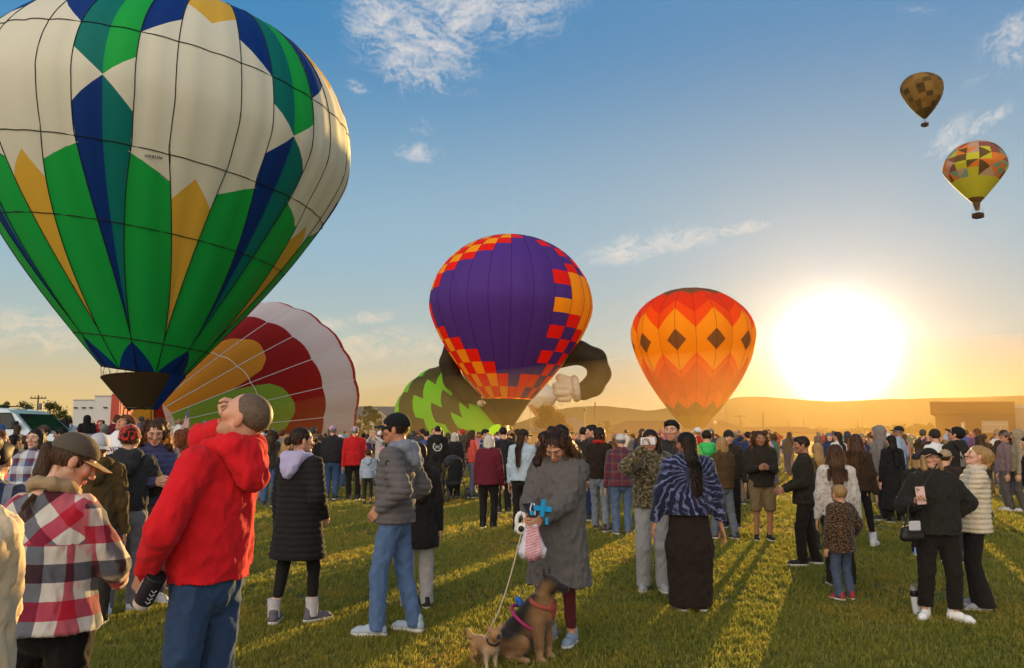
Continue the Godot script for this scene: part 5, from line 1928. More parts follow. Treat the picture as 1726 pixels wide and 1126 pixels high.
func cast() -> Array:
	var black := K(0.014, 0.013, 0.013)
	var ink := K(0.022, 0.021, 0.024)
	var denim := K(0.045, 0.085, 0.19)
	var navy := K(0.018, 0.030, 0.075)
	var pale := K(0.30, 0.36, 0.45)
	var heather := K(0.13, 0.13, 0.14)
	var white := K(0.62, 0.62, 0.64)
	var a := []
	# -- nearest
	a.append({"label": "person in a cream fleece hoodie cut off by the left edge", "x": -62, "d": 2.45, "yaw": -24, "h": 1.66, "sex": "f", "cell": 0.013, "fine": true, "seed": 3, "hair": ["short", "brown"], "top": {"style": "loose", "called": "hoodie", "c": K(0.62, 0.46, 0.30), "hem": 0.84, "hood": "down", "ruffle": 1.3, "arm": 1.12}, "bot": {"style": "jeans", "c": denim}, "hl": Vector3(-0.36, 1.15, -0.26), "hr": Vector3(-0.22, 1.20, -0.22), "pr": Vector3(0.9, -0.7, 0.4), "gl": 0.9, "gr": 0.9})
	a.append({"label": "woman in a red and cream checked shirt jacket, cap and brown ponytail", "x": 102, "d": 3.72, "yaw": -10, "h": 1.65, "sex": "f", "w": 1.26, "cell": 0.012, "fine": true, "seed": 11, "skin": 3, "hair": ["pony", "brown"], "hat": ["cap", K(0.085, 0.068, 0.050), K(0.20, 0.125, 0.060)], "head": Vector3(-48, -26, 4), "top": {"style": "jacket", "c": "plaid_red", "hem": 0.835, "yoke": 1.245, "collar": K(0.30, 0.21, 0.12), "ruffle": 0.6, "flare": 0.05, "arm": 1.1}, "bot": {"style": "slacks", "c": K(0.010, 0.009, 0.009)}, "hl": Vector3(-0.10, 1.08, -0.30), "hr": Vector3(0.15, 1.00, -0.30), "pr": Vector3(0.9, -0.6, 0.4), "gl": 0.9, "gr": 0.9, "shoe": black})
	a.append({"label": "man in a bright red hoodie leaning back, looking up, hand to his face", "x": 362, "d": 3.9, "yaw": 66, "h": 1.86, "sex": "m", "w": 1.0, "cell": 0.012, "fine": true, "seed": 21, "skin": 0, "hair": ["buzz", "stubble"], "face": true, "head": Vector3(20, 30, 0), "lean": Vector3(0.0, 0, 0.055), "headat": Vector3(0, 0.01, 0.03), "top": {"style": "hoodie", "called": "hoodie", "c": K(0.52, 0.012, 0.018), "hem": 0.875, "hood": "down", "belly": 0.012, "ruffle": 0.8, "arm": 1.0}, "bot": {"style": "jeans", "c": K(0.030, 0.058, 0.125)}, "hl": Vector3(-0.22, 0.92, -0.13), "pl": Vector3(-0.9, -0.2, 0.6), "hr": Vector3(0.04, 1.54, 0.045), "pr": Vector3(0.6, -0.6, -0.6), "gl": 0.95, "gr": 0.95, "dr": Vector3(-0.22, 0.72, 0.35), "tr": Vector3(-0.6, 0.1, 0.6), "shoe": K(0.1, 0.06, 0.03)})
	a.append({"label": "woman in a long grey oversized hoodie looking down, wavy hair rim lit gold", "x": 940, "d": 6.6, "yaw": 152, "h": 1.67, "sex": "f", "w": 1.14, "cell": 0.012, "fine": true, "seed": 31, "skin": 1, "hair": ["mane", "dark"], "face": true, "head": Vector3(8, -30, 0), "top": {"style": "loose", "called": "hoodie", "c": K(0.092, 0.086, 0.082), "hem": 0.46, "hood": "down", "flare": 0.035, "ruffle": 1.5, "arm": 1.1}, "bot": {"style": "leggings", "c": K(0.075, 0.016, 0.018), "hem": 0.13}, "hl": Vector3(-0.03, 1.02, -0.36), "hr": Vector3(0.10, 1.03, -0.36), "gl": 0.9, "gr": 0.9, "shoe": K(0.20, 0.25, 0.33)})
	a.append({"label": "man in a grey two tone jacket, black cap and glasses, facing left", "x": 668, "d": 6.9, "yaw": 78, "h": 1.80, "sex": "m", "w": 1.02, "cell": 0.012, "fine": true, "seed": 41, "skin": 1, "hair": ["short", "black"], "hat": ["cap", K(0.012, 0.012, 0.013)], "face": true, "glasses": true, "head": Vector3(6, 0, 0), "top": {"style": "puffer", "c": K(0.105, 0.098, 0.100), "hem": 0.86, "hood": "down", "hood_key": "hood", "hood_c": K(0.16, 0.18, 0.22), "ruffle": 0.8}, "bot": {"style": "jeans", "c": K(0.075, 0.13, 0.25)}, "hl": Vector3(-0.17, 0.97, -0.06), "hr": Vector3(0.17, 0.97, -0.06), "pl": Vector3(-0.4, 0, 1), "pr": Vector3(0.4, 0, 1), "fl": Vector3(-0.10, 0, -0.12), "fr": Vector3(0.10, 0, 0.12), "shoe": K(0.30, 0.36, 0.42)})
	a.append({"label": "woman in a long black quilted coat with lavender hood, back turned", "x": 508, "d": 7.3, "yaw": -22, "h": 1.69, "sex": "f", "w": 1.12, "cell": 0.012, "fine": true, "seed": 51, "skin": 0, "hair": ["bun", "dark"], "head": Vector3(-32, 4, 0), "top": {"style": "puffer", "called": "coat", "c": K(0.016, 0.015, 0.016), "hem": 0.56, "hood": "down", "hood_key": "hood", "hood_c": K(0.36, 0.33, 0.50), "flare": 0.05, "ruffle": 1.0}, "bot": {"style": "leggings", "c": black, "hem": 0.22}, "sock": K(0.42, 0.40, 0.42), "hr": Vector3(0.19, 0.92, -0.12), "fl": Vector3(-0.15, 0, 0.08), "fr": Vector3(0.12, 0, -0.10), "toe": 24, "shoe": K(0.10, 0.09, 0.11)})
	a.append({"label": "person in a black coat and pale trousers half hidden behind the grey jacket man", "x": 706, "d": 7.9, "yaw": 12, "h": 1.55, "sex": "f", "cell": 0.018, "seed": 61, "hair": ["straight", "dark"], "top": {"style": "coat", "called": "coat", "c": K(0.018, 0.016, 0.016), "hem": 0.62, "flare": 0.04}, "bot": {"style": "sweats", "c": K(0.30, 0.29, 0.29)}, "shoe": K(0.02, 0.02, 0.02)})
	a.append({"label": "man in a black hoodie, grey sweatpants and red and black beanie", "x": 219, "d": 7.7, "yaw": 24, "h": 1.70, "sex": "m", "w": 1.05, "cell": 0.013, "fine": true, "seed": 71, "skin": 3, "hair": ["short", "brown"], "hat": ["beanie", "beanie_red"], "head": Vector3(-20, 4, 0), "top": {"style": "hoodie", "called": "hoodie", "c": K(0.030, 0.032, 0.035), "hem": 0.92, "hood": "down", "ruffle": 1.2}, "bot": {"style": "sweats", "c": K(0.16, 0.16, 0.18)}, "hl": Vector3(-0.09, 1.02, -0.26), "hr": Vector3(0.10, 1.02, -0.26), "pl": Vector3(-1, -0.2, 0.3), "pr": Vector3(1, -0.2, 0.3), "toe": 45, "fl": Vector3(-0.13, 0, 0.10), "fr": Vector3(0.12, 0, -0.05), "shoe": K(0.62, 0.63, 0.66)})
	a.append({"label": "woman with long dark hair in a blue tie dye sweatshirt and long black skirt", "x": 1157, "d": 7.8, "yaw": 6, "h": 1.65, "sex": "f", "w": 1.22, "cell": 0.012, "fine": true, "seed": 81, "skin": 1, "hair": ["straight", "black"], "head": Vector3(20, 0, 0), "top": {"style": "loose", "called": "sweatshirt", "c": "tie_dye", "hem": 0.90, "ruffle": 0.9, "belly": 0.01, "arm": 1.12}, "bot": {"style": "skirt", "c": K(0.022, 0.015, 0.012), "wide": 0.205}, "hl": Vector3(-0.335, 0.85, 0.0), "hr": Vector3(0.325, 0.78, 0.02), "shoe": black})
	a.append({"label": "girl in a camouflage jacket holding up a white phone to take a picture", "x": 1096, "d": 8.7, "yaw": 174, "h": 1.68, "sex": "f", "w": 0.98, "cell": 0.014, "fine": true, "seed": 91, "skin": 1, "hair": ["long", "dark"], "face": true, "top": {"style": "loose", "c": "camo", "hem": 0.88, "ruffle": 1.0}, "bot": {"style": "sweats", "c": K(0.27, 0.27, 0.28)}, "hr": Vector3(0.10, 1.50, -0.34), "pr": Vector3(0.8, -0.8, 0.0), "dr": Vector3(-0.2, 1.0, -0.2), "tr": Vector3(-1, 0.3, 0), "gr": 0.9, "hl": Vector3(-0.30, 0.86, -0.10), "shoe": K(0.3, 0.3, 0.3)})
	a.append({"label": "tall young man with tousled dark hair in a black jacket beside the phone", "x": 1132, "d": 9.3, "yaw": 142, "h": 1.79, "sex": "m", "cell": 0.014, "fine": true, "seed": 101, "skin": 0, "hair": ["short", "black"], "face": true, "head": Vector3(10, 6, 0), "top": {"style": "hoodie", "c": K(0.026, 0.024, 0.024), "hem": 0.88, "hood": "down"}, "bot": {"style": "slacks", "c": black}, "hr": Vector3(0.14, 1.20, -0.28), "gr": 0.9})
	a.append({"label": "woman in black cap and hoodie holding a pink phone, white sneakers", "x": 1568, "d": 7.4, "yaw": 176, "h": 1.50, "sex": "f", "w": 1.16, "cell": 0.012, "fine": true, "seed": 111, "skin": 0, "hair": ["bob", "blond"], "hat": ["cap", K(0.016, 0.014, 0.013)], "face": true, "head": Vector3(4, 20, 0), "top": {"style": "loose", "called": "hoodie", "c": K(0.020, 0.019, 0.016), "hem": 0.84, "hood": "down", "ruffle": 1.1}, "bot": {"style": "sweats", "c": K(0.016, 0.013, 0.011), "hem": 0.12}, "hr": Vector3(0.275, 1.17, -0.24), "pr": Vector3(0.6, -1.0, 0.3), "dr": Vector3(0.05, 0.6, -0.5), "tr": Vector3(-1, 0.2, 0.2), "gr": 0.9, "hl": Vector3(-0.16, 0.98, 0.05), "pl": Vector3(-1.0, -0.1, 0.1), "fl": Vector3(-0.12, 0, -0.05), "fr": Vector3(0.13, 0, 0.05), "toe": 35, "shoe": K(0.66, 0.66, 0.66)})
	a.append({"label": "woman in a cream quilted jacket and black flared trousers, looking up left", "x": 1631, "d": 7.85, "yaw": 72, "h": 1.53, "sex": "f", "w": 1.06, "cell": 0.012, "fine": true, "seed": 121, "skin": 3, "hair": ["updo", "blond"], "face": true, "head": Vector3(0, 24, 0), "lean": Vector3(0, 0, 0.03), "top": {"style": "puffer", "c": K(0.54, 0.46, 0.34), "hem": 0.80, "ruffle": 1.25, "collar": K(0.50, 0.42, 0.31)}, "bot": {"style": "flares", "c": K(0.017, 0.014, 0.013)}, "hl": Vector3(0.02, 1.05, -0.26), "hr": Vector3(-0.02, 1.02, -0.24), "pl": Vector3(-1, -0.4, 0.5), "toe": 20, "shoe": K(0.25, 0.26, 0.30)})
	# -- a little farther, left
	a.append({"label": "person in a blue and black checked shirt at the left edge", "x": -4, "d": 4.6, "yaw": 10, "h": 1.60, "sex": "m", "cell": 0.016, "seed": 131, "hair": ["short", "dark"], "top": {"style": "jacket", "c": "plaid_blue"}, "bot": {"style": "jeans", "c": denim}})
	a.append({"label": "person in a white backward cap and brown jacket behind the checked jacket", "x": 168, "d": 7.2, "yaw": 22, "h": 1.63, "sex": "m", "cell": 0.015, "fine": true, "seed": 141, "skin": 1, "hair": ["short", "black"], "hat": ["backcap", K(0.42, 0.40, 0.42)], "head": Vector3(12, 10, 0), "top": {"style": "jacket", "c": K(0.075, 0.048, 0.020), "hood": "down", "ruffle": 1.2}, "bot": {"style": "slacks", "c": K(0.03, 0.025, 0.02)}, "shoe": black})
	a.append({"label": "man in a white university sweatshirt and brown cap gazing upward", "x": 203, "d": 11.0, "yaw": 168, "h": 1.90, "sex": "m", "w": 1.2, "cell": 0.016, "seed": 151, "skin": 0, "hair": ["short", "brown"], "hat": ["cap", K(0.12, 0.05, 0.025)], "face": true, "head": Vector3(-14, 36, 0), "top": {"style": "hoodie", "called": "sweatshirt", "c": white, "hem": 0.86, "belly": 0.02}, "bot": {"style": "jeans", "c": denim}})
	a.append({"label": "curly haired woman in a blue quilted jacket looking at her phone", "x": 262, "d": 8.1, "yaw": -138, "h": 1.77, "sex": "f", "w": 1.05, "cell": 0.013, "fine": true, "seed": 161, "skin": 0, "hair": ["curly", "brown"], "face": true, "head": Vector3(-16, -10, 0), "top": {"style": "puffer", "c": K(0.055, 0.055, 0.125), "hem": 0.92, "ruffle": 1.1}, "bot": {"style": "slacks", "c": K(0.11, 0.075, 0.085)}, "hl": Vector3(-0.02, 1.13, -0.36), "hr": Vector3(0.10, 1.14, -0.36), "gl": 0.9, "gr": 0.9, "shoe": K(0.4, 0.4, 0.42)})
	a.append({"label": "woman with long curly auburn hair in a taupe jacket and blue jeans", "x": 312, "d": 8.9, "yaw": 34, "h": 1.68, "sex": "f", "cell": 0.014, "fine": true, "seed": 171, "skin": 0, "hair": ["curly", "auburn"], "top": {"style": "puffer", "c": K(0.13, 0.105, 0.09), "hem": 0.93}, "bot": {"style": "jeans", "c": K(0.05, 0.12, 0.26)}, "hl": Vector3(-0.10, 1.1, -0.3), "hr": Vector3(0.1, 1.1, -0.3)})
	a.append({"label": "dark haired woman in a blue checked shirt facing the camera", "x": 60, "d": 9.0, "yaw": 186, "h": 1.69, "sex": "f", "cell": 0.016, "fine": true, "seed": 181, "skin": 3, "hair": ["bob", "dark"], "face": true, "head": Vector3(-8, 8, 0), "top": {"style": "jacket", "c": "plaid_white"}, "bot": {"style": "jeans", "c": denim}})
	a.append({"label": "man in cap and sunglasses in front of the white van", "x": 71, "d": 14.0, "yaw": 190, "h": 1.77, "sex": "m", "cell": 0.02, "seed": 191, "skin": 0, "hair": ["short", "brown"], "hat": ["cap", K(0.07, 0.05, 0.035)], "glasses": true, "head": Vector3(-20, 16, 0), "top": {"style": "jacket", "c": K(0.055, 0.040, 0.025)}, "bot": {"style": "jeans", "c": denim}})
	a.append({"label": "dark haired man in profile beside the windscreen of the white van", "x": 103, "d": 14.2, "yaw": 100, "h": 1.74, "sex": "m", "cell": 0.02, "seed": 201, "skin": 1, "hair": ["short", "black"], "top": {"style": "jacket", "c": K(0.03, 0.03, 0.035)}, "bot": {"style": "jeans", "c": navy}})
	a.append({"label": "person in a beige hooded coat standing by the van's side", "x": 45, "d": 13.2, "yaw": 8, "h": 1.60, "sex": "f", "cell": 0.02, "seed": 211, "hair": ["short", "brown"], "top": {"style": "hoodie", "called": "coat", "c": K(0.20, 0.16, 0.11), "hood": "down", "hem": 0.7}, "bot": {"style": "jeans", "c": ink}})
	a.append({"label": "person with long dark hair in a black coat near the left edge", "x": 25, "d": 12.0, "yaw": -20, "h": 1.62, "sex": "f", "cell": 0.02, "seed": 221, "hair": ["straight", "black"], "top": {"style": "coat", "called": "coat", "c": black, "hem": 0.7}, "bot": {"style": "sweats", "c": K(0.3, 0.29, 0.27)}})
	a.append({"label": "blond woman in a pink top at the far left edge", "x": -2, "d": 10.0, "yaw": -60, "h": 1.68, "sex": "f", "cell": 0.018, "fine": true, "seed": 231, "hair": ["long", "auburn"], "top": {"style": "tee", "called": "shirt", "c": K(0.55, 0.05, 0.20)}, "bot": {"style": "jeans", "c": denim}})
	# -- the middle
	a.append({"label": "man in a black jacket and flag patterned cap, back turned, blue jeans", "x": 561, "d": 20.5, "yaw": -6, "h": 1.82, "sex": "m", "w": 1.25, "cell": 0.02, "seed": 241, "skin": 0, "hair": ["short", "grey"], "hat": ["cap", "flag"], "top": {"style": "jacket", "c": ink, "hem": 0.86, "belly": 0.03}, "bot": {"style": "jeans", "c": denim}})
	a.append({"label": "man in a red jacket and flag patterned cap, black trousers", "x": 598, "d": 20.2, "yaw": 14, "h": 1.80, "sex": "m", "w": 1.2, "cell": 0.02, "seed": 251, "skin": 0, "hair": ["short", "grey"], "hat": ["cap", "flag"], "top": {"style": "jacket", "c": K(0.42, 0.016, 0.018), "hem": 0.80, "belly": 0.02}, "bot": {"style": "slacks", "c": black}, "hl": Vector3(-0.26, 0.78, 0.05)})
	a.append({"label": "child in a pale blue hooded top left of the grey jacket man", "x": 622, "d": 18.8, "yaw": 4, "h": 1.24, "sex": "f", "cell": 0.02, "seed": 261, "hair": ["short", "brown"], "top": {"style": "hoodie", "called": "hoodie", "c": pale, "hood": "down"}, "bot": {"style": "leggings", "c": ink}})
	a.append({"label": "small child in a light blue coat and pink hat beside the grey jacket man", "x": 647, "d": 18.6, "yaw": -20, "h": 1.28, "sex": "f", "cell": 0.02, "seed": 271, "hair": ["long", "brown"], "hat": ["beanie", K(0.62, 0.18, 0.26)], "top": {"style": "hoodie", "called": "hoodie", "c": pale * 0.95, "hood": "down"}, "bot": {"style": "jeans", "c": denim}})
	a.append({"label": "man in a black hoodie with a round white emblem on the back, khaki trousers", "x": 738, "d": 20.5, "yaw": 4, "h": 1.83, "sex": "m", "w": 1.1, "cell": 0.02, "seed": 281, "skin": 0, "hair": ["buzz", "dark"], "top": {"style": "hoodie", "called": "hoodie", "c": K(0.017, 0.016, 0.016), "hood": "down"}, "bot": {"style": "slacks", "c": K(0.17, 0.115, 0.06)}, "shoe": K(0.02, 0.018, 0.015)})
	a.append({"label": "white haired person in a black coat beside the pushchair", "x": 766, "d": 21.2, "yaw": -10, "h": 1.66, "sex": "f", "cell": 0.02, "seed": 291, "hair": ["bob", "white"], "top": {"style": "coat", "c": ink, "hem": 0.78}, "bot": {"style": "slacks", "c": black}})
	a.append({"label": "woman in a coral jacket with tied brown hair, turned to the right", "x": 796, "d": 21.0, "yaw": -72, "h": 1.72, "sex": "f", "cell": 0.02, "seed": 301, "skin": 0, "hair": ["long", "brown"], "top": {"style": "jacket", "c": K(0.55, 0.075, 0.06), "hem": 0.88}, "bot": {"style": "jeans", "c": K(0.12, 0.14, 0.2)}})
	a.append({"label": "bearded man in a dark checked jacket right of the coral jacket", "x": 818, "d": 20.4, "yaw": -110, "h": 1.74, "sex": "m", "cell": 0.02, "seed": 311, "hair": ["short", "black"], "top": {"style": "jacket", "c": "plaid_blue"}, "bot": {"style": "slacks", "c": ink}})
	a.append({"label": "white haired person in a maroon coat and black trousers, back turned", "x": 824, "d": 14.3, "yaw": -14, "h": 1.61, "sex": "f", "w": 1.2, "cell": 0.016, "fine": true, "seed": 321, "skin": 3, "hair": ["bob", "white"], "top": {"style": "coat", "c": K(0.105, 0.014, 0.026), "hem": 0.80, "flare": 0.02}, "bot": {"style": "slacks", "c": black}, "shoe": black})
	a.append({"label": "woman in a light blue jacket with long dark ponytail and cap", "x": 881, "d": 13.7, "yaw": -16, "h": 1.70, "sex": "f", "w": 1.1, "cell": 0.016, "fine": true, "seed": 331, "skin": 0, "hair": ["straight", "dark"], "hat": ["cap", K(0.03, 0.02, 0.015)], "head": Vector3(-40, 0, 0), "top": {"style": "jacket", "c": K(0.34, 0.42, 0.50), "hem": 0.86, "flare": 0.02, "arm": 1.1}, "bot": {"style": "slacks", "c": black}, "shoe": K(0.5, 0.5, 0.5)})
	a.append({"label": "man in a black cap behind the grey hoodie woman's head", "x": 946, "d": 11.5, "yaw": -70, "h": 1.75, "sex": "m", "cell": 0.02, "seed": 341, "skin": 0, "hair": ["short", "black"], "hat": ["cap", black], "top": {"style": "jacket", "c": ink}, "bot": {"style": "jeans", "c": navy}})
	a.append({"label": "young man in dark jacket, left one of two side by side", "x": 984, "d": 16.4, "yaw": -30, "h": 1.76, "sex": "m", "cell": 0.02, "seed": 351, "skin": 0, "hair": ["short", "dark"], "top": {"style": "jacket", "c": K(0.028, 0.022, 0.02)}, "bot": {"style": "jeans", "c": navy}})
	a.append({"label": "dark haired young man in profile, right one of two side by side", "x": 998, "d": 15.6, "yaw": 86, "h": 1.80, "sex": "m", "cell": 0.02, "seed": 361, "skin": 0, "hair": ["short", "black"], "top": {"style": "jacket", "c": K(0.035, 0.028, 0.028)}, "bot": {"style": "jeans", "c": navy}})
	a.append({"label": "woman in a black jacket with red scarf, light jeans, walking away", "x": 1010, "d": 14.0, "yaw": -22, "h": 1.74, "sex": "f", "w": 1.12, "cell": 0.016, "fine": true, "seed": 371, "skin": 0, "hair": ["bob", "dark"], "head": Vector3(-40, 0, 0), "top": {"style": "jacket", "c": K(0.022, 0.016, 0.012), "hem": 0.86, "collar": K(0.30, 0.02, 0.015)}, "bot": {"style": "jeans", "c": K(0.16, 0.19, 0.24)}, "fl": Vector3(-0.12, 0, -0.16), "fr": Vector3(0.14, 0, 0.16), "shoe": K(0.06, 0.04, 0.03)})
	a.append({"label": "man in a white cap, maroon checked shirt and jeans, back turned", "x": 1046, "d": 13.5, "yaw": 2, "h": 1.62, "sex": "m", "w": 1.2, "cell": 0.016, "seed": 381, "skin": 0, "hair": ["short", "grey"], "hat": ["cap", K(0.48, 0.44, 0.42)], "top": {"style": "jacket", "c": "plaid_maroon", "hem": 0.82, "belly": 0.02}, "bot": {"style": "jeans", "c": K(0.08, 0.12, 0.21)}, "shoe": K(0.1, 0.11, 0.15)})
	# -- right
	a.append({"label": "person in a bright green hoodie, back turned, dark hair", "x": 1191, "d": 13.6, "yaw": -6, "h": 1.69, "sex": "m", "w": 1.1, "cell": 0.018, "seed": 391, "hair": ["short", "dark"], "top": {"style": "hoodie", "called": "hoodie", "c": K(0.045, 0.42, 0.10), "hood": "down"}, "bot": {"style": "jeans", "c": navy}})
	a.append({"label": "blond woman in a brown jacket and jeans right of the green hoodie", "x": 1216, "d": 12.9, "yaw": 30, "h": 1.58, "sex": "f", "cell": 0.017, "fine": true, "seed": 401, "hair": ["bob", "blond"], "top": {"style": "jacket", "c": K(0.07, 0.04, 0.02)}, "bot": {"style": "jeans", "c": K(0.10, 0.12, 0.15)}, "fl": Vector3(-0.12, 0, -0.15), "fr": Vector3(0.12, 0, 0.12)})
	a.append({"label": "man in a dark knitted hat facing the camera behind the blond woman", "x": 1228, "d": 14.4, "yaw": 170, "h": 1.68, "sex": "m", "cell": 0.018, "seed": 411, "hair": ["short", "dark"], "hat": ["beanie", K(0.03, 0.025, 0.02)], "face": true, "top": {"style": "jacket", "c": K(0.025, 0.02, 0.016)}, "bot": {"style": "slacks", "c": black}})
	a.append({"label": "person in black jacket and khaki shorts, bare legs, facing the camera", "x": 1281, "d": 12.7, "yaw": 172, "h": 1.67, "sex": "m", "w": 1.15, "cell": 0.016, "fine": true, "seed": 421, "skin": 2, "hair": ["curly", "brown"], "face": true, "top": {"style": "jacket", "c": K(0.022, 0.018, 0.014), "hem": 0.84}, "bot": {"style": "shorts", "c": K(0.14, 0.10, 0.05)}, "bare_legs": true, "hl": Vector3(-0.06, 1.14, -0.30), "hr": Vector3(0.08, 1.14, -0.30), "shoe": black})
	a.append({"label": "man in black seen from the side, hands at his front, right of centre", "x": 1351, "d": 10.4, "yaw": 80, "h": 1.60, "sex": "m", "w": 1.05, "cell": 0.015, "fine": true, "seed": 431, "skin": 2, "hair": ["short", "dark"], "top": {"style": "jacket", "c": K(0.022, 0.018, 0.013), "hem": 0.80}, "bot": {"style": "slacks", "c": K(0.016, 0.012, 0.010)}, "hl": Vector3(-0.10, 1.0, -0.26), "hr": Vector3(0.10, 1.0, -0.26), "fl": Vector3(-0.1, 0, -0.1), "fr": Vector3(0.1, 0, 0.12), "shoe": black})
	a.append({"label": "woman with long brown hair in a pale patterned top behind the child", "x": 1406, "d": 9.0, "yaw": -14, "h": 1.52, "sex": "f", "cell": 0.014, "fine": true, "seed": 441, "hair": ["long", "brown"], "top": {"style": "jacket", "c": "pattern_white"}, "bot": {"style": "slacks", "c": K(0.02, 0.016, 0.013)}})
	a.append({"label": "blond child in a dark camouflage jacket, jeans and red shoes", "x": 1409, "d": 8.3, "yaw": 22, "h": 1.10, "sex": "f", "w": 1.1, "cell": 0.013, "fine": true, "seed": 451, "hair": ["short", "blond"], "top": {"style": "loose", "c": "camo_dark", "hem": 0.72, "ruffle": 1.1}, "bot": {"style": "jeans", "c": K(0.06, 0.08, 0.13)}, "hr": Vector3(0.32, 0.92, -0.1), "shoe": K(0.30, 0.03, 0.03)})
	a.append({"label": "long haired woman in black stepping forward with one blue sock", "x": 1442, "d": 12.0, "yaw": -34, "h": 1.63, "sex": "f", "cell": 0.016, "fine": true, "seed": 461, "hair": ["long", "brown"], "top": {"style": "jacket", "c": K(0.035, 0.022, 0.014)}, "bot": {"style": "leggings", "c": black, "hem": 0.22}, "sock": K(0.45, 0.50, 0.62), "fl": Vector3(-0.14, 0, 0.20), "fr": Vector3(0.14, 0, -0.22), "shoe": K(0.5, 0.5, 0.5)})
	a.append({"label": "tall man with hood up in a grey sweatshirt, facing left", "x": 1481, "d": 15.6, "yaw": 70, "h": 1.77, "sex": "m", "w": 1.2, "cell": 0.018, "seed": 471, "hair": ["short", "dark"], "top": {"style": "hoodie", "called": "hoodie", "c": K(0.17, 0.15, 0.14), "hood": "up"}, "bot": {"style": "slacks", "c": ink}})
	a.append({"label": "person in a long black coat reaching to the ankles beside the hooded man", "x": 1501, "d": 15.2, "yaw": 8, "h": 1.60, "sex": "f", "cell": 0.018, "seed": 481, "hair": ["straight", "black"], "top": {"style": "coat", "called": "coat", "c": black, "hem": 0.25, "flare": 0.05}, "bot": {"style": "slacks", "c": black}})
	a.append({"label": "person in a dark cap standing behind the woman with the pink phone", "x": 1543, "d": 11.2, "yaw": -30, "h": 1.36, "sex": "f", "cell": 0.018, "seed": 491, "hair": ["bob", "blond"], "hat": ["cap", ink], "top": {"style": "jacket", "c": K(0.02, 0.018, 0.014)}, "bot": {"style": "slacks", "c": black}, "shoe": K(0.2, 0.3, 0.6)})
	a.append({"label": "person in a beige cap between the black hoodie and the cream jacket", "x": 1591, "d": 10.6, "yaw": -50, "h": 1.42, "sex": "m", "cell": 0.018, "seed": 501, "hair": ["short", "brown"], "hat": ["cap", K(0.30, 0.22, 0.13)], "top": {"style": "jacket", "c": K(0.03, 0.02, 0.015)}, "bot": {"style": "slacks", "c": ink}})
	a.append({"label": "man in a black hoodie with white lettering on the back and black cap, looking up", "x": 1606, "d": 13.0, "yaw": 28, "h": 1.74, "sex": "m", "w": 1.1, "cell": 0.017, "seed": 511, "hair": ["short", "dark"], "hat": ["cap", black], "head": Vector3(18, 26, 0), "top": {"style": "hoodie", "called": "hoodie", "c": K(0.022, 0.02, 0.016), "hood": "down"}, "bot": {"style": "slacks", "c": ink}})
	a.append({"label": "person in a white shirt and dark knitted hat left of the lettered hoodie", "x": 1575, "d": 15.2, "yaw": 10, "h": 1.70, "sex": "m", "cell": 0.02, "seed": 521, "hair": ["short", "dark"], "hat": ["beanie", K(0.03, 0.025, 0.02)], "top": {"style": "tee", "called": "shirt", "c": white}, "bot": {"style": "slacks", "c": ink}})
	a.append({"label": "woman in a dark jacket and pale jeans behind the cream quilted jacket", "x": 1650, "d": 16.0, "yaw": 16, "h": 1.60, "sex": "f", "cell": 0.018, "seed": 531, "hair": ["long", "brown"], "top": {"style": "jacket", "c": K(0.03, 0.026, 0.018)}, "bot": {"style": "jeans", "c": K(0.24, 0.25, 0.27)}})
	a.append({"label": "man in a mauve sweatshirt and cap looking up near the right edge", "x": 1691, "d": 17.5, "yaw": 78, "h": 1.66, "sex": "m", "w": 1.12, "cell": 0.018, "seed": 541, "hair": ["short", "brown"], "hat": ["cap", K(0.14, 0.10, 0.08)], "head": Vector3(0, 26, 0), "top": {"style": "hoodie", "called": "sweatshirt", "c": K(0.17, 0.115, 0.13)}, "bot": {"style": "sweats", "c": K(0.09, 0.085, 0.09)}, "shoe": K(0.5, 0.5, 0.5)})
	a.append({"label": "man in a tan jacket with grey hood up near the right edge", "x": 1714, "d": 17.2, "yaw": 66, "h": 1.70, "sex": "m", "w": 1.12, "cell": 0.018, "seed": 551, "hair": ["short", "brown"], "top": {"style": "hoodie", "c": K(0.25, 0.20, 0.13), "hood": "up"}, "bot": {"style": "sweats", "c": K(0.07, 0.065, 0.06)}, "shoe": K(0.5, 0.5, 0.5)})
	a.append({"label": "person in a black jacket cut off by the right edge", "x": 1732, "d": 13.5, "yaw": 60, "h": 1.58, "sex": "m", "cell": 0.018, "seed": 561, "hair": ["short", "black"], "top": {"style": "jacket", "c": black}, "bot": {"style": "jeans", "c": navy}})
	a.append({"label": "woman with long fair hair in a dark jacket left of the lavender hood", "x": 486, "d": 13.5, "yaw": -30, "h": 1.62, "sex": "f", "cell": 0.018, "seed": 571, "hair": ["straight", "blond"], "top": {"style": "jacket", "c": K(0.04, 0.03, 0.02)}, "bot": {"style": "jeans", "c": denim}})
	a.append({"label": "person in a blue jacket between the grey jacket man and the round emblem", "x": 719, "d": 21.6, "yaw": 30, "h": 1.70, "sex": "m", "cell": 0.02, "seed": 581, "hair": ["short", "dark"], "top": {"style": "jacket", "c": K(0.06, 0.08, 0.22)}, "bot": {"style": "slacks", "c": ink}})
	a.append({"label": "woman in dark clothes with blue jeans behind the red hoodie man", "x": 457, "d": 18.5, "yaw": 0, "h": 1.72, "sex": "f", "cell": 0.02, "seed": 591, "hair": ["long", "brown"], "top": {"style": "jacket", "c": K(0.035, 0.03, 0.025)}, "bot": {"style": "jeans", "c": denim}})
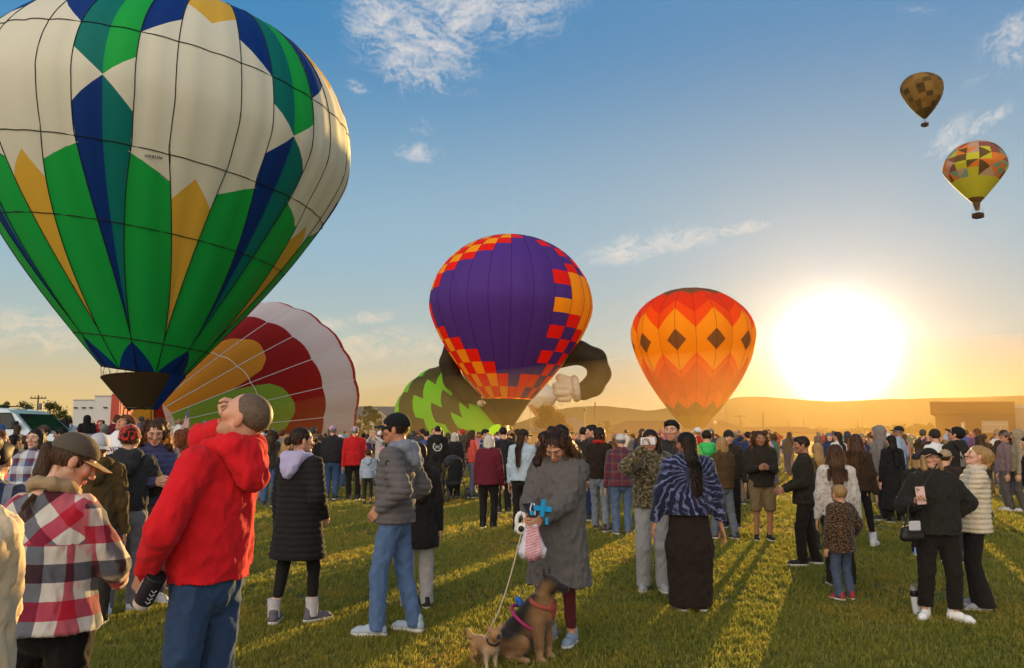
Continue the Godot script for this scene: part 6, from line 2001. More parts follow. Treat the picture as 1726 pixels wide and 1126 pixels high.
	a.append({"label": "person in a pale cap with raised arms taking a picture of the balloons", "x": 641, "d": 25.0, "yaw": 150, "h": 1.70, "sex": "f", "cell": 0.022, "seed": 601, "hair": ["long", "brown"], "hat": ["cap", white], "top": {"style": "tee", "called": "shirt", "c": K(0.45, 0.42, 0.40)}, "bot": {"style": "jeans", "c": denim}, "hl": Vector3(-0.08, 1.55, -0.34), "hr": Vector3(0.08, 1.55, -0.34), "pl": Vector3(-1, -0.6, 0), "pr": Vector3(1, -0.6, 0)})
	a.append({"label": "dark haired person in black left of the light blue jacket", "x": 848, "d": 17.0, "yaw": 20, "h": 1.76, "sex": "m", "cell": 0.02, "seed": 611, "hair": ["short", "black"], "top": {"style": "jacket", "c": ink}, "bot": {"style": "slacks", "c": black}})
	a.append({"label": "long haired woman in black left of the long coat, right of centre", "x": 1376, "d": 11.6, "yaw": 0, "h": 1.50, "sex": "f", "cell": 0.018, "seed": 621, "hair": ["straight", "blond"], "top": {"style": "jacket", "c": K(0.08, 0.055, 0.03)}, "bot": {"style": "slacks", "c": ink}})
	return a

var people: Array = []
var built: Array = []

func _make(k: int) -> void:
	built[k] = figure(people[k])

func build_people() -> void:
	fold_noise.frequency = 0.11
	fold_noise.fractal_octaves = 2
	hair_noise.frequency = 0.02
	hair_noise.fractal_octaves = 2
	for q in [["1", 0.0045], ["2", 0.008], ["3", 0.016]]:
		heads["m" + q[0]] = make_head("m", q[1])
		heads["f" + q[0]] = make_head("f", q[1])
	for c in 2:
		hands["%d_0" % c] = make_hand([0.35, 1.15][c], 0.0042)
		hands["%d_1" % c] = make_hand([0.35, 1.15][c], 0.007)
	make_shoes()
	people = cast()
	built.resize(people.size())
	var id := WorkerThreadPool.add_group_task(_make, people.size())
	WorkerThreadPool.wait_for_group_task_completion(id)
	for k in people.size(): put_person(people[k], built[k])
	built.clear()
# ---------------------------------------------------------------- the crowd farther back: sixteen figures, each copied with clothes of its own
const COLORS := [["black", 0.016, 0.015, 0.015], ["dark grey", 0.045, 0.044, 0.046], ["navy blue", 0.020, 0.030, 0.075], ["brown", 0.070, 0.042, 0.022], ["grey", 0.14, 0.135, 0.135], ["red", 0.36, 0.020, 0.022], ["maroon", 0.10, 0.016, 0.024], ["pale blue", 0.26, 0.33, 0.43], ["white", 0.56, 0.54, 0.52], ["tan", 0.24, 0.17, 0.10], ["olive", 0.065, 0.060, 0.028], ["pink", 0.46, 0.14, 0.20], ["blue", 0.040, 0.085, 0.24], ["teal", 0.03, 0.12, 0.12], ["purple", 0.09, 0.04, 0.14]]

func crowd_templates() -> Array:
	var list := []
	var k := 0
	for q in [["m", "short", "", "jacket", ""], ["f", "long", "", "jacket", ""], ["m", "short", "cap", "hoodie", "down"], ["f", "straight", "", "coat", ""], ["m", "buzz", "", "hoodie", "down"], ["f", "bob", "", "puffer", ""], ["m", "short", "cap", "jacket", ""], ["f", "long", "beanie", "jacket", ""], ["m", "short", "beanie", "hoodie", "down"], ["f", "pony", "cap", "hoodie", "down"], ["m", "short", "", "hoodie", "up"], ["f", "bun", "", "jacket", ""]]:
		var o := {"x": 0, "d": 30, "yaw": 0, "h": 1.7, "sex": q[0], "w": 1.0 + 0.12 * ((k * 7) % 3), "cell": 0.028, "seed": 700 + k * 13, "hair": [q[1], "dark"], "hat": [q[2], Color(0.02, 0.02, 0.02)], "top": {"style": q[3], "c": Color(0.02, 0.02, 0.02), "hood": q[4], "hem": 0.60 if q[3] == "coat" else 0.86}, "bot": {"style": ["jeans", "slacks", "sweats"][k % 3], "c": Color(0.02, 0.02, 0.02)}, "head": Vector3((k * 37) % 60 - 30, (k * 11) % 30, 0)}
		if k % 4 == 1:
			o.hl = Vector3(-0.08, 1.12, -0.30)
			o.hr = Vector3(0.08, 1.12, -0.30)
		elif k % 4 == 2:
			o.hl = Vector3(-0.19, 0.95, -0.10)
			o.hr = Vector3(0.19, 0.95, -0.10)
		if k == 5 or k == 8: o.hr = Vector3(0.10, 1.55, -0.32); o.pr = Vector3(1, -0.6, 0)
		if k == 2 or k == 11:
			o.hl = Vector3(-0.07, 1.58, -0.30); o.hr = Vector3(0.08, 1.58, -0.30)
			o.pl = Vector3(-1, -0.6, 0); o.pr = Vector3(1, -0.6, 0)
		if k == 4: o.hl = Vector3(-0.20, 1.0, 0.06); o.pl = Vector3(-1, 0, 0.2)
		o.lean = Vector3(0.02 * ((k * 5) % 3 - 1), 0, 0.02 * ((k * 3) % 4 - 1))
		o.fl = Vector3(-0.10 - 0.03 * (k % 3), 0, 0.06 * ((k * 2) % 3 - 1))
		list.append(o)
		k += 1
	return list

func landmark(px: float) -> String:
	for q in [[150, "before the van"], [330, "under the green balloon"], [480, "behind the red hoodie"], [630, "by the red balloon"], [850, "by the lime balloon"], [1000, "near the purple balloon"], [1130, "before the barns"], [1290, "under the orange balloon"], [1480, "under the rising sun"], [1570, "by the tree row"]]:
		if px < q[0]: return q[1]
	return "before the brown building"

func build_crowd() -> void:
	var plans := crowd_templates()
	people = plans
	built = []
	built.resize(plans.size())
	var id := WorkerThreadPool.add_group_task(_make, plans.size())
	WorkerThreadPool.wait_for_group_task_completion(id)
	var parts := []
	for k in plans.size():
		var row := []
		for q in built[k]:
			if not q[2].i.is_empty(): row.append([q[0], q[1], q[2].mesh(), q[3]])
		parts.append(row)
	rng.seed = 77
	var spots := []
	for band in [[18.5, 22.0, 34], [22.3, 26.5, 52], [27.0, 31.5, 56], [32.5, 38.0, 50], [39.0, 47.0, 36], [49.0, 62.0, 22]]:
		for i in band[2]:
			var px: float = -30.0 + 1790.0 * (i + rng.randf_range(0.1, 0.9)) / band[2]
			var d := rng.randf_range(band[0], band[1])
			# the turf is open in front of the crowd in the middle and by the hooded man
			if d < 23.0 and px > 500 and px < 1130 and rng.randf() < 0.6: continue
			if d < 26.0 and px < 480 and rng.randf() < 0.5: continue
			# gaps between the onlookers let the low sun through in strips, as on the turf in front
			var p := on_ground(px, d)
			if d < 36.0:
				for gap in [[2.77, 9.7, 0.85], [6.2, 9.7, 0.6], [8.9, 13.96, 0.65], [-1.38, 13.1, 0.65], [-2.31, 9.7, 0.5], [0.91, 9.7, 0.6]]:
					var off: float = p.x - 0.4057 * d - (gap[0] - 0.4057 * gap[1])
					if absf(off) < gap[2]:
						var move: float = (gap[2] + 0.12) * (1.0 if off > 0.0 else -1.0) - off
						p.x += move
						px = 863.0 + (p.x / d) * LENS
			spots.append([px, d])
	var used := {}
	for s in spots:
		var k := rng.randi() % parts.size()
		var tc: Array = COLORS[[0, 0, 0, 1, 1, 2, 2, 3, 3, 4, 5, 6, 7, 8, 9, 10, 11, 12, 13, 14][rng.randi() % 20]]
		var bc: Color = [Color(0.045, 0.085, 0.19), Color(0.016, 0.015, 0.015), Color(0.03, 0.04, 0.08), Color(0.12, 0.09, 0.06), Color(0.14, 0.14, 0.15)][rng.randi() % 5]
		var hc: Array = COLORS[[0, 1, 2, 3, 4, 5, 8, 9][rng.randi() % 8]]
		var hair: String = ["black", "dark", "brown", "brown", "auburn", "blond", "grey"][rng.randi() % 7]
		var o := {"top": {"c": Color(tc[1], tc[2], tc[3])}, "bot": {"c": bc}, "hat": ["", Color(hc[1], hc[2], hc[3])], "hair": ["", hair], "skin": rng.randi() % 4}
		var plan: Dictionary = plans[k]
		var where := on_ground(s[0], s[1])
		where.y = ground_height(where.x, where.z)
		var wear: String = (hc[0] + " " + plan.hat[0]) if plan.hat[0] != "" else ("hood up" if plan.top.hood == "up" else hair.replace("dark", "dark brown") + " hair")
		var label := "onlooker in %s %s, %s, %s" % [tc[0], {"puffer": "padded jacket"}.get(plan.top.style, plan.top.style), wear, landmark(s[0])]
		if used.has(label):
			used[label] += 1
			label += ", %s row" % ["second", "third", "fourth", "fifth"][mini(used[label] - 2, 3)]
		else: used[label] = 1
		var turn := rng.randf_range(-50, 50) if rng.randf() < 0.78 else rng.randf_range(110, 250)
		var root := thing("person", label, "person", where, deg_to_rad(turn), "crowd watching the balloons")
		var tall := rng.randf_range(0.93, 1.06) if rng.randf() > 0.06 else rng.randf_range(0.66, 0.76)
		root.scale = Vector3.ONE * tall
		for q in parts[k]:
			var parent: Node = root
			if q[1] != "" and root.has_node(q[1]): parent = root.get_node(q[1])
			piece(q[0], q[2], material_of(q[3], o), parent)
# ---------------------------------------------------------------- animals, things held and things on the grass
func hand_point(label_start: String, which: String) -> Vector3:
	for o in keep:
		if o.label.begins_with(label_start):
			var n: Node3D = o._node
			return n.transform * (o[which] as Vector3)
	return Vector3.ZERO

var keep: Array = []

func phone(called: String, label: String, where: Vector3, b: Basis, c: Color, lens_out := true) -> void:
	var t := thing(called, label, "phone", where)
	t.basis = b
	var s := Shape.new()
	s.box(Vector3(-0.0375, -0.077, -0.004), Vector3(0.0375, 0.077, 0.004), Transform3D(), 0.003)
	piece("case", s.mesh(), mat("phone_%d" % int(c.r * 999), c, 0.35), t)
	var g := Shape.new()
	g.box(Vector3(-0.035, -0.074, -0.0052), Vector3(0.035, 0.074, -0.0041))
	piece("screen", g.mesh(), mat("phone_glass", col(0.01, 0.01, 0.012), 0.08), t)
	var l := Shape.new()
	for q in [Vector2(-0.022, 0.060), Vector2(-0.022, 0.042), Vector2(-0.008, 0.051)]:
		l.ball(Vector3(q.x, q.y, 0.0042), Vector3(0.0065, 0.0065, 0.0022), 10, 4)
	piece("camera_lens", l.mesh(), mat("lens_black", col(0.01, 0.01, 0.012), 0.15), t)

func fur(s: Shape, count: int, length: float, seed: int, keep_above := -1.0) -> void:
	var r := RandomNumberGenerator.new()
	r.seed = seed
	var have := s.v.size()
	for q in count:
		var k := r.randi() % have
		var p := s.v[k]
		var n := s.n[k]
		var c := s.c[k]
		var d := (n * 0.55 + Vector3(0, -0.5, 0.45) + Vector3(r.randf_range(-1, 1), r.randf_range(-1, 1), r.randf_range(-1, 1)) * 0.25).normalized()
		var side := d.cross(n)
		if side.length() < 0.05: continue
		side = side.normalized() * length * 0.035
		var l := length * r.randf_range(0.6, 1.2)
		s.paint = c * r.randf_range(0.8, 1.25)
		s.paint.a = 1.0
		var a := s.vert(p - side - n * 0.003, n)
		var b := s.vert(p + side - n * 0.003, n)
		var e := s.vert(p + d * l, n)
		s.tri(a, b, e)
	s.paint = Color.WHITE

func build_dogs() -> void:
	var fur_mat := mat("dog_fur", Color.WHITE, 0.75, 0.25, {"vertex_color_use_as_albedo": true, "rim_enabled": true, "rim": 0.5, "rim_tint": 0.7})
	# a small tan dog standing, facing the camera and a little to the right; its own axes: -z forward
	var f := Field.new(Vector3(-0.14, -0.01, -0.32), Vector3(0.14, 0.42, 0.32), 0.007)
	f.cap(Vector3(0, 0.185, -0.085), Vector3(0, 0.190, 0.10), 0.066, 0.056, 0.03, Vector3.RIGHT, 1.1)
	f.cap(Vector3(0, 0.185, -0.10), Vector3(0, 0.270, -0.150), 0.050, 0.036, 0.03)
	f.ell(Vector3(0, 0.305, -0.170), Vector3(0.048, 0.044, 0.050), 0.02)
	f.cap(Vector3(0, 0.292, -0.200), Vector3(0, 0.282, -0.238), 0.026, 0.016, 0.015)
	for s in [-1.0, 1.0]:
		f.cap(Vector3(s * 0.040, 0.17, -0.105), Vector3(s * 0.042, 0.085, -0.095), 0.028, 0.016, 0.02)
		f.cap(Vector3(s * 0.042, 0.085, -0.095), Vector3(s * 0.042, 0.012, -0.105), 0.014, 0.012, 0.01)
		f.cap(Vector3(s * 0.042, 0.012, -0.105), Vector3(s * 0.042, 0.010, -0.125), 0.014, 0.012, 0.01)
		f.cap(Vector3(s * 0.040, 0.165, 0.095), Vector3(s * 0.044, 0.105, 0.075), 0.042, 0.024, 0.02)
		f.cap(Vector3(s * 0.044, 0.105, 0.075), Vector3(s * 0.044, 0.070, 0.120), 0.022, 0.013, 0.01)
		f.cap(Vector3(s * 0.044, 0.070, 0.120), Vector3(s * 0.044, 0.012, 0.112), 0.012, 0.011, 0.01)
		f.cap(Vector3(s * 0.044, 0.012, 0.112), Vector3(s * 0.044, 0.010, 0.092), 0.013, 0.012, 0.01)
		# big upright ears, thin and open to the front
		f.cap(Vector3(s * 0.034, 0.335, -0.165), Vector3(s * 0.078, 0.378, -0.160), 0.024, 0.008, 0.01, Vector3(0, 0, 1), 2.6)
	f.cap(Vector3(0, 0.205, 0.14), Vector3(0.02, 0.215, 0.21), 0.020, 0.020, 0.02)
	f.cap(Vector3(0.02, 0.215, 0.21), Vector3(0.03, 0.265, 0.245), 0.022, 0.012, 0.02)
	var b := f.shape(true)
	for k in b.v.size():
		var p := b.v[k]
		var c := Color(0.36, 0.20, 0.085)
		c = c.lerp(Color(0.50, 0.38, 0.25), smoothstep(0.24, 0.13, p.y) * smoothstep(-0.02, -0.12, p.z))
		if p.z < -0.222 and p.y > 0.278: c = Color(0.02, 0.014, 0.012)
		if absf(p.x) > 0.045 and p.y > 0.33 and p.z < -0.165: c = Color(0.50, 0.22, 0.15)
		b.c[k] = c
	fur(b, 16000, 0.020, 5)
	var where := on_ground(819, 5.95)
	var t := thing("small_dog", "small tan dog with large ears and dark collar standing on the grass", "dog", where, deg_to_rad(-148))
	t.scale = Vector3.ONE * 0.84
	piece("body", b.mesh(), fur_mat, t)
	var e := Shape.new()
	for s in [-1.0, 1.0]: e.ball(Vector3(s * 0.022, 0.306, -0.213), Vector3(0.0065, 0.0065, 0.005), 8, 6)
	piece("eyes", e.mesh(), mat("dog_eye", col(0.008, 0.006, 0.005), 0.1), t)
	var co := Shape.new()
	var ring := PackedVector3Array()
	for k in 25: ring.append(Vector3(cos(TAU * k / 24) * 0.049, 0.236 + sin(TAU * k / 24) * 0.022, -0.130 + sin(TAU * k / 24) * 0.044))
	co.tube(ring, 0.009, 0.009, 6, false)
	piece("collar", co.mesh(), mat("dog_collar", col(0.012, 0.012, 0.014), 0.6), t)
	# a shepherd sitting, turned to the right
	f = Field.new(Vector3(-0.26, -0.01, -0.46), Vector3(0.26, 0.92, 0.56), 0.011)
	f.cap(Vector3(0, 0.165, 0.16), Vector3(0, 0.44, -0.09), 0.150, 0.145, 0.06, Vector3.RIGHT, 1.2)
	f.cap(Vector3(0, 0.43, -0.10), Vector3(0, 0.62, -0.17), 0.120, 0.078, 0.05)
	f.ell(Vector3(0, 0.70, -0.20), Vector3(0.078, 0.072, 0.085), 0.03)
	f.cap(Vector3(0, 0.685, -0.25), Vector3(0, 0.665, -0.365), 0.046, 0.028, 0.03)
	for s in [-1.0, 1.0]:
		f.cap(Vector3(s * 0.085, 0.36, -0.13), Vector3(s * 0.090, 0.17, -0.145), 0.058, 0.032, 0.03)
		f.cap(Vector3(s * 0.090, 0.17, -0.145), Vector3(s * 0.090, 0.030, -0.150), 0.030, 0.024, 0.02)
		f.cap(Vector3(s * 0.090, 0.026, -0.150), Vector3(s * 0.090, 0.022, -0.190), 0.030, 0.024, 0.02)
		f.cap(Vector3(s * 0.12, 0.17, 0.20), Vector3(s * 0.15, 0.17, 0.0), 0.115, 0.065, 0.04, Vector3.RIGHT, 1.4)
		f.cap(Vector3(s * 0.15, 0.12, 0.02), Vector3(s * 0.15, 0.050, 0.14), 0.045, 0.030, 0.03)
		f.cap(Vector3(s * 0.15, 0.035, 0.14), Vector3(s * 0.15, 0.026, -0.05), 0.034, 0.026, 0.02)
		f.cap(Vector3(s * 0.046, 0.755, -0.175), Vector3(s * 0.066, 0.850, -0.170), 0.036, 0.008, 0.02, Vector3(0, 0, 1), 2.4)
	f.cap(Vector3(0, 0.08, 0.28), Vector3(0.10, 0.05, 0.46), 0.050, 0.036, 0.03)
	b = f.shape(true)
	for k in b.v.size():
		var p := b.v[k]
		var back_side := smoothstep(-0.20, -0.04, p.z + (p.y - 0.40) * 0.35 - absf(p.x) * 0.55)
		var c := Color(0.24, 0.13, 0.055).lerp(Color(0.018, 0.014, 0.011), back_side * smoothstep(0.13, 0.24, p.y))
		if p.y < 0.12: c = Color(0.34, 0.20, 0.095)
		if p.y > 0.60: c = Color(0.028, 0.020, 0.015).lerp(Color(0.24, 0.13, 0.055), smoothstep(0.03, 0.08, absf(p.x)) * smoothstep(0.78, 0.66, p.y))
		if p.z < -0.30 and p.y > 0.60: c = Color(0.018, 0.014, 0.012)
		b.c[k] = c
	fur(b, 22000, 0.042, 6)
	where = on_ground(893, 6.15)
	t = thing("shepherd_dog", "black and tan shepherd dog sitting with a red kerchief beside the small dog", "dog", where, deg_to_rad(-118))
	t.scale = Vector3.ONE * 0.80
	piece("body", b.mesh(), fur_mat, t)
	e = Shape.new()
	for s in [-1.0, 1.0]: e.ball(Vector3(s * 0.036, 0.712, -0.272), Vector3(0.010, 0.010, 0.007), 8, 6)
	piece("eyes", e.mesh(), mat("dog_eye", col(0.008, 0.006, 0.005), 0.1), t)
	var ker := Field.new(Vector3(-0.2, 0.36, -0.34), Vector3(0.2, 0.66, 0.10), 0.010)
	for k in 20:
		var a := TAU * k / 20.0
		var a2 := TAU * (k + 1) / 20.0
		ker.cap(Vector3(cos(a) * 0.118, 0.515 + sin(a) * 0.035, -0.130 + sin(a) * 0.108), Vector3(cos(a2) * 0.118, 0.515 + sin(a2) * 0.035, -0.130 + sin(a2) * 0.108), 0.022, 0.022, 0.01)
	ker.cap(Vector3(0, 0.49, -0.235), Vector3(0, 0.40, -0.250), 0.075, 0.02, 0.02, Vector3(0, 0.1, 1).normalized(), 4.0)
	piece("kerchief", ker.shape().mesh(), mat("kerchief", col(0.24, 0.055, 0.035), 0.85), t)
	var har := Shape.new()
	var loop := PackedVector3Array()
	for k in 25: loop.append(Vector3(cos(TAU * k / 24) * 0.150, 0.36 + sin(TAU * k / 24) * 0.10, 0.02 + sin(TAU * k / 24) * 0.155))
	har.tube(loop, 0.016, 0.016, 6, false)
	piece("harness", har.mesh(), mat("harness_red", col(0.28, 0.02, 0.10), 0.7), t)
	var pouch := Field.new(Vector3(-0.08, 0.40, 0.02), Vector3(0.10, 0.60, 0.20), 0.008)
	pouch.cap(Vector3(0, 0.49, 0.10), Vector3(0.02, 0.53, 0.12), 0.034, 0.026, 0.02)
	piece("bag_roll", pouch.shape().mesh(), mat("bag_roll_blue", col(0.02, 0.10, 0.42), 0.5), t)

func build_props() -> void:
	# the tumbler in the red hoodie man's lowered hand
	var p := hand_point("man in a bright red", "_hl")
	var t := thing("tumbler", "black and white tumbler with a pale base held by the man in red", "cup", p + Vector3(0.03, -0.06, 0.02))
	t.rotation = Vector3(0.5, 0.2, -0.45)
	var s := Shape.new()
	s.lathe(profile([Vector2(0.0, -0.085), Vector2(0.036, -0.085), Vector2(0.040, -0.08), Vector2(0.042, -0.055)]), 20)
	piece("base", s.mesh(), mat("tumbler_base", col(0.55, 0.50, 0.45), 0.4), t)
	s = Shape.new()
	s.lathe(profile([Vector2(0.042, -0.055), Vector2(0.044, 0.06), Vector2(0.040, 0.075)]), 20)
	piece("sleeve", s.mesh(), mat("tumbler_sleeve", col(0.02, 0.02, 0.026), 0.35), t)
	s = Shape.new()
	for k in 4:
		for q in 3:
			var a := TAU * q / 3.0 + 0.4
			var y := -0.035 + k * 0.022
			var m := Vector3(sin(a) * 0.0445, y, cos(a) * 0.0445)
			var l := Vector3(sin(a - 0.25) * 0.0445, y + 0.012, cos(a - 0.25) * 0.0445)
			var r := Vector3(sin(a + 0.25) * 0.0445, y + 0.012, cos(a + 0.25) * 0.0445)
			s.tube(path([l, m, r]), 0.0022, 0.0022, 5)
	piece("chevron_print", s.mesh(), mat("white_paint", col(0.6, 0.6, 0.6), 0.5), t)
	s = Shape.new()
	s.lathe(profile([Vector2(0.040, 0.075), Vector2(0.045, 0.08), Vector2(0.043, 0.095), Vector2(0.0, 0.097)]), 20)
	piece("lid", s.mesh(), mat("black_plastic", col(0.012, 0.012, 0.013), 0.3), t)
	# phones
	p = hand_point("girl in a camou", "_hr")
	phone("phone", "white phone held sideways before the camouflage jacket girl's face", p + Vector3(0.045, 0.085, 0.05), Basis(Vector3.UP, 0.12) * Basis(Vector3.BACK, PI / 2.0), col(0.62, 0.62, 0.63))
	p = hand_point("woman in black cap", "_hr")
	phone("phone", "pink phone held upright by the woman in the black hoodie", p + Vector3(0.01, 0.075, 0.055), Basis(Vector3.UP, -0.2) * Basis(Vector3.BACK, 0.08), col(0.55, 0.36, 0.34))
	p = hand_point("curly haired woman", "_hl")
	phone("phone", "dark phone lying flat in the curly haired woman's hands", p + Vector3(0.10, 0.03, 0.03), Basis(Vector3.UP, -0.9) * Basis(Vector3.RIGHT, -1.2), col(0.25, 0.10, 0.16))
	p = hand_point("woman in a long grey", "_hr")
	phone("phone", "black phone in the grey hoodie woman's hands", p + Vector3(0.02, 0.05, 0.06), Basis(Vector3.UP, 0.5) * Basis(Vector3.RIGHT, -0.9), col(0.02, 0.02, 0.02))
	# plastic bag hanging from the grey hoodie woman's wrist
	var hand := hand_point("woman in a long grey", "_hl")
	var hr := hand_point("woman in a long grey", "_hr")
	var bag_top := hr.lerp(hand, 0.4) + Vector3(-0.005, 0.04, 0.07)
	t = thing("plastic_bag", "white plastic carrier bag with red print hanging from her wrist", "bag", bag_top)
	var f := Field.new(Vector3(-0.2, -0.42, -0.14), Vector3(0.2, 0.05, 0.14), 0.009)
	f.cap(Vector3(0, -0.02, 0), Vector3(-0.008, -0.26, 0), 0.018, 0.10, 0.03, Vector3.BACK, 1.6)
	f.cap(Vector3(-0.06, -0.28, 0), Vector3(0.06, -0.30, 0), 0.055, 0.045, 0.03)
	f.cap(Vector3(-0.085, -0.27, 0), Vector3(-0.115, -0.255, 0), 0.03, 0.008, 0.02)
	var bs := f.shape(true)
	ruffle(bs, "folds", 44.0, 1.1)
	for k in bs.v.size():
		bs.t[k] = Vector2(bs.v[k].x, -bs.v[k].y)
	var n := FastNoiseLite.new()
	n.frequency = 0.09
	var print_tex := picture("bag_print", 256, func(x: int, y: int) -> Color:
		var u := (x - 128.0) / 256.0
		var v := (y - 150.0) / 256.0
		var inside := absf(u) < 0.16 - 0.10 * maxf(0.0, 0.1 - v) and v > -0.34 and v < 0.34
		var ink := inside and (n.get_noise_2d(x * 2.2, y * 2.2) > 0.05 or absf(sin(v * 60.0 + u * 20.0)) > 0.92)
		return Color(0.80, 0.80, 0.84) if not ink else Color(0.80, 0.42, 0.46))
	piece("bag", bs.mesh(), mat("bag_plastic", Color.WHITE, 0.4, 0.5, {"albedo_texture": print_tex, "uv1_scale": Vector3(2.5, 2.5, 1), "uv1_offset": Vector3(0.5, 0.0, 0)}), t)
	s = Shape.new()
	for q in [-1.0, 1.0]:
		s.tube(path([Vector3(q * 0.012, -0.04, 0.0), Vector3(q * 0.020, 0.03, -0.01), Vector3(q * 0.008, 0.065, -0.04), Vector3(0, 0.05, -0.07)]), 0.007, 0.005, 6)
	piece("handles", s.mesh(), mat("bag_handle", col(0.6, 0.6, 0.65), 0.4, 0.4), t)
	# the blue cross with four square arms
	t = thing("blue_cross", "bright blue cloth cross with ribbon tails held in her hands", "toy", hand.lerp(hr, 0.3) + Vector3(0.035, 0.075, 0.09), 0.15)
	t.rotation.z = -0.12
	t.scale = Vector3.ONE * 0.82
	s = Shape.new()
	s.box(Vector3(-0.022, -0.075, -0.008), Vector3(0.022, 0.085, 0.008), Transform3D(), 0.006)
	s.box(Vector3(-0.085, -0.022, -0.0065), Vector3(-0.022, 0.026, 0.0065), Transform3D(), 0.005)
	s.box(Vector3(0.022, -0.024, -0.0065), Vector3(0.085, 0.026, 0.0065), Transform3D(), 0.005)
	var sky_blue := mat("cross_blue", col(0.01, 0.25, 0.52), 0.8, 0.2)
	piece("cross", s.mesh(), sky_blue, t)
	s = Shape.new()
	s.box(Vector3(-0.125, -0.045, -0.004), Vector3(-0.085, -0.010, 0.004), Transform3D(Basis(Vector3.BACK, 0.2), Vector3.ZERO), 0.003)
	piece("ribbon_tail", s.mesh(), sky_blue, t)
	s = Shape.new()
	s.box(Vector3(0.018, -0.145, -0.004), Vector3(0.048, -0.080, 0.004), Transform3D(Basis(Vector3.BACK, 0.15), Vector3.ZERO), 0.003)
	piece("ribbon_tail", s.mesh(), sky_blue, t)
	# leash from its grip to the small dog
	var grip := hr + Vector3(-0.050, -0.03, 0.07)
	t = thing("dog_leash", "pale leash with a white grip running from her hand to the small dog", "leash", grip)
	s = Shape.new()
	var ring := PackedVector3Array()
	for k in 17: ring.append(Vector3(cos(TAU * k / 16) * 0.035, sin(TAU * k / 16) * 0.062, 0))
	s.tube(ring, 0.017, 0.017, 8, false)
	s.ball(Vector3(0.0, -0.055, 0), Vector3(0.045, 0.045, 0.022), 14, 8)
	piece("grip", s.mesh(), mat("leash_grip", col(0.62, 0.60, 0.58), 0.4), t)
	s = Shape.new()
	s.ball(Vector3(0.0, -0.055, 0.018), Vector3(0.024, 0.024, 0.01), 12, 6)
	piece("reel_cap", s.mesh(), mat("black_plastic", col(0.012, 0.012, 0.013), 0.3), t)
	var to := on_ground(813, 5.9) + Vector3(0.02, 0.22, 0.05) - grip
	var pts := PackedVector3Array()
	for k in 13:
		var u := k / 12.0
		pts.append(Vector3(0, -0.1, 0).lerp(to, u) + Vector3(0, -0.10 * sin(PI * u), 0))
	s = Shape.new()
	s.tube(pts, 0.006, 0.006, 5)
	piece("cord", s.mesh(), mat("leash_cord", col(0.40, 0.32, 0.22), 0.8), t)
	# crossbody bag of the woman in black
	p = hand_point("woman in black cap", "_hr")
	t = thing("crossbody_bag", "small black and clear crossbody bag hanging at the black hoodie woman's hip", "bag", Vector3(p.x - 0.045, 0.80, p.z - 0.03), 0.2)
	f = Field.new(Vector3(-0.16, -0.14, -0.10), Vector3(0.16, 0.14, 0.10), 0.008)
	f.cap(Vector3(-0.075, -0.055, 0), Vector3(0.075, -0.055, 0), 0.042, 0.042, 0.02)
	f.cap(Vector3(-0.06, 0.0, 0), Vector3(0.06, 0.0, 0), 0.04, 0.04, 0.03)
	piece("pouch", f.shape().mesh(), mat("bag_black", col(0.014, 0.013, 0.012), 0.5), t)
	s = Shape.new()
	s.box(Vector3(-0.055, 0.0, 0.030), Vector3(0.060, 0.085, 0.048), Transform3D(), 0.008)
	piece("clear_pocket", s.mesh(), mat("clear_pocket", col(0.42, 0.42, 0.44), 0.2), t)
	s = Shape.new()
	s.tube(path([Vector3(-0.07, 0.03, 0), Vector3(-0.02, 0.22, 0.01), Vector3(0.10, 0.40, 0.07), Vector3(0.26, 0.58, 0.05)]), 0.008, 0.008, 6)
	piece("strap", s.mesh(), mat("bag_black", col(0.014, 0.013, 0.012), 0.5), t)
	# water bottle standing on the grass
	t = thing("water_bottle", "tall white water bottle with black top standing on the grass", "bottle", on_ground(1529, 7.62))
	t.rotation.z = 0.10
	s = Shape.new()
	s.lathe(profile([Vector2(0.0, 0.0), Vector2(0.036, 0.0), Vector2(0.039, 0.012), Vector2(0.039, 0.165), Vector2(0.034, 0.185)]), 24)
	piece("bottle", s.mesh(), mat("bottle_white", col(0.60, 0.60, 0.60), 0.35), t)
	s = Shape.new()
	s.lathe(profile([Vector2(0.0395, 0.165), Vector2(0.0395, 0.20), Vector2(0.034, 0.215), Vector2(0.0, 0.217)]), 24)
	piece("collar", s.mesh(), mat("black_plastic", col(0.012, 0.012, 0.013), 0.3), t)
	s = Shape.new()
	s.lathe(profile([Vector2(0.026, 0.215), Vector2(0.027, 0.245), Vector2(0.0, 0.252)]), 16)
	s.tube(path([Vector3(-0.028, 0.225, 0), Vector3(-0.018, 0.265, 0), Vector3(0.012, 0.272, 0), Vector3(0.028, 0.25, 0)]), 0.007, 0.007, 6)
	piece("spout", s.mesh(), mat("bottle_grey", col(0.25, 0.24, 0.23), 0.4), t)
	s = Shape.new()
	s.box(Vector3(-0.020, 0.006, 0.036), Vector3(0.020, 0.030, 0.0405))
	piece("badge", s.mesh(), mat("black_plastic", col(0.012, 0.012, 0.013), 0.3), t)
	# the flag on its stick, carried above the heads
	var foot := at(323, 752, 17.0)
	t = thing("hand_flag", "small striped national flag on a stick above the crowd", "flag", foot)
	var tip := at(318, 690, 17.0) - foot
	s = Shape.new()
	s.tube(path([Vector3.ZERO, tip]), 0.008, 0.007, 6)
	piece("stick", s.mesh(), mat("flag_stick", col(0.25, 0.18, 0.1), 0.6), t)
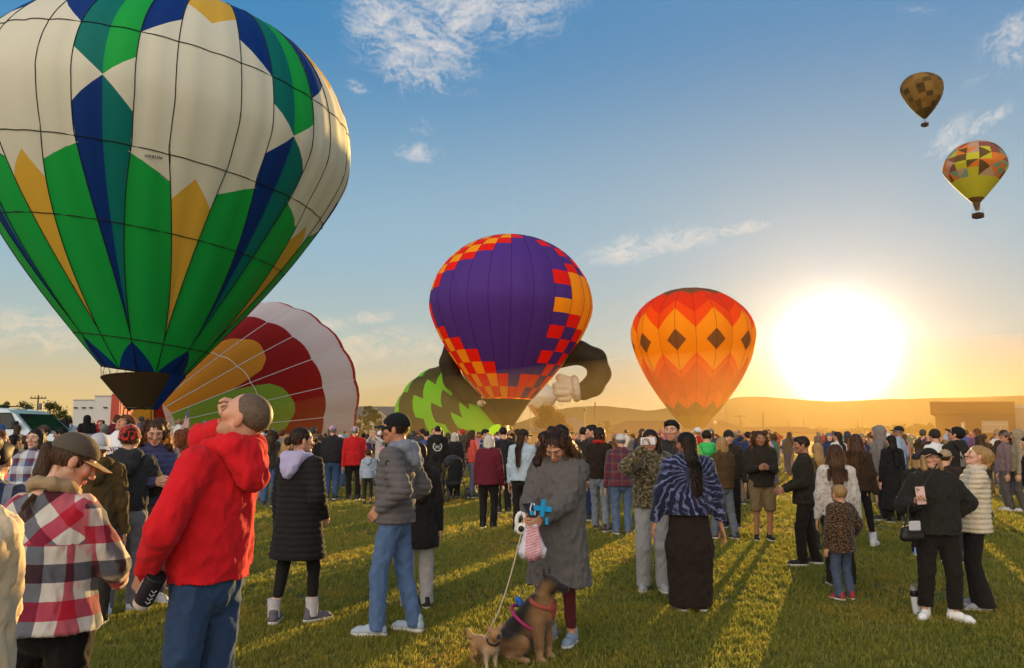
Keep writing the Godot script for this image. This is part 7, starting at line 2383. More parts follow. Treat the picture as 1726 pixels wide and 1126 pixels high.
	var flag_tex := picture("flag_print", 256, func(x: int, y: int) -> Color:
		var k := Color(0.62, 0.60, 0.60) if int(y * 13 / 256) % 2 == 1 else Color(0.45, 0.02, 0.04)
		if x < 104 and y < 138:
			k = Color(0.02, 0.03, 0.14)
			var cx := fposmod(x, 17.3) - 8.6
			var cy := fposmod(y + (8 if int(x / 17.3) % 2 == 1 else 0), 17.3) - 8.6
			if cx * cx + cy * cy < 10.0: k = Color(0.65, 0.65, 0.65)
		return k.linear_to_srgb())
	s = Shape.new()
	var dx := (at(310, 700, 17.0) - at(318, 690, 17.0)).normalized()
	var grid := []
	for j in 9:
		for i in 13:
			var u := i / 12.0
			var v := j / 8.0
			# it hangs from the stick: the fly falls down and to the left
			var q := tip * (1.0 - v * 0.42) + Vector3(0.0, 0, 0)
			var fall := Vector3(-0.13, -0.10, 0.0) * u + Vector3(0, -0.30 * u * u, 0) + Vector3(0, 0, 0.035 * sin(u * 7.0 + v * 2.0))
			s.vert(q + fall, Vector3(0, 0, 1), Vector2(u, v))
	for j in 8:
		for i in 12:
			var q := j * 13 + i
			s.tri(q, q + 1, q + 14); s.tri(q, q + 14, q + 13)
	piece("cloth", s.mesh(), mat("flag_cloth", Color.WHITE, 0.8, 0.5, {"albedo_texture": flag_tex}), t)
	# pushchair beside the white haired person
	var pc := on_ground(762, 20.0)
	t = thing("pushchair", "black folding pushchair beside the white haired person", "pushchair", pc, 0.5)
	var steel := mat("pram_frame", col(0.03, 0.03, 0.032), 0.4)
	s = Shape.new()
	for q in [-0.24, 0.24]:
		s.tube(path([Vector3(q, 1.02, 0.42), Vector3(q, 0.92, 0.36), Vector3(q, 0.16, -0.32)]), 0.015, 0.015, 6)
		s.tube(path([Vector3(q, 0.62, 0.10), Vector3(q, 0.16, 0.34)]), 0.015, 0.015, 6)
	s.tube(path([Vector3(-0.24, 1.02, 0.42), Vector3(0.24, 1.02, 0.42)]), 0.017, 0.017, 6)
	piece("frame", s.mesh(), steel, t)
	f = Field.new(Vector3(-0.28, 0.3, -0.4), Vector3(0.28, 1.1, 0.4), 0.02)
	f.cap(Vector3(0, 0.45, -0.12), Vector3(0, 0.42, 0.10), 0.18, 0.18, 0.05, Vector3.UP, 2.2)
	f.cap(Vector3(0, 0.45, 0.12), Vector3(0, 0.85, 0.26), 0.20, 0.19, 0.05, Vector3(0, 0.35, -1).normalized(), 2.6)
	piece("seat", f.shape().mesh(), cloth(Color(0.02, 0.02, 0.022)), t)
	f = Field.new(Vector3(-0.3, 0.7, -0.4), Vector3(0.3, 1.2, 0.4), 0.02)
	f.ell(Vector3(0, 0.92, 0.06), Vector3(0.24, 0.20, 0.26), 0.02)
	f.cut(Vector3(0, 0.90, 0.0), Vector3(0, -1, -0.2).normalized())
	piece("canopy", f.shape().mesh(), cloth(Color(0.03, 0.03, 0.035)), t)
	for q in [[-0.26, -0.32, 0.11], [0.26, -0.32, 0.11], [-0.28, 0.34, 0.15], [0.28, 0.34, 0.15]]:
		s = Shape.new()
		var rg := PackedVector3Array()
		for k in 21: rg.append(Vector3(q[0], q[2] + 0.02 + cos(TAU * k / 20) * q[2], q[1] + sin(TAU * k / 20) * q[2]))
		s.tube(rg, 0.022, 0.022, 6, false)
		for k in 3:
			var a := PI * k / 3.0
			s.tube(path([Vector3(q[0], q[2] + 0.02 + cos(a) * q[2], q[1] + sin(a) * q[2]), Vector3(q[0], q[2] + 0.02 - cos(a) * q[2], q[1] - sin(a) * q[2])]), 0.006, 0.006, 4)
		piece("wheel", s.mesh(), steel, t)

func lettering(called: String, text: String, tall: float, parent: Node3D, where: Vector3, face: Vector3, c: Color, serif := false) -> void:
	var m := TextMesh.new()
	m.text = text
	var f := SystemFont.new()
	f.font_names = PackedStringArray(["Droid Serif" if serif else "Droid Sans"])
	f.font_weight = 700
	m.font = f
	m.font_size = 32
	m.pixel_size = tall / 24.0
	m.depth = 0.004
	m.curve_step = 2.0
	var o := piece(called, m, plain_cloth(c), parent)
	o.transform = Transform3D(Basis.looking_at(-face, Vector3.UP), where)

func build_prints() -> void:
	for o in keep:
		var n: Node3D = o._node
		var sc: float = o.h / 1.7
		if o.label.begins_with("man in a white university"):
			lettering("lettering", "WASHINGTON", 0.060, n, Vector3(0, 1.285, -0.185) * sc, Vector3(0, 0.1, -1).normalized(), Color(0.06, 0.015, 0.06), true)
			lettering("lettering", "STATE", 0.060, n, Vector3(0, 1.20, -0.188) * sc, Vector3(0, 0, -1), Color(0.06, 0.015, 0.06), true)
		elif o.label.begins_with("man in a grey two tone"):
			var h: Transform3D = o._head
			var cap_part: Node = n.get_node("cap")
			lettering("badge", "B", 0.036, n, h * Vector3(0, 0.068, -0.098), (h.basis * Vector3(0, 0.25, -1)).normalized(), Color(0.5, 0.5, 0.5), true)
			var b := Shape.new()
			b.lathe(profile([Vector2(0.0, 0.004), Vector2(0.022, 0.004), Vector2(0.024, 0.0)]), 16, Transform3D(Basis(Vector3.BACK, PI / 2.0), Vector3(-0.262, 1.33, 0.03) * sc))
			piece("sleeve_badge", b.mesh(), plain_cloth(Color(0.012, 0.012, 0.012)), n)
		elif o.label.begins_with("man in a black hoodie with a round"):
			var s := Shape.new()
			var ring := PackedVector3Array()
			for k in 25: ring.append(Vector3(cos(TAU * k / 24) * 0.098, 1.22 + sin(TAU * k / 24) * 0.098, 0.150) * sc)
			s.tube(ring, 0.016, 0.016, 6, false)
			for k in 3:
				s.tube(path([Vector3(-0.06, 1.17 + k * 0.045, 0.156) * sc, Vector3(-0.02 + 0.02 * k, 1.20 + k * 0.03, 0.160) * sc, Vector3(0.06, 1.18 + k * 0.04, 0.156) * sc]), 0.011, 0.009, 5)
			piece("round_emblem", s.mesh(), plain_cloth(Color(0.42, 0.42, 0.42)), n)
		elif o.label.begins_with("man in a black hoodie with white"):
			# a print too worn to read: a pale arched patch over thin upright strokes
			var s := Shape.new()
			for k in 9:
				var x := -0.10 + 0.025 * k
				s.tube(path([Vector3(x, 1.255 + 0.02 * sin(k * 2.1), 0.168) * sc, Vector3(x + 0.006, 1.315 + 0.016 * cos(k * 1.7), 0.166) * sc]), 0.009, 0.007, 5)
			for k in 12:
				var x := -0.11 + 0.02 * k
				s.tube(path([Vector3(x, 1.10, 0.172) * sc, Vector3(x, 1.225 - 0.02 * sin(k * 1.3), 0.172) * sc]), 0.0035, 0.0035, 4)
			piece("back_print", s.mesh(), plain_cloth(Color(0.30, 0.28, 0.24)), n)
		elif o.label.begins_with("woman with long dark hair in a blue tie"):
			lettering("lettering", "RALLY", 0.036, n, Vector3(-0.06, 1.385, 0.118) * sc, Vector3(0, 0.35, 1).normalized(), Color(0.42, 0.42, 0.50))
# ---------------------------------------------------------------- buildings, poles, trees, the van
func block(s: Shape, lo: Vector3, hi: Vector3, t := Transform3D()) -> void:
	s.box(lo, hi, t, 0.02)

func window(parent: Node3D, where: Transform3D, w: float, h: float, frame_c: Color, glass: Color, bars_x: Array, bars_y: Array) -> void:
	# a frame set into the wall, its pane behind it
	var fm := mat("window_frame_%d" % int(frame_c.r * 999), frame_c, 0.5)
	var s := Shape.new()
	var b := 0.07
	s.box(Vector3(-w / 2, -h / 2, -0.05), Vector3(-w / 2 + b, h / 2, 0.05), where)
	s.box(Vector3(w / 2 - b, -h / 2, -0.05), Vector3(w / 2, h / 2, 0.05), where)
	s.box(Vector3(-w / 2 + b, h / 2 - b, -0.049), Vector3(w / 2 - b, h / 2, 0.049), where)
	s.box(Vector3(-w / 2 + b, -h / 2, -0.049), Vector3(w / 2 - b, -h / 2 + b, 0.049), where)
	for x in bars_x: s.box(Vector3(x - 0.03, -h / 2 + b, -0.04), Vector3(x + 0.03, h / 2 - b, 0.04), where)
	for y in bars_y: s.box(Vector3(-w / 2 + b, y - 0.03, -0.035), Vector3(w / 2 - b, y + 0.03, 0.035), where)
	var fr := piece("window", s.mesh(), fm, parent)
	var g := Shape.new()
	g.box(Vector3(-w / 2 + b, -h / 2 + b, -0.02), Vector3(w / 2 - b, h / 2 - b, -0.005), where)
	piece("pane", g.mesh(), mat("pane_%d" % int(glass.r * 999), glass, 0.06, 0.0, {"metallic_specular": 0.8}), fr)

func build_buildings() -> void:
	# the brown flat roofed building at the right
	var d := 88.0
	var a := at(1567, 677, d)
	var b := at(1709, 676, d)
	var o := thing("brown_building", "brown flat roofed building with one narrow and one wide window", "building", Vector3(a.x, 0, a.z))
	var w := b.x - a.x
	var h := a.y
	var wall := mat("brown_stucco", col(0.125, 0.046, 0.020), 0.9, 0.0, {"normal_enabled": true, "normal_texture": noise_texture("stucco", 0.2, 3, 256, true, 3.0), "uv1_triplanar": true, "uv1_scale": Vector3(0.5, 0.5, 0.5)})
	# the front is built round its two openings
	# its plan is skewed: the side walls run back along the line of sight
	var K2 := Transform3D(Basis(Vector3.RIGHT, Vector3.UP, Vector3(-0.56, 0, 1)), Vector3.ZERO)
	var s := Shape.new()
	var x0 := 0.5
	var n0 := at(1621, 730, d).x - a.x
	var n1 := at(1628, 730, d).x - a.x
	var w0 := at(1656, 730, d).x - a.x
	var w1 := at(1701, 730, d).x - a.x
	var ny1 := at(1625, 711, d).y
	var ny0 := at(1625, 728, d).y
	var wy1 := at(1680, 709, d).y
	var wy0 := at(1680, 729, d).y
	for q in [[x0, n0, 0.0, h - 1.4], [n0, n1, 0.0, ny0], [n0, n1, ny1, h - 1.4], [n1, w0, 0.0, h - 1.4], [w0, w1, 0.0, wy0], [w0, w1, wy1, h - 1.4], [w1, w, 0.0, h - 1.4]]:
		s.box(Vector3(q[0], q[2], -0.3), Vector3(q[1], q[3], 0.0), K2)
	s.box(Vector3(x0, 0, -9.0), Vector3(x0 + 0.3, h - 1.4, -0.3), K2)
	s.box(Vector3(w - 0.3, 0, -9.0), Vector3(w, h - 1.4, -0.3), K2)
	s.box(Vector3(x0 + 0.3, 0, -9.0), Vector3(n0 - 0.4, h - 1.4, -8.7), K2)
	s.box(Vector3(n1 + 0.4, 0, -9.0), Vector3(w - 0.3, h - 1.4, -8.7), K2)
	s.box(Vector3(n0 - 0.4, 0, -9.0), Vector3(n1 + 0.4, ny0 - 0.3, -8.7), K2)
	piece("wall", s.mesh(), wall, o)
	s = Shape.new()
	s.box(Vector3(0.0, h - 1.4, -9.3), Vector3(w + 0.02, h - 0.12, 0.12), K2, 0.03)
	piece("parapet", s.mesh(), wall, o)
	s = Shape.new()
	s.box(Vector3(-0.06, h - 0.12, -9.36), Vector3(w + 0.08, h, 0.18), K2)
	piece("coping", s.mesh(), mat("coping_brown", col(0.10, 0.05, 0.03), 0.5), o)
	window(o, Transform3D(Basis(), Vector3((n0 + n1) / 2, (ny0 + ny1) / 2, -0.12)), n1 - n0 - 0.004, ny1 - ny0 - 0.004, col(0.35, 0.28, 0.2), col(0.5, 0.45, 0.35), [], [])
	window(o, Transform3D(Basis(), Vector3((w0 + w1) / 2, (wy0 + wy1) / 2, -0.12)), w1 - w0 - 0.004, wy1 - wy0 - 0.004, col(0.50, 0.40, 0.28), col(0.16, 0.11, 0.07), [(w1 - w0) * 0.2], [(wy1 - wy0) * 0.2])
	# the lower pale wing at the right edge
	s = Shape.new()
	var wing := at(1709, 682, d)
	o = thing("pale_wing", "pale lower building wing cut off by the right edge", "building", Vector3(wing.x + 0.05, 0, wing.z - 1.0))
	s.box(Vector3(0, 0, -8), Vector3(9, wing.y - 0.35, 0), K2)
	piece("wall", s.mesh(), mat("pale_stucco", col(0.30, 0.23, 0.17), 0.9), o)
	s = Shape.new()
	s.box(Vector3(-0.02, wing.y - 0.35, -8.1), Vector3(9.1, wing.y, 0.1), K2)
	piece("coping", s.mesh(), mat("coping_pale", col(0.35, 0.32, 0.3), 0.6), o)
	# white hall with a red end at the left
	d = 110.0
	a = at(118, 671, d)
	b = at(191, 669, d)
	o = thing("white_hall", "white industrial hall with small wall lamps and a red end", "building", Vector3(a.x, 0, a.z))
	w = b.x - a.x
	s = Shape.new()
	var mid := at(160, 668, d).x - a.x
	var left := a.y - 0.25
	var top := at(160, 668, d).y
	s.box(Vector3(mid, 0, -14), Vector3(w, top, 0))
	piece("wall", s.mesh(), mat("hall_white", col(0.46, 0.45, 0.43), 0.8), o)
	s = Shape.new()
	s.box(Vector3(0, 0, -14), Vector3(mid - 0.004, left, -0.9))
	piece("wall", s.mesh(), mat("hall_white", col(0.46, 0.45, 0.43), 0.8), o)
	s = Shape.new()
	s.box(Vector3(mid - 0.05, top, -14.1), Vector3(w + 0.05, top + 0.12, 0.1))
	s.box(Vector3(-0.05, left, -14.1), Vector3(mid - 0.06, left + 0.10, -0.8))
	piece("coping", s.mesh(), mat("coping_pale", col(0.35, 0.32, 0.3), 0.6), o)
	s = Shape.new()
	s.box(Vector3(w + 0.004, 0, -13), Vector3(w + (at(205, 669, d).x - b.x), top + 0.3, 0.5))
	piece("red_end", s.mesh(), mat("hall_red", col(0.36, 0.06, 0.04), 0.8), o)
	for q in [122, 136, 148, 178]:
		s = Shape.new()
		var lx := at(q, 686, d).x - a.x
		var ly := at(q, 687, d).y
		s.box(Vector3(lx - 0.24, ly - 0.08, 0.0 if q > 160 else -0.9), Vector3(lx + 0.24, ly + 0.10, 0.22 if q > 160 else -0.68), Transform3D(), 0.03)
		piece("wall_lamp", s.mesh(), mat("lamp_dark", col(0.05, 0.04, 0.04), 0.5), o)
	# low barns with brown roofs in the middle distance
	for q in [[1020, 1172, 708, 728, 150.0, 45.0, "long barn with a brown hipped roof, left of the orange balloon", "brown"], [1168, 1270, 707, 731, 152.0, 40.0, "low house with a tapering brown roof under the orange balloon", "brown"], [1240, 1384, 719, 733, 185.0, 10.0, "long low flat roofed shed right of the orange balloon", "brown"], [892, 996, 703, 728, 145.0, 22.0, "grey roofed barn behind the autumn tree", "grey"]]:
		d = q[4]
		var l := at(q[0], q[3], d)
		var r := at(q[1], q[3], d)
		var ridge_y := at(q[0], q[2], d).y
		w = r.x - l.x
		var eave := maxf(l.y, 1.8)
		if ridge_y < eave + 0.6: eave = ridge_y - 0.8
		o = thing("barn", q[6], "building", Vector3(l.x, 0, l.z))
		s = Shape.new()
		s.box(Vector3(0.4, 0, -11), Vector3(w - 0.4, eave, 0))
		piece("wall", s.mesh(), mat("barn_wall", col(0.20, 0.14, 0.09), 0.9), o)
		s = Shape.new()
		var inset: float = q[5] * w / (q[1] - q[0])
		var p := [Vector3(0, eave, 0.5), Vector3(w, eave, 0.5), Vector3(w, eave, -11.5), Vector3(0, eave, -11.5), Vector3(inset, ridge_y, -5.5), Vector3(w - inset, ridge_y, -5.5)]
		s.quad(p[0], p[1], p[5], p[4]); s.quad(p[2], p[3], p[4], p[5])
		s.quad(p[1], p[2], p[5], p[5]); s.quad(p[3], p[0], p[4], p[4])
		s.quad(p[0], p[3], p[2], p[1])
		piece("roof", s.mesh(), mat("roof_" + q[7], col(0.11, 0.06, 0.035) if q[7] == "brown" else col(0.13, 0.12, 0.11), 0.8), o)
		s = Shape.new()
		s.box(Vector3(w * 0.45, 0, 0.004), Vector3(w * 0.45 + 2.2, minf(eave - 0.2, 2.4), 0.08))
		piece("door", s.mesh(), mat("barn_door", col(0.12, 0.09, 0.06), 0.8), o)
	# gabled house between the two lying balloons
	d = 130.0
	var g := at(596, 704, d)
	o = thing("gabled_house", "pale house with a gabled roof between the two lying balloons", "house", Vector3(g.x, 0, g.z))
	w = at(665, 704, d).x - g.x
	s = Shape.new()
	s.box(Vector3(0, 0, -9), Vector3(w, g.y, 0))
	piece("wall", s.mesh(), mat("house_cream", col(0.38, 0.33, 0.25), 0.85), o)
	s = Shape.new()
	var ap := at(640, 692, d).y
	s.quad(Vector3(-0.4, g.y, 0.4), Vector3(w + 0.4, g.y, 0.4), Vector3(w + 0.4, ap + 0.8, -4.5), Vector3(-0.4, ap + 0.8, -4.5))
	s.quad(Vector3(-0.4, g.y, -9.4), Vector3(w + 0.4, g.y, -9.4), Vector3(w + 0.4, ap + 0.8, -4.5), Vector3(-0.4, ap + 0.8, -4.5))
	piece("roof", s.mesh(), mat("roof_grey", col(0.13, 0.12, 0.11), 0.8), o)
	s = Shape.new()
	var gx := w * 0.55
	s.quad(Vector3(gx - 1.9, g.y, 0.42), Vector3(gx + 1.9, g.y, 0.42), Vector3(gx, ap + 0.5, 0.42), Vector3(gx, ap + 0.5, 0.42))
	piece("gable", s.mesh(), mat("house_cream", col(0.38, 0.33, 0.25), 0.85), o)
	for k in 3: window(o, Transform3D(Basis(), Vector3(w * (0.2 + 0.28 * k), g.y * 0.6, 0.03)), 1.0, 1.2, col(0.6, 0.56, 0.5), col(0.05, 0.05, 0.06), [0.0], [])

func pole(called: String, label: String, category: String, px: float, top_py: float, d: float, r: float, c: Color) -> Array:
	var t := at(px, top_py, d)
	var o := thing(called, label, category, Vector3(t.x, 0, t.z))
	var s := Shape.new()
	s.tube(path([Vector3.ZERO, Vector3(0, t.y, 0)]), r, r * 0.7, 8)
	piece("pole", s.mesh(), mat("pole_%d" % int(c.r * 999), c, 0.8), o)
	return [o, t.y]

func build_poles() -> void:
	var wood := col(0.09, 0.06, 0.04)
	var grey := col(0.14, 0.13, 0.12)
	for q in [[65, 666, 120.0, "utility pole with one crossarm above the white van"], [1247, 698, 170.0, "utility pole with transformer right of the orange balloon"]]:
		var r := pole("utility_pole", q[3], "utility pole", q[0], q[1], q[2], 0.16, wood)
		var y: float = r[1]
		var s := Shape.new()
		s.box(Vector3(-1.2, y - 0.55, -0.08), Vector3(1.2, y - 0.38, 0.08))
		for x in [-1.05, -0.5, 0.5, 1.05]: s.tube(path([Vector3(x, y - 0.38, 0), Vector3(x, y - 0.15, 0)]), 0.06, 0.04, 6)
		piece("crossarm", s.mesh(), mat("pole_%d" % int(wood.r * 999), wood, 0.8), r[0])
		s = Shape.new()
		s.lathe(profile([Vector2(0, y - 2.2), Vector2(0.3, y - 2.15), Vector2(0.3, y - 1.25), Vector2(0, y - 1.2)]), 12, Transform3D(Basis(), Vector3(0.4, 0, 0)))
		piece("transformer", s.mesh(), mat("pole_%d" % int(grey.r * 999), grey, 0.6), r[0])
	pole("utility_pole", "plain wooden pole right of the transformer pole", "utility pole", 1286, 696, 170.0, 0.16, wood)
	pole("utility_pole", "thin pole among the low roofs under the sun, left one", "utility pole", 1330, 712, 200.0, 0.13, wood)
	pole("utility_pole", "thin pole among the low roofs under the sun, right one", "utility pole", 1354, 705, 200.0, 0.13, wood)
	pole("utility_pole", "short pole left of the curved street lamp by the sun", "utility pole", 1446, 712, 150.0, 0.10, wood)
	pole("utility_pole", "tall thick pole right of the purple balloon's stuffed arm", "utility pole", 1003, 678, 140.0, 0.17, wood)
	pole("utility_pole", "thin pole before the autumn tree beside the purple balloon", "utility pole", 894, 690, 110.0, 0.07, grey)
	pole("flagpole", "thin flagpole beside the white hall", "flagpole", 206, 640, 100.0, 0.09, grey)
	var lp := pole("street_lamp", "short lamp post left of the tall thick pole", "street lamp", 985, 692, 130.0, 0.09, grey)
	var s := Shape.new()
	s.ball(Vector3(0, lp[1] + 0.15, 0), Vector3(0.32, 0.24, 0.32), 10, 6)
	piece("lamp_head", s.mesh(), mat("lamp_dark", col(0.05, 0.04, 0.04), 0.5), lp[0])
	lp = pole("street_lamp", "short lamp post with pale globe before the tapering roof", "street lamp", 1205, 716, 120.0, 0.07, grey)
	s = Shape.new()
	s.ball(Vector3(0, lp[1] + 0.3, 0), Vector3(0.26, 0.34, 0.26), 10, 6)
	piece("globe", s.mesh(), mat("lamp_globe", col(0.6, 0.58, 0.5), 0.3, 0.5), lp[0])
	for q in [[1452, 692, 140.0, 24.0, "tall street lamp with long arm under the sun"], [1223, 674, 160.0, 28.0, "tall street lamp with long arm beside the orange balloon"]]:
		lp = pole("street_lamp", q[4], "street lamp", q[0], q[1], q[2], 0.10, grey)
		s = Shape.new()
		var l: float = q[3] * q[2] / LENS
		s.tube(path([Vector3(0, lp[1] - 0.05, 0), Vector3(l * 0.45, lp[1] + 0.25, 0), Vector3(l, lp[1] + 0.28, 0)]), 0.06, 0.05, 6)
		s.box(Vector3(l - 0.35, lp[1] + 0.20, -0.12), Vector3(l + 0.35, lp[1] + 0.34, 0.12))
		piece("lamp_arm", s.mesh(), mat("pole_%d" % int(grey.r * 999), grey, 0.8), lp[0])

func tree(called: String, label: String, where: Vector3, h: float, wide: float, leaf: Color, count: int, seed: int, group := "") -> void:
	var o := thing(called, label, "tree", where, 0.0, group)
	var r := RandomNumberGenerator.new()
	r.seed = seed
	var s := Shape.new()
	var tips := []
	s.tube(path([Vector3.ZERO, Vector3(0.05 * h * 0.2, h * 0.3, 0), Vector3(0, h * 0.75, 0)]), h * 0.028, h * 0.008, 7)
	for k in 14:
		var a := r.randf() * TAU
		var y0 := h * r.randf_range(0.16, 0.62)
		var l := wide * r.randf_range(0.35, 0.95) * (1.15 - y0 / h)
		var tip := Vector3(cos(a) * l, y0 + h * r.randf_range(0.12, 0.34), sin(a) * l)
		s.tube(path([Vector3(0, y0, 0), Vector3(cos(a) * l * 0.5, y0 + (tip.y - y0) * 0.35, sin(a) * l * 0.5), tip]), h * 0.009, h * 0.002, 5)
		tips.append(tip)
	tips.append(Vector3(0, h * 0.86, 0))
	piece("trunk", s.mesh(), mat("bark", col(0.055, 0.038, 0.025), 0.95), o)
	s = Shape.new()
	s.colored = true
	for k in count:
		var c: Vector3 = tips[r.randi() % tips.size()]
		var rad := wide * r.randf_range(0.18, 0.42)
		var v := Vector3(r.randfn(), r.randfn() * 0.8, r.randfn()) * rad * 0.5
		var p := c + v
		if p.y < h * 0.10: continue
		var n := (v.normalized() + Vector3(r.randfn(), r.randfn(), r.randfn()) * 0.6).normalized()
		var u := n.cross(Vector3(r.randfn(), r.randfn(), r.randfn())).normalized()
		var w := n.cross(u)
		var z := h * r.randf_range(0.016, 0.034)
		s.paint = leaf * r.randf_range(0.6, 1.5)
		s.paint.a = 1.0
		var q := s.v.size()
		s.vert(p - u * z, n); s.vert(p + w * z * 0.6, n); s.vert(p + u * z, n); s.vert(p - w * z * 0.6, n)
		s.tri(q, q + 1, q + 2); s.tri(q, q + 2, q + 3)
	tag(piece("crown", s.mesh(), mat("leaves", Color.WHITE, 0.7, 0.7, {"vertex_color_use_as_albedo": true}), o), "", "", "", "stuff")

func build_trees() -> void:
	var green := Color(0.055, 0.062, 0.018)
	var k := 0
	for q in [[8, 676, 130.0, 13.0, "bushy tree at the left edge behind the van"], [48, 676, 128.0, 20.0, "low tree right of the left edge tree, behind the van"], [92, 674, 126.0, 26.0, "round tree between the utility pole and the white hall"], [110, 686, 122.0, 14.0, "dark shrub against the white hall's left wall"], [622, 678, 120.0, 12.0, "narrow leafy tree right of the red and white balloon"], [634, 684, 118.0, 14.0, "shorter leafy tree beside the pale gabled house"], [608, 698, 110.0, 10.0, "low bush before the pale gabled house"]]:
		var top := at(q[0], q[1], q[2])
		tree("tree", q[4], Vector3(top.x, 0, top.z), top.y, q[3] * q[2] / LENS, green, 2200, 300 + k)
		k += 1
	var t := at(926, 682, 100.0)
	tree("tree", "autumn tree with orange lit leaves beside the purple balloon", Vector3(t.x, 0, t.z), t.y, 36.0 * 100.0 / LENS, Color(0.14, 0.085, 0.022), 8000, 340)
	for q in [[1022, 708, 135.0, 10.0], [1008, 712, 138.0, 8.0]]:
		t = at(q[0], q[1], q[2])
		tree("tree", "low round tree %s the tall thick pole" % ("right of" if q[0] > 1015 else "just behind"), Vector3(t.x, 0, t.z), t.y, q[3] * q[2] / LENS, green * 1.3, 900, int(q[0]))
	# the row of trees left of the brown building
	var names_of := ["first", "second", "third", "fourth", "fifth", "sixth", "seventh"]
	k = 0
	for x in [1496, 1508, 1521, 1534, 1547, 1558, 1566]:
		t = at(x, [716, 714, 713, 716, 712, 714, 710][k], 150.0 + (k % 3) * 5.0)
		tree("tree", "%s tree from the left in the row beside the brown building" % names_of[k], Vector3(t.x, 0, t.z), t.y, 9.5 * 150.0 / LENS, green, 1100, 360 + k, "row of trees beside the brown building")
		k += 1
	# a far belt of trees along the horizon, one mass
	var s := Shape.new()
	s.colored = true
	var r := RandomNumberGenerator.new()
	r.seed = 9
	for j in 14000:
		var px := r.randf_range(-200, 1950)
		var base := at(px, 727, 420.0)
		var hgt := (3.2 + 3.0 * noise.get_noise_2d(px * 2.0, 10.0) + 1.5 * noise.get_noise_2d(px * 9.0, 50.0))
		var p := Vector3(base.x + r.randf_range(-2, 2), maxf(hgt, 1.0) * sqrt(r.randf()), base.z + r.randf_range(-9, 9))
		var n := Vector3(r.randfn(), r.randfn(), r.randfn()).normalized()
		var u := n.cross(Vector3.UP).normalized() * r.randf_range(0.3, 0.7)
		var w := n.cross(u).normalized() * r.randf_range(0.2, 0.5)
		s.paint = green * r.randf_range(0.6, 1.4)
		s.paint.a = 1.0
		var q := s.v.size()
		s.vert(p - u, n); s.vert(p + w, n); s.vert(p + u, n); s.vert(p - w, n)
		s.tri(q, q + 1, q + 2); s.tri(q, q + 2, q + 3)
	tag(piece("far_trees", s.mesh(), mat("leaves", Color.WHITE, 0.7, 0.7, {"vertex_color_use_as_albedo": true})), "far belt of low trees along the horizon", "trees", "", "stuff")

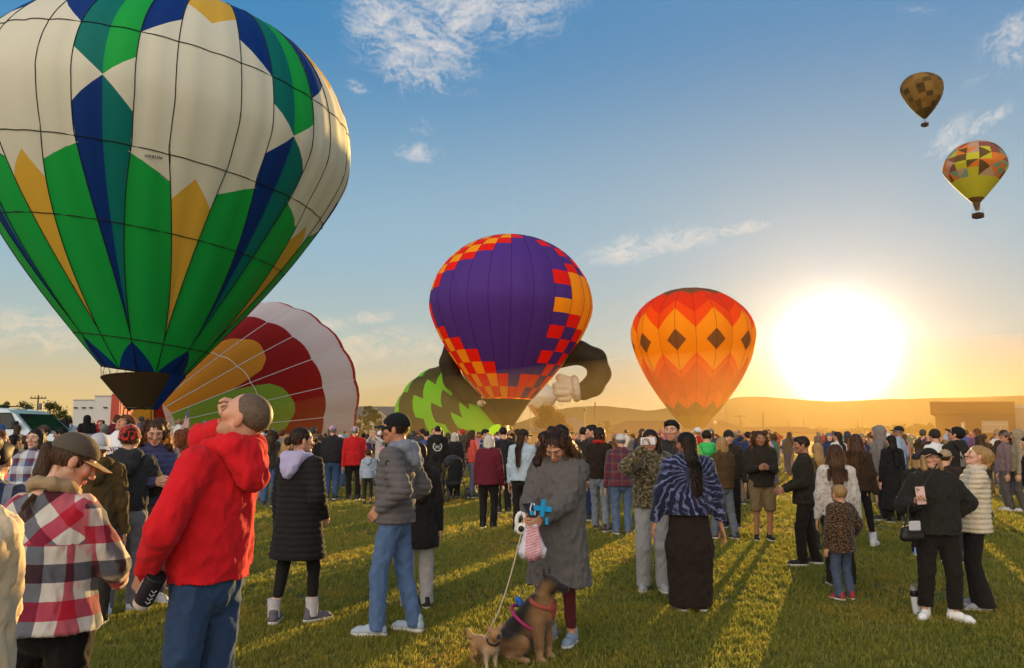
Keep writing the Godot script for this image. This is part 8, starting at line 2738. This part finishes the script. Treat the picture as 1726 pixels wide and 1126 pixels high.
func build_van() -> void:
	# a long pale blue-white utility van, parked side on, its nose to the right; its own axes: +x forward
	var d := 25.0
	var where := on_ground(70, d)
	where.y = ground_height(where.x, where.z)
	var o := thing("sport_utility_van", "long pale blue white utility van parked behind the crowd at the left", "van", Vector3(where.x - 1.75, where.y, where.z - 0.9), -0.10)
	o.scale = Vector3.ONE * 1.03
	var paint := mat("van_paint", col(0.42, 0.50, 0.56), 0.25, 0.0, {"clearcoat_enabled": true, "clearcoat": 0.8, "clearcoat_roughness": 0.05})
	var dark := mat("van_glass", col(0.012, 0.014, 0.016), 0.06, 0.0, {"metallic_specular": 0.35})
	var black := mat("van_trim", col(0.015, 0.015, 0.016), 0.5)
	# side outline (x, y): bonnet, raked windscreen, long roof, upright tail
	var low := [Vector2(-2.75, 0.45), Vector2(2.75, 0.45), Vector2(2.85, 0.62), Vector2(2.82, 0.98), Vector2(2.55, 1.12), Vector2(1.62, 1.20), Vector2(-2.78, 1.22), Vector2(-2.86, 0.62)]
	var cabin := [Vector2(-2.78, 1.22), Vector2(1.62, 1.20), Vector2(1.02, 1.72), Vector2(0.72, 1.86), Vector2(0.2, 1.93), Vector2(-2.2, 1.95), Vector2(-2.52, 1.88), Vector2(-2.66, 1.72)]
	var body := Shape.new()
	van_slab(body, low, 0.98, 0.98)
	van_slab(body, cabin, 0.96, 0.80)
	piece("body", body.mesh(), paint, o)
	# glass: side windows each a part, then windscreen
	for side in [1.0, -1.0]:
		for q in [[-2.50, -1.66, -2.46, -1.66], [-1.52, -0.58, -1.52, -0.58], [-0.42, 0.42, -0.42, 0.36], [0.55, 1.22, 0.50, 0.86]]:
			var s := Shape.new()
			var zl := 0.965
			var zh := 0.845
			var y0 := 1.30
			var y1 := 1.76
			var p := [Vector3(q[0], y0, side * zl), Vector3(q[1], y0, side * zl), Vector3(q[3], y1, side * zh), Vector3(q[2], y1, side * zh)]
			var out := Vector3(0, 0.25, side).normalized() * 0.012
			s.quad(p[0] + out, p[1] + out, p[2] + out, p[3] + out)
			piece("side_window", s.mesh(), dark, o)
			var fr := Shape.new()
			fr.tube(path([p[0] + out, p[1] + out, p[2] + out, p[3] + out, p[0] + out]), 0.018, 0.018, 5, false)
			piece("window_trim", fr.mesh(), black, o)
	var ws := Shape.new()
	ws.quad(Vector3(1.60, 1.25, -0.86), Vector3(1.60, 1.25, 0.86), Vector3(1.04, 1.75, 0.76), Vector3(1.04, 1.75, -0.76))
	piece("windscreen", ws.mesh(), dark, o)
	var rack := Shape.new()
	for z in [-0.66, 0.66]:
		rack.tube(path([Vector3(-2.1, 1.94, z), Vector3(-1.9, 2.01, z), Vector3(0.0, 2.01, z), Vector3(0.25, 1.94, z)]), 0.022, 0.022, 6)
	for x in [-1.5, -0.4]: rack.tube(path([Vector3(x, 2.01, -0.66), Vector3(x, 2.01, 0.66)]), 0.018, 0.018, 6)
	piece("roof_rack", rack.mesh(), black, o)
	for side in [1.0, -1.0]:
		for x in [-1.75, 1.75]:
			var s := Shape.new()
			var T := Transform3D(Basis(Vector3.RIGHT, PI / 2.0), Vector3(x, 0.40, side * 0.90))
			s.lathe(profile([Vector2(0.22, -0.12), Vector2(0.37, -0.12), Vector2(0.40, -0.08), Vector2(0.40, 0.08), Vector2(0.37, 0.12), Vector2(0.22, 0.12)]), 28, T)
			var wheel := piece("wheel", s.mesh(), mat("tyre", col(0.012, 0.012, 0.012), 0.9), o)
			var rim := Shape.new()
			rim.lathe(profile([Vector2(0.0, -0.10), Vector2(0.22, -0.09), Vector2(0.24, -0.11), Vector2(0.24, 0.11), Vector2(0.22, 0.09), Vector2(0.0, 0.10)]), 20, T)
			piece("rim", rim.mesh(), mat("rim_metal", Color(0.45, 0.45, 0.46), 0.35, 0.0, {"metallic": 0.8}), wheel)
		var lamp := Shape.new()
		lamp.box(Vector3(2.78, 0.80, side * 0.62 - 0.2), Vector3(2.88, 0.97, side * 0.62 + 0.2), Transform3D(), 0.02)
		piece("headlight", lamp.mesh(), mat("headlight", col(0.55, 0.55, 0.52), 0.1), o)
		var mir := Shape.new()
		mir.box(Vector3(1.12, 1.30, side * 1.0), Vector3(1.28, 1.52, side * 1.18), Transform3D(), 0.03)
		piece("mirror", mir.mesh(), black, o)
		for x in [-1.3, 0.15]:
			var hd := Shape.new()
			hd.box(Vector3(x, 1.08, side * 0.985), Vector3(x + 0.22, 1.12, side * 1.01), Transform3D(), 0.01)
			piece("door_handle", hd.mesh(), black, o)
	var bp := Shape.new()
	bp.box(Vector3(2.70, 0.42, -0.95), Vector3(2.96, 0.68, 0.95), Transform3D(), 0.05)
	bp.box(Vector3(-2.96, 0.42, -0.95), Vector3(-2.74, 0.66, 0.95), Transform3D(), 0.05)
	piece("bumper", bp.mesh(), black, o)

func van_slab(s: Shape, outline: Array, wl: float, wh: float) -> void:
	# an extruded outline that narrows towards its top
	var y0 := 99.0
	var y1 := -99.0
	for p in outline:
		y0 = minf(y0, p.y); y1 = maxf(y1, p.y)
	var k := outline.size()
	var half := func(y: float) -> float: return lerpf(wl, wh, (y - y0) / (y1 - y0))
	for j in k:
		var a: Vector2 = outline[j]
		var b: Vector2 = outline[(j + 1) % k]
		s.quad(Vector3(a.x, a.y, half.call(a.y)), Vector3(b.x, b.y, half.call(b.y)), Vector3(b.x, b.y, -half.call(b.y)), Vector3(a.x, a.y, -half.call(a.y)))
	var c := Vector2.ZERO
	for p in outline: c += p / k
	for side in [1.0, -1.0]:
		for j in k:
			var a: Vector2 = outline[j]
			var b: Vector2 = outline[(j + 1) % k]
			var q := s.v.size()
			var n := Vector3(0, 0.15, side).normalized()
			s.vert(Vector3(a.x, a.y, side * half.call(a.y)), n); s.vert(Vector3(b.x, b.y, side * half.call(b.y)), n); s.vert(Vector3(c.x, c.y, side * half.call(c.y)), n)
			s.tri(q, q + 1, q + 2)
func _ready() -> void:
	noise.frequency = 0.02
	noise.fractal_octaves = 4
	camera_and_light()
	build_ground()
	build_hills()
	build_grass()
	build_buildings()
	build_poles()
	build_trees()
	build_green_balloon()
	build_purple_balloon()
	build_orange_balloon()
	build_flying_balloons()
	build_lying_balloons()
	build_van()
	build_people()
	keep = people
	build_prints()
	build_props()
	build_dogs()
	build_crowd()
	add_glare_haze()
	print("built in ", Time.get_ticks_msec())
